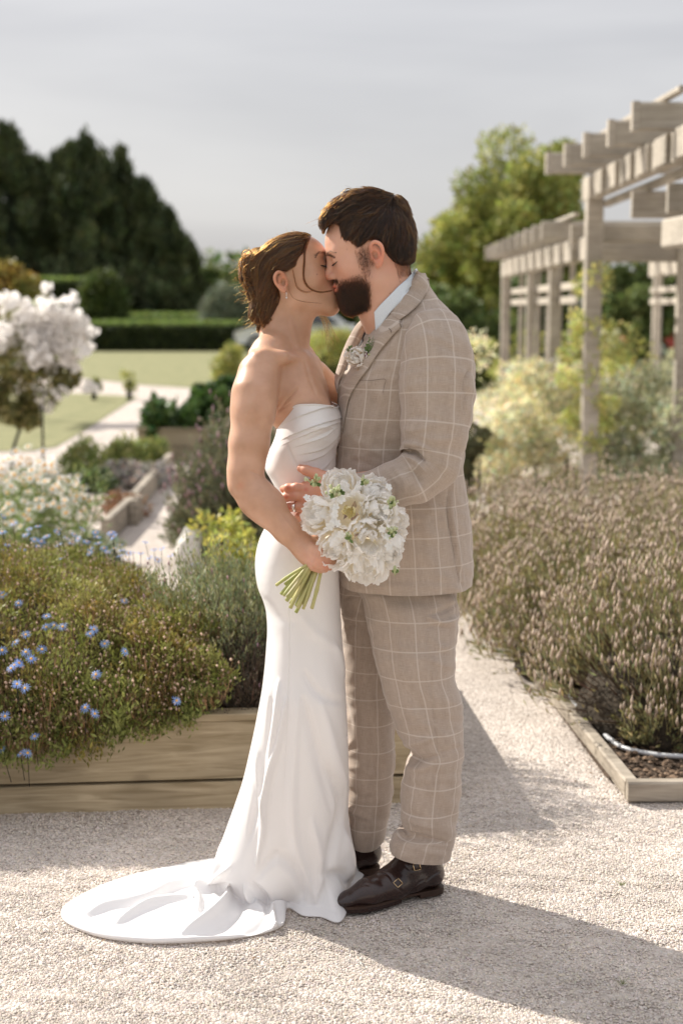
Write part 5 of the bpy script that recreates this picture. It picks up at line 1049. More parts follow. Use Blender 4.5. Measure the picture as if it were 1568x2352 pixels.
# ---- gravel, lawn, soil
def gravel_mat(name):
    m = bpy.data.materials.new(name); nt, N, L = nodes(m); o = N('ShaderNodeOutputMaterial'); b = N('ShaderNodeBsdfPrincipled'); b.inputs['Roughness'].default_value = .9; b.inputs['Specular IOR Level'].default_value = .2
    tc = N('ShaderNodeTexCoord'); vo = N('ShaderNodeTexVoronoi'); vo.inputs['Scale'].default_value = 125; L(tc.outputs['Object'], vo.inputs['Vector'])
    cr = N('ShaderNodeValToRGB'); e = cr.color_ramp.elements; e[0].position = 0; e[0].color = (.30, .255, .22, 1); e[1].position = 1; e[1].color = (.66, .60, .55, 1); k = e.new(.18); k.color = (.43, .37, .325, 1); k = e.new(.6); k.color = (.55, .485, .435, 1)
    sp = N('ShaderNodeSeparateColor'); L(vo.outputs['Color'], sp.inputs[0]); L(sp.outputs[0], cr.inputs[0])
    n2 = N('ShaderNodeTexNoise'); n2.inputs['Scale'].default_value = 2.6; n2.inputs['Detail'].default_value = 6; L(tc.outputs['Object'], n2.inputs['Vector']); mr = N('ShaderNodeMapRange'); mr.inputs[1].default_value = .3; mr.inputs[2].default_value = .7; mr.inputs[3].default_value = .80; mr.inputs[4].default_value = 1.12; L(n2.outputs[0], mr.inputs[0])
    mx = N('ShaderNodeMix'); mx.data_type = 'RGBA'; mx.blend_type = 'MULTIPLY'; mx.inputs[0].default_value = 1; L(cr.outputs[0], mx.inputs[6]); L(mr.outputs[0], mx.inputs[7]); L(mx.outputs[2], b.inputs[0])
    bp = N('ShaderNodeBump'); bp.inputs['Strength'].default_value = .9; bp.inputs['Distance'].default_value = .006; bp.invert = True; L(vo.outputs['Distance'], bp.inputs['Height']); L(bp.outputs[0], b.inputs['Normal']); L(b.outputs[0], o.inputs[0]); return m
M_GRAV = gravel_mat('pale_gravel')
M_STONE = mat('gravel_stone', (.55, .49, .435), .85, (.62, .56, .505), scale=40, tint=True, spec=.2)
M_EARTH = mat('far_earth', (.16, .17, .07), .9, (.24, .22, .11), scale=.4)
M_LAWN = mat('mown_lawn', (.15, .155, .062), .9, (.225, .215, .10), scale=3.5, bump=.6, bscale=90)
def sheet(name, pts, mt, kind='structure', th=0):
    V = np.array(pts, float); n = len(V); return obj(name, new_mesh(name, V, [list(range(n))], False), mt, kind=kind)
sheet('ground', [(-400, -60, -.03), (400, -60, -.03), (400, 900, -.03), (-400, 900, -.03)], M_EARTH)
# gravel yard, gently uneven where feet have pressed it
def gz(x, y): return (.0030*np.sin(x*11+2*np.sin(y*7))*np.sin(y*13+1.5*np.sin(x*9))+.0018*np.sin(x*31+y*17+2*np.sin(y*19))*np.sin(y*37-x*11)+.0015*np.sin(x*4+1)*np.sin(y*3.1))*np.clip((5.6-y)/1.2, 0, 1)-.0015
nx_, ny_ = 420, 520; tx_ = np.linspace(-1, 1, nx_); xs = 14*(np.sign(tx_)*np.abs(tx_)**2.4*.94+tx_*.06); ys = -1.5+39.5*np.linspace(0, 1, ny_)**1.8; X_, Y_ = np.meshgrid(xs, ys); Z_ = gz(X_, Y_)
obj('gravel_path', new_mesh('gravel_path', np.stack([X_, Y_, Z_-.003], -1).reshape(-1, 3), grid_faces(ny_, nx_, wrap=False)), M_GRAV, kind='structure')
lw = lambda *a: [tuple(G(x, y, .004)) for x, y in a]
sheet('lawn', lw((-700, 1036), (60, 1036), (130, 1026), (200, 985), (262, 945), (318, 910), (180, 903), (-700, 903)), M_LAWN)
sheet('lawn', lw((-2200, 868), (190, 868), (330, 884), (470, 893), (640, 897), (1050, 905), (4000, 905), (3000, 716), (-2600, 716)), M_LAWN)
# stones of the gravel one can see near the camera
def stones():
    n = 140000; Y = rng.uniform(2.55, 4.75, n); X = rng.uniform(-.31, .31, n)*Y*1.02; keep = rng.uniform(0, 1, n) < np.clip((4.9-Y)/1.2, .25, 1); X, Y = X[keep], Y[keep]
    d = poly_sdf(X.astype(np.float32), Y.astype(np.float32), hem[::6]); ok = d > -.004
    for h_, t_ in ((G(1012, 2042), G(778, 2093)), (G(868, 1996), G(650, 2030))):
        e = (t_-h_)[:2]; L_ = np.linalg.norm(e); e /= L_; a = (X-h_[0])*e[0]+(Y-h_[1])*e[1]; c = -(X-h_[0])*e[1]+(Y-h_[1])*e[0]; ok &= ~((a > -.005) & (a < L_+.005) & (np.abs(c) < .045))
    X, Y = X[ok], Y[ok]; n = len(X); r = rng.uniform(.0020, .0038, n)*np.where(rng.uniform(0, 1, n) > .98, 1.4, 1); pts = np.stack([X, Y, gz(X, Y)-.0025+r*.3*rng.uniform(-.6, 1.2, n)], 1); V, F = blobs(pts, r, .72)
    b = rng.uniform(.90, 1.22, n)*(1+.07*np.sin(X*5+2*np.sin(Y*4))*np.sin(Y*7+X*3)+.05*np.sin(X*17+Y*13))*np.where(rng.uniform(0, 1, n) > .975, .6, 1); c = np.stack([b*rng.normal(1.0, .03, n), b, b*rng.normal(1, .05, n)], 1); o = obj('gravel', new_mesh('gravel', V, F, False, cols=np.repeat(c, 6, 0)), M_STONE); o['kind'] = 'stuff'
stones()
mb = MB()
for k in range(60):     # dry leaves and twigs
    q = G(*[(1150+k*15, 1700+rng.uniform(-60, 120)), (rng.uniform(50, 1500), rng.uniform(1880, 2340))][k % 2]) if k > 3 else G([1190, 1325, 950, 1240][k], [1752, 1798, 2330, 2340][k]); a = rng.uniform(0, 3.14); L_ = rng.uniform(.006, .016); d = np.array([math.cos(a), math.sin(a), .1])*L_; w_ = np.array([-math.sin(a), math.cos(a), .25])*L_*.3; mb.add([q+[0, 0, .003], q+d*.5+w_+[0, 0, .003], q+d+[0, 0, .004], q+d*.5-w_+[0, 0, .005]], [[0, 1, 2, 3]])
o = obj('litter', mb.mesh('litter'), mat('dry_leaf', (.10, .055, .03), .8, (.2, .12, .06), scale=50)); o['kind'] = 'stuff'
for x, y in [(1425, 2035), (1428, 2262), (180, 2100)]:
    q = G(x, y); n = 26; tips = q+np.column_stack([rng.normal(0, .012, n), rng.normal(0, .012, n), rng.uniform(.006, .018, n)]); o = spikes('grass_tuft', np.repeat(q[None], n, 0), tips, .0012, mat('weed_green', (.16, .2, .05), .7), None, start=0)
# ---- timber
def timber(name, c1, c2, knots=True):
    m = bpy.data.materials.new(name); nt, N, L = nodes(m); o = N('ShaderNodeOutputMaterial'); b = N('ShaderNodeBsdfPrincipled'); b.inputs['Roughness'].default_value = .75; b.inputs['Specular IOR Level'].default_value = .25
    tc = N('ShaderNodeTexCoord'); oi = N('ShaderNodeObjectInfo'); va = N('ShaderNodeVectorMath'); va.operation = 'ADD'; cmb = N('ShaderNodeCombineXYZ'); L(oi.outputs['Random'], cmb.inputs[1]); sc = N('ShaderNodeVectorMath'); sc.operation = 'SCALE'; sc.inputs['Scale'].default_value = 13; L(cmb.outputs[0], sc.inputs[0]); L(tc.outputs['Object'], va.inputs[0]); L(sc.outputs[0], va.inputs[1])
    mp = N('ShaderNodeMapping'); mp.inputs['Scale'].default_value = (1.0, 4, 14); L(va.outputs[0], mp.inputs[0]); nz = N('ShaderNodeTexNoise'); nz.inputs['Scale'].default_value = 3; nz.inputs['Detail'].default_value = 7; nz.inputs['Distortion'].default_value = 1.4; L(mp.outputs[0], nz.inputs['Vector'])
    cr = N('ShaderNodeValToRGB'); e = cr.color_ramp.elements; e[0].position = .32; e[1].position = .68; e[0].color = (*c1, 1); e[1].color = (*c2, 1); L(nz.outputs[0], cr.inputs[0])
    m2 = N('ShaderNodeMapping'); m2.inputs['Scale'].default_value = (3.0, .4, 6.0); L(va.outputs[0], m2.inputs[0]); vo = N('ShaderNodeTexVoronoi'); vo.inputs['Scale'].default_value = 1.0; L(m2.outputs[0], vo.inputs['Vector']); kr = N('ShaderNodeValToRGB'); e = kr.color_ramp.elements; e[0].position = .06; e[0].color = (.30, .27, .25, 1); e[1].position = .16; e[1].color = (1, 1, 1, 1); L(vo.outputs['Distance'], kr.inputs[0])
    st = N('ShaderNodeTexNoise'); st.inputs['Scale'].default_value = 2.2; st.inputs['Detail'].default_value = 5; L(va.outputs[0], st.inputs['Vector']); sr = N('ShaderNodeMapRange'); sr.inputs[1].default_value = .35; sr.inputs[2].default_value = .6; sr.inputs[3].default_value = .72; sr.inputs[4].default_value = 1.05; L(st.outputs[0], sr.inputs[0])
    x1 = N('ShaderNodeMix'); x1.data_type = 'RGBA'; x1.blend_type = 'MULTIPLY'; x1.inputs[0].default_value = 1 if knots else 0; L(cr.outputs[0], x1.inputs[6]); L(kr.outputs[0], x1.inputs[7]); x2 = N('ShaderNodeMix'); x2.data_type = 'RGBA'; x2.blend_type = 'MULTIPLY'; x2.inputs[0].default_value = 1; L(x1.outputs[2], x2.inputs[6]); L(sr.outputs[0], x2.inputs[7]); L(x2.outputs[2], b.inputs[0])
    bp = N('ShaderNodeBump'); bp.inputs['Strength'].default_value = .25; bp.inputs['Distance'].default_value = .004; L(nz.outputs[0], bp.inputs['Height']); L(bp.outputs[0], b.inputs['Normal']); L(b.outputs[0], o.inputs[0]); return m
M_PINE = timber('planter_pine', (.29, .225, .135), (.49, .40, .27)); M_OLDW = timber('grey_weathered_timber', (.24, .205, .165), (.44, .385, .315), True)
M_SOIL = mat('dark_soil', (.045, .03, .02), .95, (.09, .06, .04), scale=30, bump=1, bscale=60); M_BOLT = mat('grey_bolt', (.25, .26, .26), .4, metal=.8)
PF, PR_, PLX, PBK = float(G(300, 1853)[1]), .335, -2.2, 5.75
tilt_ = (G(530, 1846)[1]-G(0, 1861)[1])/(G(530, 1846)[0]-G(0, 1861)[0])
pl = thing('raised_planter', 'long raised pine planter box overflowing with blue daisies behind the couple', 'planter', (-.9, PF+.7, 0)); ca, sa = math.cos(math.atan(tilt_)), math.sin(math.atan(tilt_))
Rz = np.array([[ca, -sa, 0], [sa, ca, 0], [0, 0, 1]])
def pbox(name, c, h, mt, par=pl, bev=.003, piv=None):
    me = MB().box((0, 0, 0), h, bev=bev).mesh(name); o = bpy.data.objects.new(name, me); COL.objects.link(o); me.materials.append(mt); c = np.array(c, float); p0 = np.array([-.35, PF, 0]) if piv is None else piv; c2 = p0+Rz@(c-p0)
    o.parent = par; o.matrix_parent_inverse = Matrix.Translation(-Vector(par.location)); o.location = c2; o.rotation_euler = (0, 0, math.atan(tilt_)); return o
ztop = P(560, 1640, PF)[2]; zg = P(560, 1793, PF)[2]; zc = P(560, 1657, PF)[2]
xm, xh = (PR_+PLX)/2, (PR_-PLX)/2
pbox('board', (xm, PF+.022, (zg-.004)/2-.008), (xh, .021, (zg-.004)/2+.008), M_PINE); pbox('board', (xm, PF+.024, (zg+.005+zc)/2), (xh, .021, (zc-zg-.005)/2), M_PINE); pbox('cap_rail', (xm, PF+.03, (zc+ztop)/2+.001), (xh+.004, .036, (ztop-zc)/2), M_PINE)
for z0, z1 in ((-.01, zg-.004), (zg+.005, zc)): pbox('board', (PR_-.022, (PF+PBK)/2+.024, (z0+z1)/2), (.02, (PBK-PF)/2-.024, (z1-z0)/2), M_PINE); pbox('board', (xm, PBK-.02, (z0+z1)/2), (xh, .02, (z1-z0)/2), M_PINE)
pbox('soil', (xm, (PF+PBK)/2, ztop*.42), (xh-.05, (PBK-PF)/2-.05, ztop*.42), M_SOIL)
for x, y in [(396, 1851), (390, 1822), (245, 1850+0)]:
    h = P(x, y-25 if y > 1830 else y, PF-.003); obj('bolt', MB().add(*tube([h, h+[0, .012, 0]], .0045, 8)).mesh('bolt'), M_BOLT, pl)
# ---- plants of the planter
M_DAISYLEAF = mat('daisy_bush_leaf', (.125, .15, .03), .55, (.23, .235, .07), scale=14, tint=True, transl=.25, spec=.3)
M_CORE = mat('dark_inner_shade', (.035, .027, .018), .95, (.06, .045, .03), scale=40, bump=1, bscale=80)  # near-black brown standing in for the shade inside the bushes
M_BROWNST = mat('dry_flower_stalk', (.26, .15, .07), .7, (.38, .25, .14), scale=30, tint=True, transl=.1); M_BUDP = mat('faded_pink_bud', (.42, .28, .20), .7, (.55, .40, .30), scale=60, tint=True)
M_BLUE = mat('blue_daisy_petal', (.25, .40, .86), .55, (.34, .50, .92), scale=60, transl=.45); M_DISC = mat('orange_daisy_disc', (.72, .38, .06), .7)
# the mound's outer skin: a height field that spills over the front board
def mound_pt(u, v):
    """u 0..1 left to right, v 0..1 from the hanging front edge over the crown to the back"""
    xl = -1.85+1.46*u; dr = np.interp(u, [0, .4, .55, .66, .8, 1], [.22, .215, .21, .225, .29, .31]); top = np.interp(u, [0, .4, .75, 1], [.655, .645, .575, .50])
    yv = catmull(np.array([[-.02], [-.085], [-.03], [.20], [.52], [.85], [1.15]]), 101)[:, 0]; zv = catmull(np.array([[0], [.16], [.50], [.82], [.97], [1.0], [.92]]), 101)[:, 0]; tv = np.linspace(0, 1, 101); yv = np.interp(v, tv, yv); zv = np.interp(v, tv, zv); yv = yv*np.interp(u, [0, .6, .85, 1], [1.2, 1.1, .6, .3])*(1) ; wv = np.sin(u*23+v*7)*np.sin(v*13-u*9); return np.stack([xl+.05*np.sin(v*11+u*4)*u, PF+yv-.035*wv*np.clip(v*4, 0, 1)+tilt_*(xl+.35), dr+(top-dr)*zv+.028*wv+.02*np.sin(u*47)*(v < .25)], -1)
db = thing('daisy_bush', 'sprawling blue daisy bush spilling over the front of the raised planter', 'bush', (-1.1, PF+.5, ztop*.84))
n = 70000; u, v = rng.uniform(0, 1, n), rng.uniform(0, 1, n); B = mound_pt(u, v); cl_ = .5+.5*np.sin(B[:, 0]*31+B[:, 2]*23)*np.sin(B[:, 1]*27+B[:, 0]*9); e1 = mound_pt(np.clip(u+.01, 0, 1), v)-mound_pt(np.clip(u-.01, 0, 1), v); e2 = mound_pt(u, np.clip(v+.01, 0, 1))-mound_pt(u, np.clip(v-.01, 0, 1)); nn_ = np.cross(e1, e2); nn_ /= np.linalg.norm(nn_, axis=1)[:, None]+1e-9
nn_ *= np.sign(nn_[:, 2]+.0001-nn_[:, 1]*.5)[:, None]; dep = rng.uniform(0, 1, n)**1.5*.11-cl_*.028; P0 = B-nn_*dep[:, None]+rng.normal(0, .006, (n, 3)); D = nn_*.5+rand_unit(n)*.7+np.array([0, 0, .45]); D /= np.linalg.norm(D, axis=1)[:, None]
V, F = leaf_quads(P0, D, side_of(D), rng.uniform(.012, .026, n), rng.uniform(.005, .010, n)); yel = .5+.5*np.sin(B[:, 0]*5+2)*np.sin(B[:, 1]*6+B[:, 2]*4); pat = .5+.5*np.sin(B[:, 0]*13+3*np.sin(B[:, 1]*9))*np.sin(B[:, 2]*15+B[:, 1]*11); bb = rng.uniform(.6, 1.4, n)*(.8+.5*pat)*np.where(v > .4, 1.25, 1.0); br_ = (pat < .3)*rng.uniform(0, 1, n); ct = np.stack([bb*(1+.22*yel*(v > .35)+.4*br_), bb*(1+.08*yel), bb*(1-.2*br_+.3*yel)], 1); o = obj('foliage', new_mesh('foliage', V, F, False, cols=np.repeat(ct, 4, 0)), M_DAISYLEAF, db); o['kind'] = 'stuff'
uu_, vv2 = np.meshgrid(np.linspace(0, .97, 40), np.linspace(0, 1, 30)); CP = mound_pt(uu_.ravel(), vv2.ravel()); c_in = np.array([0, PF+.6, .28]); CP = CP+(np.column_stack([CP[:, 0], np.full(len(CP), c_in[1]), np.full(len(CP), c_in[2])])-CP)*.17; obj('shade_core', new_mesh('shade_core', CP, grid_faces(30, 40, wrap=False)), M_CORE, db)  # added dark skin under the leaves, painted as the mound's inner shade
n = 11000; u, v = rng.uniform(0, 1, n), rng.uniform(.02, 1, n); B = mound_pt(u, v)-np.array([0, 0, .05]); T = B+np.column_stack([rng.normal(0, .018, n), rng.normal(-.012, .018, n), rng.uniform(.03, .11, n)]); spikes('stalks', B, T, .0019, M_BROWNST, db, start=0)
V, F = blobs(T[:3800], rng.uniform(.0018, .0050, 3800), 1.3); o = obj('buds', new_mesh('buds', V, F, False, cols=np.repeat(rng.uniform(.5, 1.2, (3800, 1))*np.ones((1, 3)), 6, 0)), M_BUDP, db); o['kind'] = 'stuff'
n = 260; u = rng.uniform(0, .8, n); B = mound_pt(u, np.full(n, .03)); T = B+np.column_stack([rng.normal(0, .02, n), rng.uniform(-.03, .0, n), rng.uniform(-.075, -.01, n)]); spikes('hanging_stalks', B, T, .0014, M_BROWNST, db, start=0); V, F = blobs(T[:90], .0035); o = obj('buds', new_mesh('buds', V, F, False, cols=np.ones((540, 3))), M_BUDP, db); o['kind'] = 'stuff'
def daisy_mesh(name, n=12, droop=.0, disc=.24):
    mb = MB()
    for k in range(n):
        a = k*6.2832/n+rng.normal(0, .06); c_, s_ = math.cos(a), math.sin(a); L_ = rng.uniform(.88, 1.05); V = np.array([[.15, -.05, 0], [.15, .05, 0], [.6*L_, .078, .06-droop*.4], [.6*L_, -.078, .06-droop*.4], [L_, .03, .02-droop], [L_, -.03, .02-droop]]); mb.add(V@np.array([[c_, s_, 0], [-s_, c_, 0], [0, 0, 1]]), [[0, 3, 2, 1], [3, 5, 4, 2]])
    me = mb.mesh(name); dm = MB().add(*ellipsoid_mesh((0, 0, .04), (disc, disc, .1), 8, 5)).mesh('disc', True); return me, dm
DZ = [daisy_mesh('daisy', 12, .1*k) for k in range(3)]
for a_, b_ in DZ: a_.materials.append(M_BLUE); b_.materials.append(M_DISC)
ZA = lambda x, y: (x*.4, 1003.5+y*.4); ZD = lambda x, y: (x*.4, 1505.3+y*.4)      # zooms used to read the flowers' places
near = [ZD(*q) for q in [(30, 350), (200, 465), (10, 535), (120, 565), (160, 560), (490, 300), (545, 335), (1015, 260), (552, 110), (180, 20), (112, 45), (65, 75), (100, 165), (145, 188)]]+[ZA(*q) for q in [(88, 1180), (150, 1135), (15, 1225), (150, 1235), (243, 1220), (182, 1275), (268, 1092), (312, 1082), (362, 1090), (520, 1130), (540, 1105), (602, 1188), (720, 1230), (268, 1030), (715, 942), (108, 955), (15, 908), (100, 1420), (555, 1362), (85, 1310), (110, 1298)]]
back = [ZA(*q) for q in [(70, 735), (85, 770), (375, 800), (450, 757), (560, 755), (290, 745), (270, 775), (420, 860), (475, 852), (355, 693), (220, 627), (125, 648), (515, 665), (580, 830), (10, 658), (80, 495), (170, 530), (220, 512), (270, 568), (330, 548), (385, 580), (450, 585), (475, 530), (565, 608), (640, 550), (655, 572), (620, 660), (690, 680), (690, 620), (735, 700), (810, 665), (835, 605), (885, 645), (770, 745), (740, 668), (980, 680), (1120, 725), (905, 705), (550, 550), (500, 600), (340, 620), (20, 455), (15, 545), (200, 590), (655, 640), (600, 640), (765, 665), (930, 640), (430, 560), (240, 600), (45, 620), (150, 560), (340, 530), (410, 610), (520, 640), (560, 575), (700, 650), (860, 690)]]
def put_daisy(px, py, Y, r, k, face):
    a_, b_ = DZ[k % 3]; o = bpy.data.objects.new('daisy', a_); COL.objects.link(o); o.parent = db; o.matrix_parent_inverse = Matrix.Translation(-Vector(db.location)); o.matrix_basis = place_dir(o, P(px, py, Y), face, r, rng.uniform(0, 6)); d_ = bpy.data.objects.new('disc', b_); COL.objects.link(d_); d_.parent = o
    q = P(px, py, Y); return q
stk = []
uu, vv_ = np.meshgrid(np.linspace(0, 1, 90), np.linspace(0, 1, 90)); MP = mound_pt(uu.ravel(), vv_.ravel()); mpx, mpy = proj(MP)
for k, (x, y) in enumerate(near+back):
    d2 = (mpx-x)**2+(mpy-y)**2; i = np.argmin(d2+ (MP[:, 1]-PF)*30); Yd = MP[i, 1]-.075 if k < len(near) else PF+rng.uniform(.75, 1.15)
    q = put_daisy(x, y, Yd, rng.uniform(.0155, .019), k, (rng.normal(0, .35), -rng.uniform(.35, .9), rng.uniform(.5, 1)) if k < len(near) else (rng.normal(0, .4), rng.normal(-.2, .3), 1)); stk.append([q+rng.normal(0, .012, 3)*[1, 1, 0]-[0, -.03, rng.uniform(.07, .12)], q])
stk = np.array(stk); tubes('flower_stalks', list(stk), [[.0011, .0009]]*len(stk), M_BROWNST, db, 4)['kind'] = 'stuff'
# rosemary / lavender kinds
M_ROSM = mat('grey_green_needle', (.24, .265, .13), .6, (.37, .38, .21), scale=20, tint=True, transl=.15); M_WOODY = mat('woody_twig', (.085, .055, .038), .85, (.15, .11, .08), scale=30, tint=True); M_SPIKE = mat('faded_lavender_spike', (.42, .32, .245), .75, (.56, .45, .36), scale=30, tint=True, transl=.2); M_LAVG = mat('lavender_foliage', (.27, .255, .11), .65, (.40, .37, .19), scale=14, tint=True, transl=.2); M_PINKF = mat('dusky_pink_flower', (.36, .20, .20), .7, (.28, .17, .22), scale=60, tint=True)
def bushy(name, label, cat, c, r, nleaf, ln, wd, mt, group=None, bare=0., core=.62, wood=800, spk=0, spk_mt=None, spk_len=.05, spk_r=.004, spread=1.0, front_dark=False, upb=.9, lump=.12, nlump=26):
    """an upright-twigged shrub: needles along shoots that radiate from the root, twigs and an added dark shade core inside"""
    c = np.array(c, float); r = np.array(r, float); t = thing(name, label, cat, tuple(c), group)
    nsh = max(60, nleaf//22); d = rand_unit(nsh); d[:, 2] = np.abs(d[:, 2]); d[:, 2] = d[:, 2]*.85+.12; d /= np.linalg.norm(d, axis=1)[:, None]; lum = 1+lump*np.sin(d[:, 0]*9+c[0]*7)*np.sin(d[:, 1]*8+c[1]*5)+lump*.6*rng.normal(0, 1, nsh); tip = d*r*lum[:, None]; root = tip*np.array([.35, .35, .15])
    tip[:, 2] += rng.normal(0, .02, nsh); wsh = np.where((d[:, 2] < .62) & (d[:, 1] < .2), 1-bare, 1.); wsh /= wsh.sum()
    V, F = ellipsoid_mesh((0, 0, 0), (1, 1, 1), 14, 9); V = V*np.array([r[0]*core, r[1]*core, r[2]*core*.9]); V[:, 2] = np.maximum(V[:, 2], -.01); obj('shade_core', new_mesh('shade_core', V+c, F), M_CORE, t)  # added dark ellipsoid that stands in for shade among the twigs
    k = rng.choice(nsh, nleaf, p=wsh); f = 1-rng.uniform(0, 1, nleaf)**1.6*.5; q = root[k]+(tip[k]-root[k])*f[:, None]; D = (tip[k]-root[k]); D /= np.linalg.norm(D, axis=1)[:, None]; D = D*.7+rand_unit(nleaf)*.45+np.array([0, 0, .35*upb]); D /= np.linalg.norm(D, axis=1)[:, None]
    br = (lum[k]*.9)*rng.uniform(.6, 1.4, nleaf); V, F = leaf_quads(q+c+rng.normal(0, .006, (nleaf, 3)), D, side_of(D), ln*rng.uniform(.6, 1.3, nleaf), wd*rng.uniform(.7, 1.3, nleaf)); cc_ = np.stack([br*(1+rng.normal(0, .12, nleaf)), br, br*(1+rng.normal(0, .12, nleaf))], 1); o = obj('foliage', new_mesh('foliage', V, F, False, cols=np.repeat(cc_, 4, 0)), mt, t); o['kind'] = 'stuff'
    if wood: k = rng.integers(nsh, size=wood); spikes('twigs', c+root[k]*np.array([.5, .5, .3])+rng.normal(0, .01, (wood, 3)), c+tip[k]*rng.uniform(.75, .97, (wood, 1)), .006*spread, M_WOODY, t, start=0)
    if spk:
        k = rng.choice(np.flatnonzero(d[:, 2] > .22), spk); b_ = tip[k]+c+rng.normal(0, .02*spread, (spk, 3)); e = b_+np.column_stack([rng.normal(0, .012, spk)+d[k, 0]*.03, rng.normal(0, .012, spk)+d[k, 1]*.03, rng.uniform(.7, 1.3, spk)*spk_len]); spikes('flower_stems', b_, e, .0022*spread, mt, t, start=0); mid = b_*.25+e*.75; V, F = blobs(mid, spk_r*rng.uniform(.7, 1.2, spk), 3.6); o = obj('flower_spikes', new_mesh('flower_spikes', V, F, True, cols=np.repeat(rng.uniform(.65, 1.3, (spk, 1))*np.ones((1, 3)), 6, 0)), spk_mt or M_SPIKE, t); o['kind'] = 'stuff'
    return t
bushy('rosemary_bush', 'grey green rosemary bush in the planter directly behind the bride', 'bush', (-.40, PF+.44, ztop*.7), (.34, .32, .50), 30000, .022, .0044, M_ROSM, wood=900, spk=150, spk_mt=M_PINKF, spk_len=.02, spk_r=.003)
bushy('rosemary_bush', 'dark dry low bush at the front of the planter beside the gown', 'bush', (-.30, PF+.17, ztop*.8), (.17, .15, .27), 5000, .013, .0032, mat('dry_brown_needle', (.07, .052, .035), .8, (.12, .095, .07), scale=20, tint=True), wood=1500)
bushy('rosemary_bush', 'rosemary bush in the planter hidden behind the man\'s thighs', 'bush', (.03, PF+.50, ztop*.7), (.26, .42, .52), 14000, .020, .0032, M_ROSM, wood=500)
lp_ = G(530, 1300); bushy('lavender_shrub', 'tall round lavender shrub behind the bride\'s elbow with faded pink heads', 'shrub', (lp_[0]+.06, lp_[1]+.25, 0), (.44, .45, .84), 46000, .032, .008, mat('dusty_green_leaf', (.17, .18, .10), .65, (.28, .275, .17), scale=10, tint=True, transl=.15), wood=900, spk=420, spk_mt=M_PINKF, spk_len=.05, spk_r=.007, spread=1.5)
# yellow green spurge
M_YEL = mat('yellow_green_leaf', (.40, .42, .08), .5, (.52, .50, .14), scale=8, tint=True, transl=.35); M_SAGE = mat('pale_sage_leaf', (.25, .29, .19), .6, (.33, .36, .25), scale=8, tint=True, transl=.25)
q = P(565, 1270, 6.6); t = thing('spurge_plant', 'bright yellow green spurge between the lavender shrub and the gown', 'plant', (q[0], q[1], 0)); leaf_cloud('foliage', [((q[0]-.02+rng.normal(0, .07), q[1]+rng.normal(0, .1), rng.uniform(.28, .52)), .06) for _ in range(16)], 130, .034, .016, M_YEL, t); leaf_cloud('lower_leaves', [((q[0]+rng.normal(0, .1), q[1]-.1+rng.normal(0, .1), rng.uniform(.08, .32)), .09) for _ in range(14)], 130, .035, .013, M_SAGE, t)
# white stone
q = G(430, 1318); V, F = ellipsoid_mesh((0, 0, 0), (1, 1, 1), 14, 10); V = V*(1+.13*np.sin(V[:, [0]]*5+1)*np.sin(V[:, [1]]*4+V[:, [2]]*6)+rng.normal(0, .03, (len(V), 1)))*np.array([.085, .07, .17]); V = V@np.array([[1, 0, .25], [0, 1, 0], [-.25, 0, 1]]).T*.85
o = obj('standing_stone', new_mesh('standing_stone', V+q+[0, .05, .12], F, False), mat('white_limestone', (.62, .59, .54), .85, (.72, .69, .65), scale=12, bump=.8, bscale=25)); o['label'] = 'upright white rock at the foot of the lavender shrub'; o['category'] = 'rock'
# ---- white daisies further back on the left
M_GRN = mat('fresh_green_leaf', (.24, .28, .08), .6, (.34, .37, .13), scale=8, tint=True, transl=.3); M_WPET = mat('white_flower_petal', (.80, .79, .76), .6, tint=True, transl=.35)
wd_, wdd = daisy_mesh('white_daisy', 9, .05, .3); wd_.materials.append(M_WHT); wdd.materials.append(M_DISC)
q = G(90, 1330); q = np.array([-1.86, 8.0, 0]); t = thing('white_daisy_bush', 'bush covered in white daisies under the standard rose', 'bush', tuple(q)); leaf_cloud('foliage', [((q[0]+rng.normal(0, .2), q[1]+rng.normal(0, .3), rng.uniform(.1, .5)), .15) for _ in range(40)], 220, .04, .009, mat('daisy_stem_leaf', (.13, .18, .05), .6, (.20, .25, .08), scale=8, tint=True, transl=.3), t, up=.6)
for k in range(300):
    a = rng.uniform(0, 6.28); rr = math.sqrt(rng.uniform(0, 1)); x, y = q[0]+.44*rr*math.cos(a), q[1]+.6*rr*math.sin(a); z = .70-.26*rr*rr+rng.normal(0, .035)-.12*rng.uniform()**2
    o = bpy.data.objects.new('daisy', wd_); COL.objects.link(o); o.parent = t; o.matrix_parent_inverse = Matrix.Translation(-Vector(t.location)); o.matrix_basis = place_dir(o, (x, y, z), (rng.normal(0, .4), -.7+rng.normal(0, .3), 1), rng.uniform(.028, .040)); d_ = bpy.data.objects.new('disc', wdd); COL.objects.link(d_); d_.parent = o
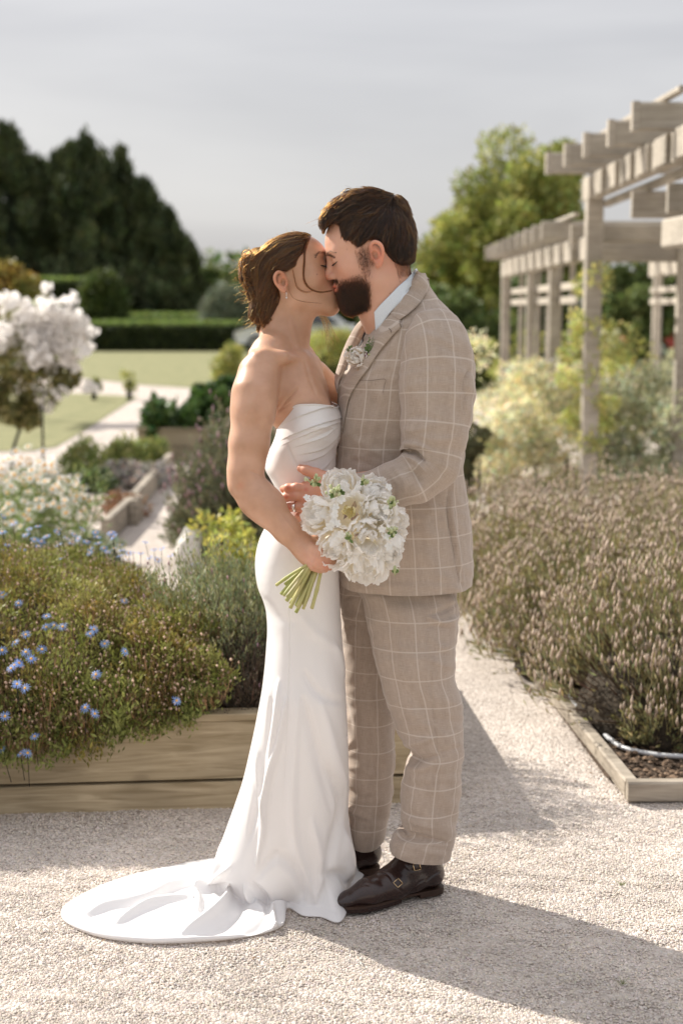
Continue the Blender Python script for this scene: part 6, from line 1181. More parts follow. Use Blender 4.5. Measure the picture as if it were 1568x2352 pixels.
# ---- standard rose with its stake
Yr = 13.6; t = thing('standard_rose', 'standard rose tree in full white bloom on a bare stem at the left', 'tree', tuple(P(28, 1085, Yr)*[1, 1, 0]))
lm = [(P(x, y, Yr+dy), .17*s_) for x, y, dy, s_ in [(20, 760, 0, 1.2), (90, 740, .1, 1.2), (60, 830, -.2, 1.3), (130, 790, 0, 1.1), (0, 850, .1, 1.3), (100, 880, -.1, 1.2), (30, 930, 0, 1.1), (150, 860, .1, .8), (-40, 800, .1, 1.2), (-30, 900, 0, 1), (60, 950, 0, .8)]]; leaf_cloud('crown', lm, 700, .055, .03, mat('rose_leaf', (.19, .18, .06), .5, (.28, .26, .10), scale=5, tint=True, transl=.3), t, droop=.3)
RBS = []
for v_ in range(3):
    RB = MB(); r_ = np.random.default_rng(50+v_)
    for k in range(9):
        src = PT[['guard', 'mid', 'in'][k//3]][r_.integers(4)]; V = np.array([q.co[:] for q in src.vertices]); a = k*2.2+r_.normal(0, .3); tl = r_.normal(0, .3); c_, s_ = math.cos(a), math.sin(a)
        V = V@np.array([[math.cos(tl), 0, math.sin(tl)], [0, 1, 0], [-math.sin(tl), 0, math.cos(tl)]]); RB.add((V*r_.uniform(.8, 1.1))@np.array([[c_, s_, 0], [-s_, c_, 0], [0, 0, 1]]), [list(p_.vertices) for p_ in src.polygons])
    RBm = RB.mesh('rose', True); RBm.materials.append(mat('white_rose_petal', (.90, .88, .86), .6, transl=.4)); RBS.append(RBm)
for x, y in [(100+rng.normal(0, 52), 762+rng.normal(0, 34)) for _ in range(80)]+[(35, 690), (25, 740), (60, 720), (5, 760), (180, 760), (190, 800), (205, 890), (190, 740), (150, 790), (120, 850), (95, 905), (110, 930), (135, 900), (40, 830), (100, 790), (165, 830), (10, 790)]:
    o = bpy.data.objects.new('rose', RBS[rng.integers(3)]); COL.objects.link(o); o.parent = t; o.matrix_parent_inverse = Matrix.Translation(-Vector(t.location)); o.matrix_basis = place_dir(o, P(min(x, 212), y, Yr-.24+rng.normal(0, .10)), (rng.normal(0, .6), -1, rng.normal(.4, .5)), rng.uniform(.065, .10), rng.uniform(0, 6))
tubes('trunk', [catmull(np.array([P(28, 1085, Yr), P(32, 1030, Yr), P(48, 980, Yr), P(58, 930, Yr)]), 12)], [np.linspace(.018, .012, 12)], M_WOODY, t, 8)
o = tubes('garden_stake', [np.array([P(100, 1078, Yr-.2), P(97, 905, Yr-.2)])], [[.012, .012]], mat('black_metal', (.012, .012, .013), .5), None, 10); o['label'] = 'thin black stake standing beside the white standard rose'; o['category'] = 'stake'
# bed edging timbers and low planting beside the gravel path
def edging(label, a, b, h=.13, w=.05, post=None, group='timber edging boards of the path'):
    mb = MB(); a = np.array(a)+[0, 0, h/2]; b = np.array(b)+[0, 0, h/2]; mb.bar(a, b, w, h, bev=.006); o = obj('edging_board', mb.mesh('edging_board'), M_OLDW); o['label'] = label; o['category'] = 'timber edging'; o['group'] = group
    if post is not None: pp = obj('stake', MB().box(np.array(post)+[0, 0, .09], (.03, .03, .09), bev=.004).mesh('stake'), M_OLDW, o)
    return o
edging('weathered board edging the grey planted bed left of the path', G(302, 1188), G(392, 1078), .16, .06, G(318, 1196)); edging('shorter weathered board edging the reddish bed left of the path', G(243, 1248), G(312, 1180), .16, .06, G(309, 1205))
M_GREY = mat('grey_leaf', (.30, .27, .24), .7, (.42, .38, .35), scale=6, tint=True, transl=.15); M_RED = mat('reddish_leaf', (.24, .12, .07), .7, (.34, .2, .1), scale=6, tint=True, transl=.2)
def lowplant(label, px, py, rad, hgt, mt, n, ln, wd2, cat='plant', nm='bedding_plant', group=None, nl=14, up=.3):
    q = G(px, py); t = thing(nm, label, cat, tuple(q), group); leaf_cloud('foliage', [((q[0]+rng.normal(0, rad*.45), q[1]+rng.normal(0, rad*.45), rng.uniform(.15, .8)*hgt), rad*.35) for _ in range(nl)], n//nl, ln, wd2, mt, t, up=up); return t
lowplant('silvery grey bedding plant inside the timber edge', 305, 1118, .28, .18, M_GREY, 2600, .045, .02); lowplant('reddish brown ground plant behind the shorter edging board', 275, 1190, .22, .14, M_RED, 2200, .035, .014); lowplant('fresh green bedding plant at the back of the edged bed', 235, 1085, .35, .26, M_GRN, 3000, .06, .02, up=.8); lowplant('green bedding plant beside the raised box on the left', 330, 1075, .25, .24, M_GRN, 2200, .06, .02, up=.8)
lowplant('pale succulent plant behind the blue daisies', 232, 1290, .15, .15, M_SAGE, 900, .05, .02); lowplant('dark leafy plant beside the silvery grey one', 225, 1130, .2, .16, mat('dark_leaf', (.05, .08, .025), .6, tint=True), 1600, .05, .02)
# second raised box with leafy vegetables
q0 = G(317, 1062); pl2 = thing('raised_planter', 'square timber raised planter with dark leafy greens beyond the lavender shrub', 'planter', tuple(q0)); M_P2 = timber('pale_planter_board', (.30, .25, .17), (.40, .34, .24)); hz = float(P(317, 988, q0[1])[2])
for k in range(2): obj('board', MB().box((q0[0]+.75, q0[1]+.02, hz*(.25+.5*k)), (.75, .02, hz*.24), bev=.004).mesh('board'), M_P2, pl2); obj('board', MB().box((q0[0]+.02, q0[1]+.79, hz*(.25+.5*k)), (.02, .74, hz*.24), bev=.004).mesh('board'), M_P2, pl2)
obj('cap_rail', MB().box((q0[0]+.75, q0[1]+.03, hz+.012), (.77, .05, .012)).mesh('cap_rail'), M_P2, pl2); obj('soil', MB().box((q0[0]+.76, q0[1]+.78, hz*.4), (.7, .7, hz*.4)).mesh('soil'), M_SOIL, pl2)
M_DKG = mat('dark_glossy_leaf', (.045, .09, .022), .45, (.085, .14, .04), scale=5, tint=True, transl=.25)
for lb, xs_, zs_, per in [('low leafy greens at the left end of the far planter box', (.12, .3), (.32, .5), 240), ('tall leafy greens spilling from the middle of the far planter box', (.4, .95), (.3, .72), 420)]:
    t = thing('leafy_vegetable', lb, 'plant', (q0[0]+xs_[0], q0[1]+.3, hz*.8)); leaf_cloud('foliage', [((q0[0]+rng.uniform(*xs_), q0[1]+rng.uniform(.05, .7), rng.uniform(*zs_)), .12) for _ in range(10)], per//2, .10, .07, M_DKG, t)
# ---- hedges, topiary, shrubs in the middle distance
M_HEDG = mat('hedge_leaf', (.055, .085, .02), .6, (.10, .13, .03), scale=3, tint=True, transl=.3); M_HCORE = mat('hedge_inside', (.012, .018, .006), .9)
def hedge(label, x0, x1, y0, y1, h, n, leaf=.08, mt=None, nm='hedge', cat='hedge', lo=.6):
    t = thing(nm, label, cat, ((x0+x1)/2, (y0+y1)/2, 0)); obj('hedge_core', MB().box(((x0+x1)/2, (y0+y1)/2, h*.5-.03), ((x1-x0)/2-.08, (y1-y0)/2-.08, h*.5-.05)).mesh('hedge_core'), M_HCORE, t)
    ax, ay, az = x1-x0, y1-y0, h; A = np.array([ax*ay, ax*az, ax*az*.4, ay*az, ay*az]); s_ = rng.choice(5, n, p=A/A.sum()); u, v, w_ = rng.uniform(0, 1, (3, n)); Q = np.zeros((n, 3)); nr = np.zeros((n, 3))
    for k, f_ in enumerate([lambda m: (x0+ax*u[m], y0+ay*v[m], h+0*u[m]), lambda m: (x0+ax*u[m], y0+0*u[m], h*v[m]), lambda m: (x0+ax*u[m], y1+0*u[m], h*v[m]), lambda m: (x0+0*u[m], y0+ay*u[m], h*v[m]), lambda m: (x1+0*u[m], y0+ay*u[m], h*v[m])]):
        m = s_ == k; Q[m] = np.stack(f_(m), 1); nr[m] = [(0, 0, 1), (0, -1, 0), (0, 1, 0), (-1, 0, 0), (1, 0, 0)][k]
    Q += nr*(rng.uniform(-.06, .035, n)+.03*np.sin(Q[:, 0]*3)*np.sin(Q[:, 1]*4+Q[:, 2]*5))[:, None]; D = nr*.5+rand_unit(n)*.8+[0, 0, .3]; D /= np.linalg.norm(D, axis=1)[:, None]; V, F = leaf_quads(Q, D, side_of(D), leaf*rng.uniform(.6, 1.3, n), leaf*.5*rng.uniform(.6, 1.3, n))
    o = obj('foliage', new_mesh('foliage', V, F, False, cols=tint_cols(n, 4, lo, 1.5)*np.repeat(np.where(s_ == 0, 2.4 if mt is None else 1.15, .62)[:, None], 4, 0)), mt or M_HEDG, t); o['kind'] = 'stuff'; return t  # sun and shade put into the tint: top leaves lighter, side leaves darker
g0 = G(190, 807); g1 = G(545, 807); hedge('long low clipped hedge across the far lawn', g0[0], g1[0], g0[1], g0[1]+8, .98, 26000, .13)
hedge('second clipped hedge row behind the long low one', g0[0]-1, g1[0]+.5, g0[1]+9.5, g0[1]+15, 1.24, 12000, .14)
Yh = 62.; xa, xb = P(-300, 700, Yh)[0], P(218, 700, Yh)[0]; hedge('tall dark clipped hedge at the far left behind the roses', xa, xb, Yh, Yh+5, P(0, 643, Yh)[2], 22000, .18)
def shrub(label, px, top, bot, Y, wpx, mt, n, leaf, nm='clipped_shrub', cat='shrub', group=None, lo=.6, nl=1, jit=.0, **kw):
    a = P(px, top, Y); zb = max(P(px, bot, Y)[2], 0) if bot else 0; r = S(wpx/2, Y); t = thing(nm, label, cat, (a[0], Y, 0), group); h = (a[2]-zb)/2
    lumps = [((a[0], Y, zb+h), (r, r, h))] if nl == 1 else [((a[0]+rng.normal(0, r*.45), Y+rng.normal(0, r*.4), zb+h*rng.uniform(.3, 1.6)), r*rng.uniform(.35, .55)) for _ in range(nl)]
    leaf_cloud('foliage', lumps, n//len(lumps), leaf, leaf*.5, mt, t, lo=lo, shell=.82 if nl == 1 else .5, **kw); tubes('stem', [np.array([[a[0], Y, -.02], [a[0], Y, zb+h]])], [[.05, .03]], M_WOODY, t, 6); return t
M_OLIVE = mat('grey_olive_leaf', (.13, .155, .10), .6, (.20, .225, .15), scale=2, tint=True, transl=.25); M_BOX = mat('yellow_box_leaf', (.29, .31, .07), .55, (.42, .42, .13), scale=3, tint=True, transl=.3)
shrub('dome shaped clipped shrub at the end of the tall dark hedge', 237, 630, 760, 58., 95, M_HEDG, 9000, .16, nm='topiary_dome', cat='topiary'); shrub('grey green ball shaped shrub behind the white car', 520, 662, 790, 56., 104, M_OLIVE, 9000, .14, nm='topiary_ball', cat='topiary')
shrub('yellow green bushy shrub on the lawn behind the bride\'s back', 525, 787, 908, 25., 84, M_BOX, 6000, .06, nl=26, nm='box_shrub'); shrub('small upright shrub beside the roses on the gravel', 215, 858, 905, 24., 22, M_BOX, 900, .05, nl=6, nm='small_shrub'); shrub('thin young tree in the bed along the far path', 296, 845, 902, 24., 34, M_BOX, 500, .05, nl=8, nm='young_tree', cat='tree')
shrub('shrub with orange tipped leaves rising at the left edge', 5, 565, 760, 20., 120, mat('orange_green_leaf', (.20, .22, .06), .6, (.40, .25, .06), scale=1.6, tint=True, transl=.35), 4500, .09, nl=24, nm='orange_tipped_shrub')
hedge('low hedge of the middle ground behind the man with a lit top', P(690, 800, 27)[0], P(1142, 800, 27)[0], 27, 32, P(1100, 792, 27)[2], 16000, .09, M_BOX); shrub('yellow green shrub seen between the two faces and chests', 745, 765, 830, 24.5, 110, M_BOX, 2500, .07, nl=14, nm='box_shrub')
shrub('dark olive bush by the man\'s back at elbow height', 1078, 945, 1150, 11.5, 70, mat('dull_olive_leaf', (.075, .08, .035), .7, (.12, .11, .05), scale=6, tint=True, transl=.2), 4500, .035, nl=18, nm='olive_bush')
# ---- trees
M_CONI = mat('dark_conifer', (.048, .064, .028), .7, (.095, .115, .048), scale=.5, tint=True, transl=.12); M_TREE = mat('sunlit_tree_leaf', (.22, .25, .06), .55, (.36, .37, .11), scale=1.2, tint=True, transl=.4); M_TREE2 = mat('mid_green_tree_leaf', (.085, .125, .035), .55, (.15, .19, .06), scale=1, tint=True, transl=.35); M_TRUNK = mat('grey_brown_bark', (.09, .07, .055), .9, (.15, .12, .1), scale=6, bump=.8, bscale=14)
def conifer(px, top, Y, wpx, label):
    a = P(px, top, Y); H_ = a[2]; r = S(wpx/2, Y); t = thing('conifer_tree', label, 'tree', (a[0], Y, 0), 'dark conifers behind the hedges'); lumps = []
    for k in range(110):
        h = rng.uniform(0, .97); rr = r*(1-h)**.72*rng.uniform(.35, 1.12)*(1+.25*math.sin(h*17+px)); th = rng.uniform(0, 6.28); lumps.append(((a[0]+rr*math.cos(th), Y+rr*math.sin(th), H_*h), (r*.22*(1.25-h), r*.22*(1.25-h), H_*.075)))
    for k in range(14): x_ = rng.normal(0, r*.42); lumps.append(((a[0]+x_, Y+rng.normal(0, r*.3), H_*(.985-.50*abs(x_)/r)), (r*.045, r*.045, H_*.085)))
    leaf_cloud('crown', lumps, 150, .40, .13, M_CONI, t, up=1.3, lo=.45, hi=1.9, shell=.3); tubes('trunk', [np.array([[a[0], Y, -.05], [a[0], Y, H_*.85]])], [[.28, .05]], M_TRUNK, t, 8)
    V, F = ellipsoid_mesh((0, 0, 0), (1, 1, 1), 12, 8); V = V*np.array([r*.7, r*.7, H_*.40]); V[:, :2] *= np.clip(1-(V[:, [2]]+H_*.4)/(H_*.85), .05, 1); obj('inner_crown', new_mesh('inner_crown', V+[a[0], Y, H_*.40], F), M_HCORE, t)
for args in [(-75, 285, 76., 240, 'tallest dark conifer cut off by the left edge'), (18, 300, 74., 200, 'dark conifer second from the left edge'), (88, 378, 77., 190, 'short dark conifer in the dip of the row'), (150, 352, 75.5, 170, 'dark conifer touching the tall pointed one on its left'), (192, 326, 73., 190, 'tall pointed dark conifer above the clipped dome'), (235, 372, 75.5, 160, 'slim dark conifer just right of the tall pointed one'), (278, 362, 75., 180, 'dark conifer above the right side of the clipped dome'), (335, 428, 74., 160, 'stepped down dark conifer behind the long hedge'), (385, 492, 73., 140, 'low dark conifer near the right end of the row'), (428, 560, 74., 110, 'lowest dark conifer closing the row')]: conifer(*args)
def tree(px, top, Y, wpx, crown_bot, label, mt, n=22000, leaf=.16, nl=42, group=None, nm='broadleaf_tree', sx=1.0):
    a = P(px, top, Y); H_ = a[2]; zb = P(px, crown_bot, Y)[2]; r = S(wpx/2, Y); t = thing(nm, label, 'tree', (a[0], Y, 0), group); lumps = []
    c = np.array([a[0], Y, (H_+zb)/2]); hh = (H_-zb)/2
    for k in range(nl):
        d = rand_unit(1)[0]; q = rng.uniform(.15, .88); lumps.append((c+d*np.array([r, r, hh])*q, np.array([1, 1, .8])*min(r, 1.6)*rng.uniform(.20, .42)))
    leaf_cloud('crown', lumps, n//nl, leaf, leaf*.55, mt, t, up=.1, shell=.35); limbs, rr = [np.array([[a[0], Y, -.05], [a[0]+.1, Y, zb*.6+.2], [a[0], Y, zb+hh]])], [[r*.07, r*.05, r*.02]]
    for k in range(9): q = lumps[k][0]; limbs.append(np.array([[a[0]+.05, Y, max(zb*.7, .3)+k*.08*hh], (np.array([a[0], Y, zb+hh*.3])+q)/2, q])); rr.append([r*.03, r*.02, r*.006])
    tubes('trunk', limbs, rr, M_TRUNK, t, 6); return t
tree(1195, 300, 31., 350, 790, 'large sunlit feathery tree rising behind the pergola', M_TREE, 52000, .13, 80); tree(1285, 278, 34., 150, 700, 'loose topped tree rising above the corner of the pergola', M_TREE, 12000, .13, 34); tree(1085, 430, 33., 220, 800, 'bushy sunlit tree just right of the man\'s head', M_TREE, 24000, .13, 46); tree(985, 462, 38., 90, 760, 'slim pale tree touching the man\'s hair', M_TREE, 6000, .13, 20)
tree(1040, 640, 29., 230, 900, 'dark green bushy tree behind the man\'s shoulder', M_TREE2, 16000, .12, 36); tree(1240, 600, 29.5, 260, 880, 'shaded tree behind the trellis panel', M_TREE2, 16000, .12, 36); tree(1480, 560, 28., 230, 860, 'dark tree seen through the right side of the pergola', M_TREE2, 16000, .12, 36); tree(1640, 470, 30., 280, 860, 'dark tree cut off by the right edge', M_TREE2, 14000, .12, 30)
tree(480, 590, 88., 90, 760, 'rounded green tree right of the dark conifers', M_TREE2, 9000, .3, 24); tree(560, 575, 95., 120, 760, 'pale rounded tree behind the woman\'s bun', M_TREE2, 10000, .3, 26); tree(660, 640, 90., 180, 770, 'distant tree behind the woman\'s neck', M_TREE2, 9000, .3, 24); tree(790, 620, 85., 200, 790, 'distant tree seen between the two necks', M_TREE2, 12000, .3, 26)
tree(900, 640, 60., 200, 790, 'distant tree hidden behind the man\'s collar', M_TREE2, 9000, .2, 24)
# far wood closing the view at the horizon
lm = [((x, 150+rng.uniform(-6, 6), rng.uniform(.5, 5)), (7, 5, 3.6)) for x in np.arange(-70, 75, 4.2)]; leaf_cloud('treeline', lm, 260, 1.2, .7, M_TREE2, None, lo=.5, hi=1.3)
# ---- cars
def car(label, nose, Y, paint, face=-1, sc=1.0):
    a = P(nose, 800, Y); t = thing('parked_car', label, 'car', (a[0]+2.15, Y, 0)); pr = np.array([[0, .35], [.02, .62], [.12, .78], [.9, .92], [1.25, 1.0], [1.95, 1.40], [2.5, 1.47], [3.3, 1.42], [3.9, 1.02], [4.25, .95], [4.35, .6], [4.32, .35]]); pr = catmull(pr, 50); n = len(pr); V = []
    for y, k, zz_ in [(-.78, .0, 1), (-.84, .0, .985), (.84, 0, .985), (.78, 0, 1)]:
        V.append(np.column_stack([a[0]+pr[:, 0], Y+y*np.where(pr[:, 1] > .98, .84, 1), .2+(pr[:, 1]-.2)*zz_]))
    V = np.array(V); F = [list(map(int, f)) for f in grid_faces(4, n, wrap=True)]+[list(range(n)), list(range(3*n, 4*n))[::-1]]; obj('car_body', new_mesh('car_body', V.reshape(-1, 3), F, False), paint, t)
    gl = mat('car_glass', (.02, .025, .03), .1, spec=.8); obj('window', new_mesh('window', [[a[0]+x, Y-.86 if z < 1.05 else Y-.745, z] for x, z in [(1.45, 1.02), (2.05, 1.36), (3.2, 1.36), (3.65, 1.02)]], [[0, 1, 2, 3]], False), gl, t); obj('windscreen', new_mesh('windscreen', [[a[0]+x, Y+y, z+.012] for x, y, z in [(1.22, -.68, 1.0), (1.22, .68, 1.0), (1.93, .6, 1.40), (1.93, -.6, 1.40)]], [[0, 1, 2, 3]], False), gl, t)
    for x in (.8, 3.45):
        w_ = obj('wheel', MB().add(*tube([[a[0]+x, Y-.88, .32], [a[0]+x, Y-.66, .32]], .32, 18)).mesh('wheel'), mat('tyre', (.02, .02, .02), .8), t); obj('rim', MB().add(*tube([[a[0]+x, Y-.89, .32], [a[0]+x, Y-.86, .32]], .19, 14)).mesh('rim'), mat('rim_metal', (.5, .5, .52), .3, metal=1), w_)
    obj('headlight', MB().add(*ellipsoid_mesh((a[0]+.12, Y-.68, .70), (.10, .16, .085), 10, 6)).mesh('headlight', True), mat('headlight_glass', (.8, .8, .8), .08, metal=.6), t); obj('bumper', MB().box((a[0]+.03, Y, .42), (.07, .8, .12), bev=.03).mesh('bumper'), mat('bumper_black', (.03, .03, .03), .5), t)
car('white car parked beyond the hedge at the woman\'s shoulder', 540, 50., mat('white_car_paint', (.72, .73, .75), .25, coat=.6)); car('red car half hidden beyond the pergola posts', 1436, 44., mat('red_car_paint', (.35, .03, .03), .3, coat=.6))
# ================================================================== right side: lavender bed, pergola
LBG = 'lavender bushes of the bed right of the path'
names = ['front corner lavender bush with bare dark wood below', 'lavender bush at the front right edge of the frame', 'lavender bush second along the path edge', 'lavender bush in the middle of the bed', 'lavender bush third along the path edge', 'lavender bush at the right edge behind the front ones', 'lavender bush far along the path edge', 'lavender bush at the back of the bed below the pergola', 'lavender bush at the back right of the bed', 'lavender bush farthest along the path by the man\'s hip', 'lavender bush at the far right back corner', 'lavender bush between the middle and the back of the bed']
for k, (x, y, r, h) in enumerate([(1.28, 5.05, .40, .54), (1.85, 5.05, .44, .55), (1.14, 5.85, .38, .55), (1.72, 5.9, .44, .57), (1.04, 6.65, .38, .54), (2.35, 6.1, .44, .56), (.98, 7.45, .37, .52), (1.62, 6.85, .44, .55), (2.3, 7.1, .46, .55), (1.5, 7.8, .46, .53), (2.9, 7.4, .46, .56), (2.2, 8.0, .46, .54)]):
    bushy('lavender_bush', names[k], 'bush', (x-.10, y, .02), (r+.10, r+.10, h), 11000 if k < 5 else 8000, .032, .0065, M_LAVG, LBG, wood=1300 if k < 3 else 300, bare=(.93 if k < 2 else .6 if k in (2, 4) else 0.), core=.66, spk=2300 if k < 5 else 1800, spk_len=.08, spk_r=.0050, spread=1.3, lump=.08)
sheet('bed_soil', [(.86, 4.45, .012), (4.5, 4.45, .012), (4.5, 8.6, .012), (.62, 8.6, .012)], M_SOIL)
c0 = G(1452, 1838); c1 = np.array([.60, 8.6, 0]); c0 = np.array([c0[0], c0[1], 0])
edging('grey timber edge running back along the path side of the lavender bed', c0+[0, .02, 0], c1, .06, .045, group='timber edges of the lavender bed'); edging('grey timber edge across the front of the lavender bed', c0+[-.02, 0, 0], c0+[1.6, .02, 0], .065, .045, group='timber edges of the lavender bed')
n = 2600; a = np.column_stack([c0[0]+.03+rng.uniform(0, 1.2, n), c0[1]+.05+rng.uniform(0, .9, n)**1.3, rng.uniform(.014, .03, n)]); V, F = blobs(a, rng.uniform(.006, .016, n), .5); o = obj('mulch', new_mesh('mulch', V, F, False, cols=np.repeat(rng.uniform(.4, 1.5, (n, 1))*np.ones((1, 3)), 6, 0)), mat('bark_mulch', (.15, .10, .065), .9, tint=True)); o['kind'] = 'stuff'
hp = [tuple(P(x, y, Y)) for x, y, Y in [(1300, 1610, 5.4), (1345, 1650, 5.1), (1392, 1692, 4.85), (1430, 1732, 4.72), (1480, 1760, 4.66), (1530, 1775, 4.63), (1600, 1783, 4.62), (1700, 1780, 4.62)]]
o = tubes('garden_hose', [catmull(np.array([(a_, b_, max(c_, .03)) for a_, b_, c_ in hp]), 60)], [np.full(60, .0085)], mat('pale_grey_hose', (.55, .56, .58), .3, spec=.6), None, 10); o['label'] = 'pale grey irrigation pipe curving through the front of the lavender bed'; o['category'] = 'hose'
q = G(1530, 1742); bushy('young_lavender', 'small fresh green lavender plant at the right edge by the irrigation pipe', 'plant', (q[0]+.02, q[1]+.10, .02), (.17, .14, .27), 4200, .026, .005, M_LAVG, wood=120, spk=60)
shrub('pale yellow flowering shrub at the right edge below the pergola', 1560, 1125, 1240, 8.0, 150, mat('pale_yellow_flower', (.50, .50, .26), .6, tint=True, transl=.35), 2600, .04, nl=14, nm='pale_flower_shrub')
# ---- pergola
PW = 'pergola'; pg = thing('pergola', 'weathered grey timber pergola with trellis panels and overhanging rafters', 'pergola', (2.05, 12, 0))
M_PG = timber('silvered_timber', (.33, .295, .245), (.49, .44, .375), False)
def part(name, mb, par=pg): return obj(name, mb.mesh(name), M_PG, par)
X0 = 2.08
def post(x, y, h, w=.145): return part('post', MB().box((x, y, h/2), (w/2, w/2, h/2), bev=.008))
Hh, Hl = 1.16+CAM_H-.2, .42+CAM_H     # underside of high and low beams
for x, y, h, w in [(X0, 11.95, 2.46, .135), (2.925, 12.35, 2.40, .10), (X0+.06, 8.3, 2.46, .15), (3.75, 12.0, 2.46, .15), (X0-.02, 14.0, 1.98, .085), (X0-.03, 15.6, 1.98, .085), (X0-.04, 17.9, 1.98, .10), (3.86, 17.6, 1.95, .10), (3.9, 14.4, 1.95, .10), (X0+1.0, 9.3, 2.1, .12)]: post(x, y, h, w)
# high beams and rafters
def beam(name, a, b, w, h): return part(name, MB().bar(a, b, w, h, bev=min(w, h)*.22))
zb_ = P(1321, 430, 11.9)[2]; beam('beam', (X0, 7.0, zb_), (X0, 12.25, zb_), .07, .20); beam('beam', (3.75, 7.0, zb_), (3.75, 12.25, zb_), .07, .20)
zt_ = zb_+.10
for k, (px, py, yy) in enumerate([(1255, 380, 11.85), (1297, 362, 11.2), (1341, 335, 10.55), (1397, 315, 9.85), (1453, 268, 9.0)]):
    x0 = P(px, py, yy)[0]; beam('rafter', (x0, yy, zt_+.085), (4.3, yy, zt_+.085), .055, .17); part('rafter_end', MB().box((x0+.012, yy, zt_+.085), (.022, .036, .088), bev=.004))
beam('batten', (X0-.07, 8.65, zt_+.20), (X0-.20, 12.3, zt_+.19), .05, .04); beam('batten', (X0+.55, 7.2, zt_+.19), (X0+.55, 12.3, zt_+.19), .05, .04); beam('batten', (X0+.09, 7.0, zb_-.13), (X0+.09, 11.9, zb_-.13), .05, .06)
for k, yy in enumerate(np.linspace(7.6, 12.0, 9)): part('beam_block', MB().box((X0-.05, yy, zb_), (.018, .17, .095), bev=.01))
# low wing going back
zl_ = P(1135, 618, 17.8)[2]; zl2 = P(1340, 580, 12.9)[2]; beam('beam', (X0-.02, 12.0, zl2), (X0-.06, 18.0, zl_), .06, .20); beam('beam', (3.86, 12.0, zl2), (3.86, 18.0, zl_), .06, .20)
for k, yy in enumerate(np.linspace(12.7, 17.6, 9)):
    zz_ = np.interp(yy, [12, 18], [zl2, zl_]); part('beam_block', MB().box((X0-.075, yy, zz_), (.018, .23, .095), bev=.012)); beam('rafter', (X0-.33, yy, zz_+.185), (4.2, yy, zz_+.185), .05, .16)
beam('batten', (X0-.1, 12.2, zl2+.29), (X0-.14, 17.8, zl_+.29), .05, .035)
# cross beams over the opening
for z_, h_ in ((P(1450, 535, 12.4)[2], .15), (P(1450, 583, 12.4)[2], .14)): beam('cross_beam', (X0-.12, 12.4, z_), (4.2, 12.4, z_), .06, h_)
# trellis rails and slats
for (y0_, y1_, zz_) in [(13.0, 17.9, P(1250, 663, 15.0)[2]), (13.0, 17.9, P(1250, 692, 15.0)[2]), (12.2, 14.6, P(1260, 885, 13.4)[2]), (12.2, 14.6, P(1260, 912, 13.4)[2])]: beam('trellis_rail', (X0+.05, y0_, zz_), (X0+.03, y1_, zz_), .03, .07)
for yy in np.linspace(12.8, 17.4, 7): beam('trellis_slat', (X0+.09, yy, .3), (X0+.09, yy, 1.95), .05, .05)
for yy in np.linspace(13.2, 17.2, 5): beam('trellis_slat', (3.8, yy, .1), (3.8, yy, 1.95), .05, .05)
for zz_ in (P(1500, 660, 15.0)[2], P(1500, 690, 15.0)[2]): beam('trellis_rail', (3.78, 12.6, zz_), (3.78, 17.6, zz_), .03, .07)
# second bay nearer on the right
zr = P(1560, 420, 9.3)[2]; beam('beam', (2.30, 7.4, P(1520, 535, 9.3)[2]), (2.12, 9.45, P(1520, 535, 9.3)[2]), .07, .19); 
for px, py, yy in [(1449, 470, 10.2), (1531, 455, 9.4)]: x0 = P(px, py, yy)[0]; z_ = P(px, py, yy)[2]; beam('rafter', (x0, yy, z_), (4.3, yy, z_), .055, .19)
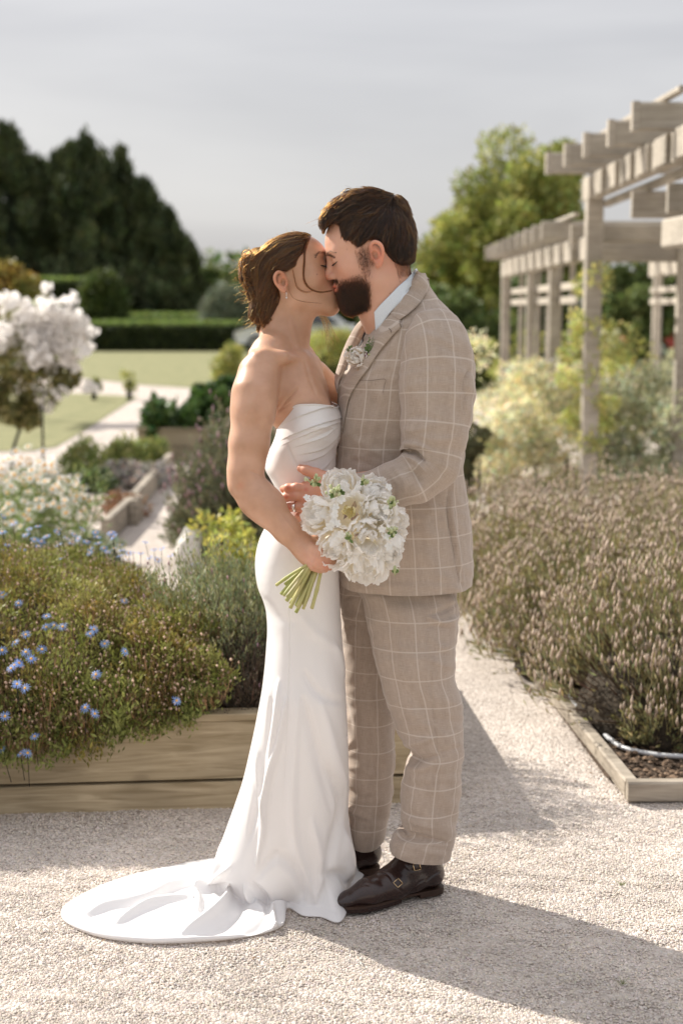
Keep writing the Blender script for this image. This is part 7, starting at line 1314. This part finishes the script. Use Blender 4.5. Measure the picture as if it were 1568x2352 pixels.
# plants growing over it
M_PALE = mat('cream_variegated_leaf', (.62, .60, .36), .6, (.80, .76, .56), scale=4, tint=True, transl=.35); M_PALE2 = mat('sage_green_leaf', (.38, .40, .24), .6, (.56, .56, .38), scale=4, tint=True, transl=.3); M_LIME = mat('lime_leaf', (.42, .44, .12), .6, (.55, .54, .22), scale=4, tint=True, transl=.35)
def climber(label, pts, per, mt, nm='flowering_climber', r=.22, leaf=.05, group='pale shrubs and climbers at the pergola'):
    q = [P(x, y, Y) for x, y, Y in pts]; b = q[-1]; t = thing(nm, label, 'climber' if 'climb' in nm else 'shrub', (b[0], b[1], 0), group); lumps = []
    for c in q:
        for _ in range(5): lumps.append((c+rng.normal(0, r*.7, 3), r*rng.uniform(.5, 1.0)))
    leaf_cloud('foliage', lumps, per, leaf, leaf*.5, mt, t, up=.1, lo=.65, hi=1.3); tubes('stem', [np.array([[b[0], b[1], -.02], b])], [[.02, .01]], M_WOODY, t, 5)
climber('pale climber clambering up the tall near pergola post', [(1345, 700, 12), (1350, 770, 12), (1335, 850, 12), (1340, 930, 12), (1345, 1010, 12)], 130, M_LIME, r=.13, leaf=.045)
climber('cream leaved shrub against the low trellis', [(1190, 890, 14), (1160, 930, 13.5), (1230, 920, 13.5), (1130, 960, 13), (1200, 970, 13), (1150, 1030, 12.6), (1230, 1040, 12.4)], 230, M_PALE, 'variegated_shrub')
climber('cream leaved shrub in front of the trellis rails', [(1290, 870, 13), (1305, 900, 12.8), (1280, 960, 12.6), (1250, 1000, 12.5), (1300, 1050, 12.4)], 230, M_PALE, 'variegated_shrub')
climber('grey green shrub at the foot of the tall post', [(1410, 960, 12.6), (1430, 1040, 12.5), (1395, 1060, 12.4), (1440, 1080, 12.3)], 230, M_PALE2, 'sage_shrub')
climber('lime green shrub behind the tall post', [(1400, 800, 14.5), (1420, 860, 14.5), (1440, 920, 14), (1395, 900, 14)], 230, M_LIME, 'lime_shrub'); climber('pale shrub at the right edge inside the pergola', [(1540, 880, 13), (1500, 950, 13), (1550, 960, 12.6), (1490, 1030, 12.6), (1550, 1040, 12.4)], 230, M_PALE2, 'sage_shrub'); climber('small cream shrub low beside the path bend', [(1110, 1010, 12.4), (1100, 1050, 12)], 200, M_PALE, 'variegated_shrub', r=.15)
climber('green shrub behind the low trellis', [(1190, 850, 18.5), (1270, 850, 18.5), (1340, 850, 18.5)], 200, M_BOX, 'lime_shrub')
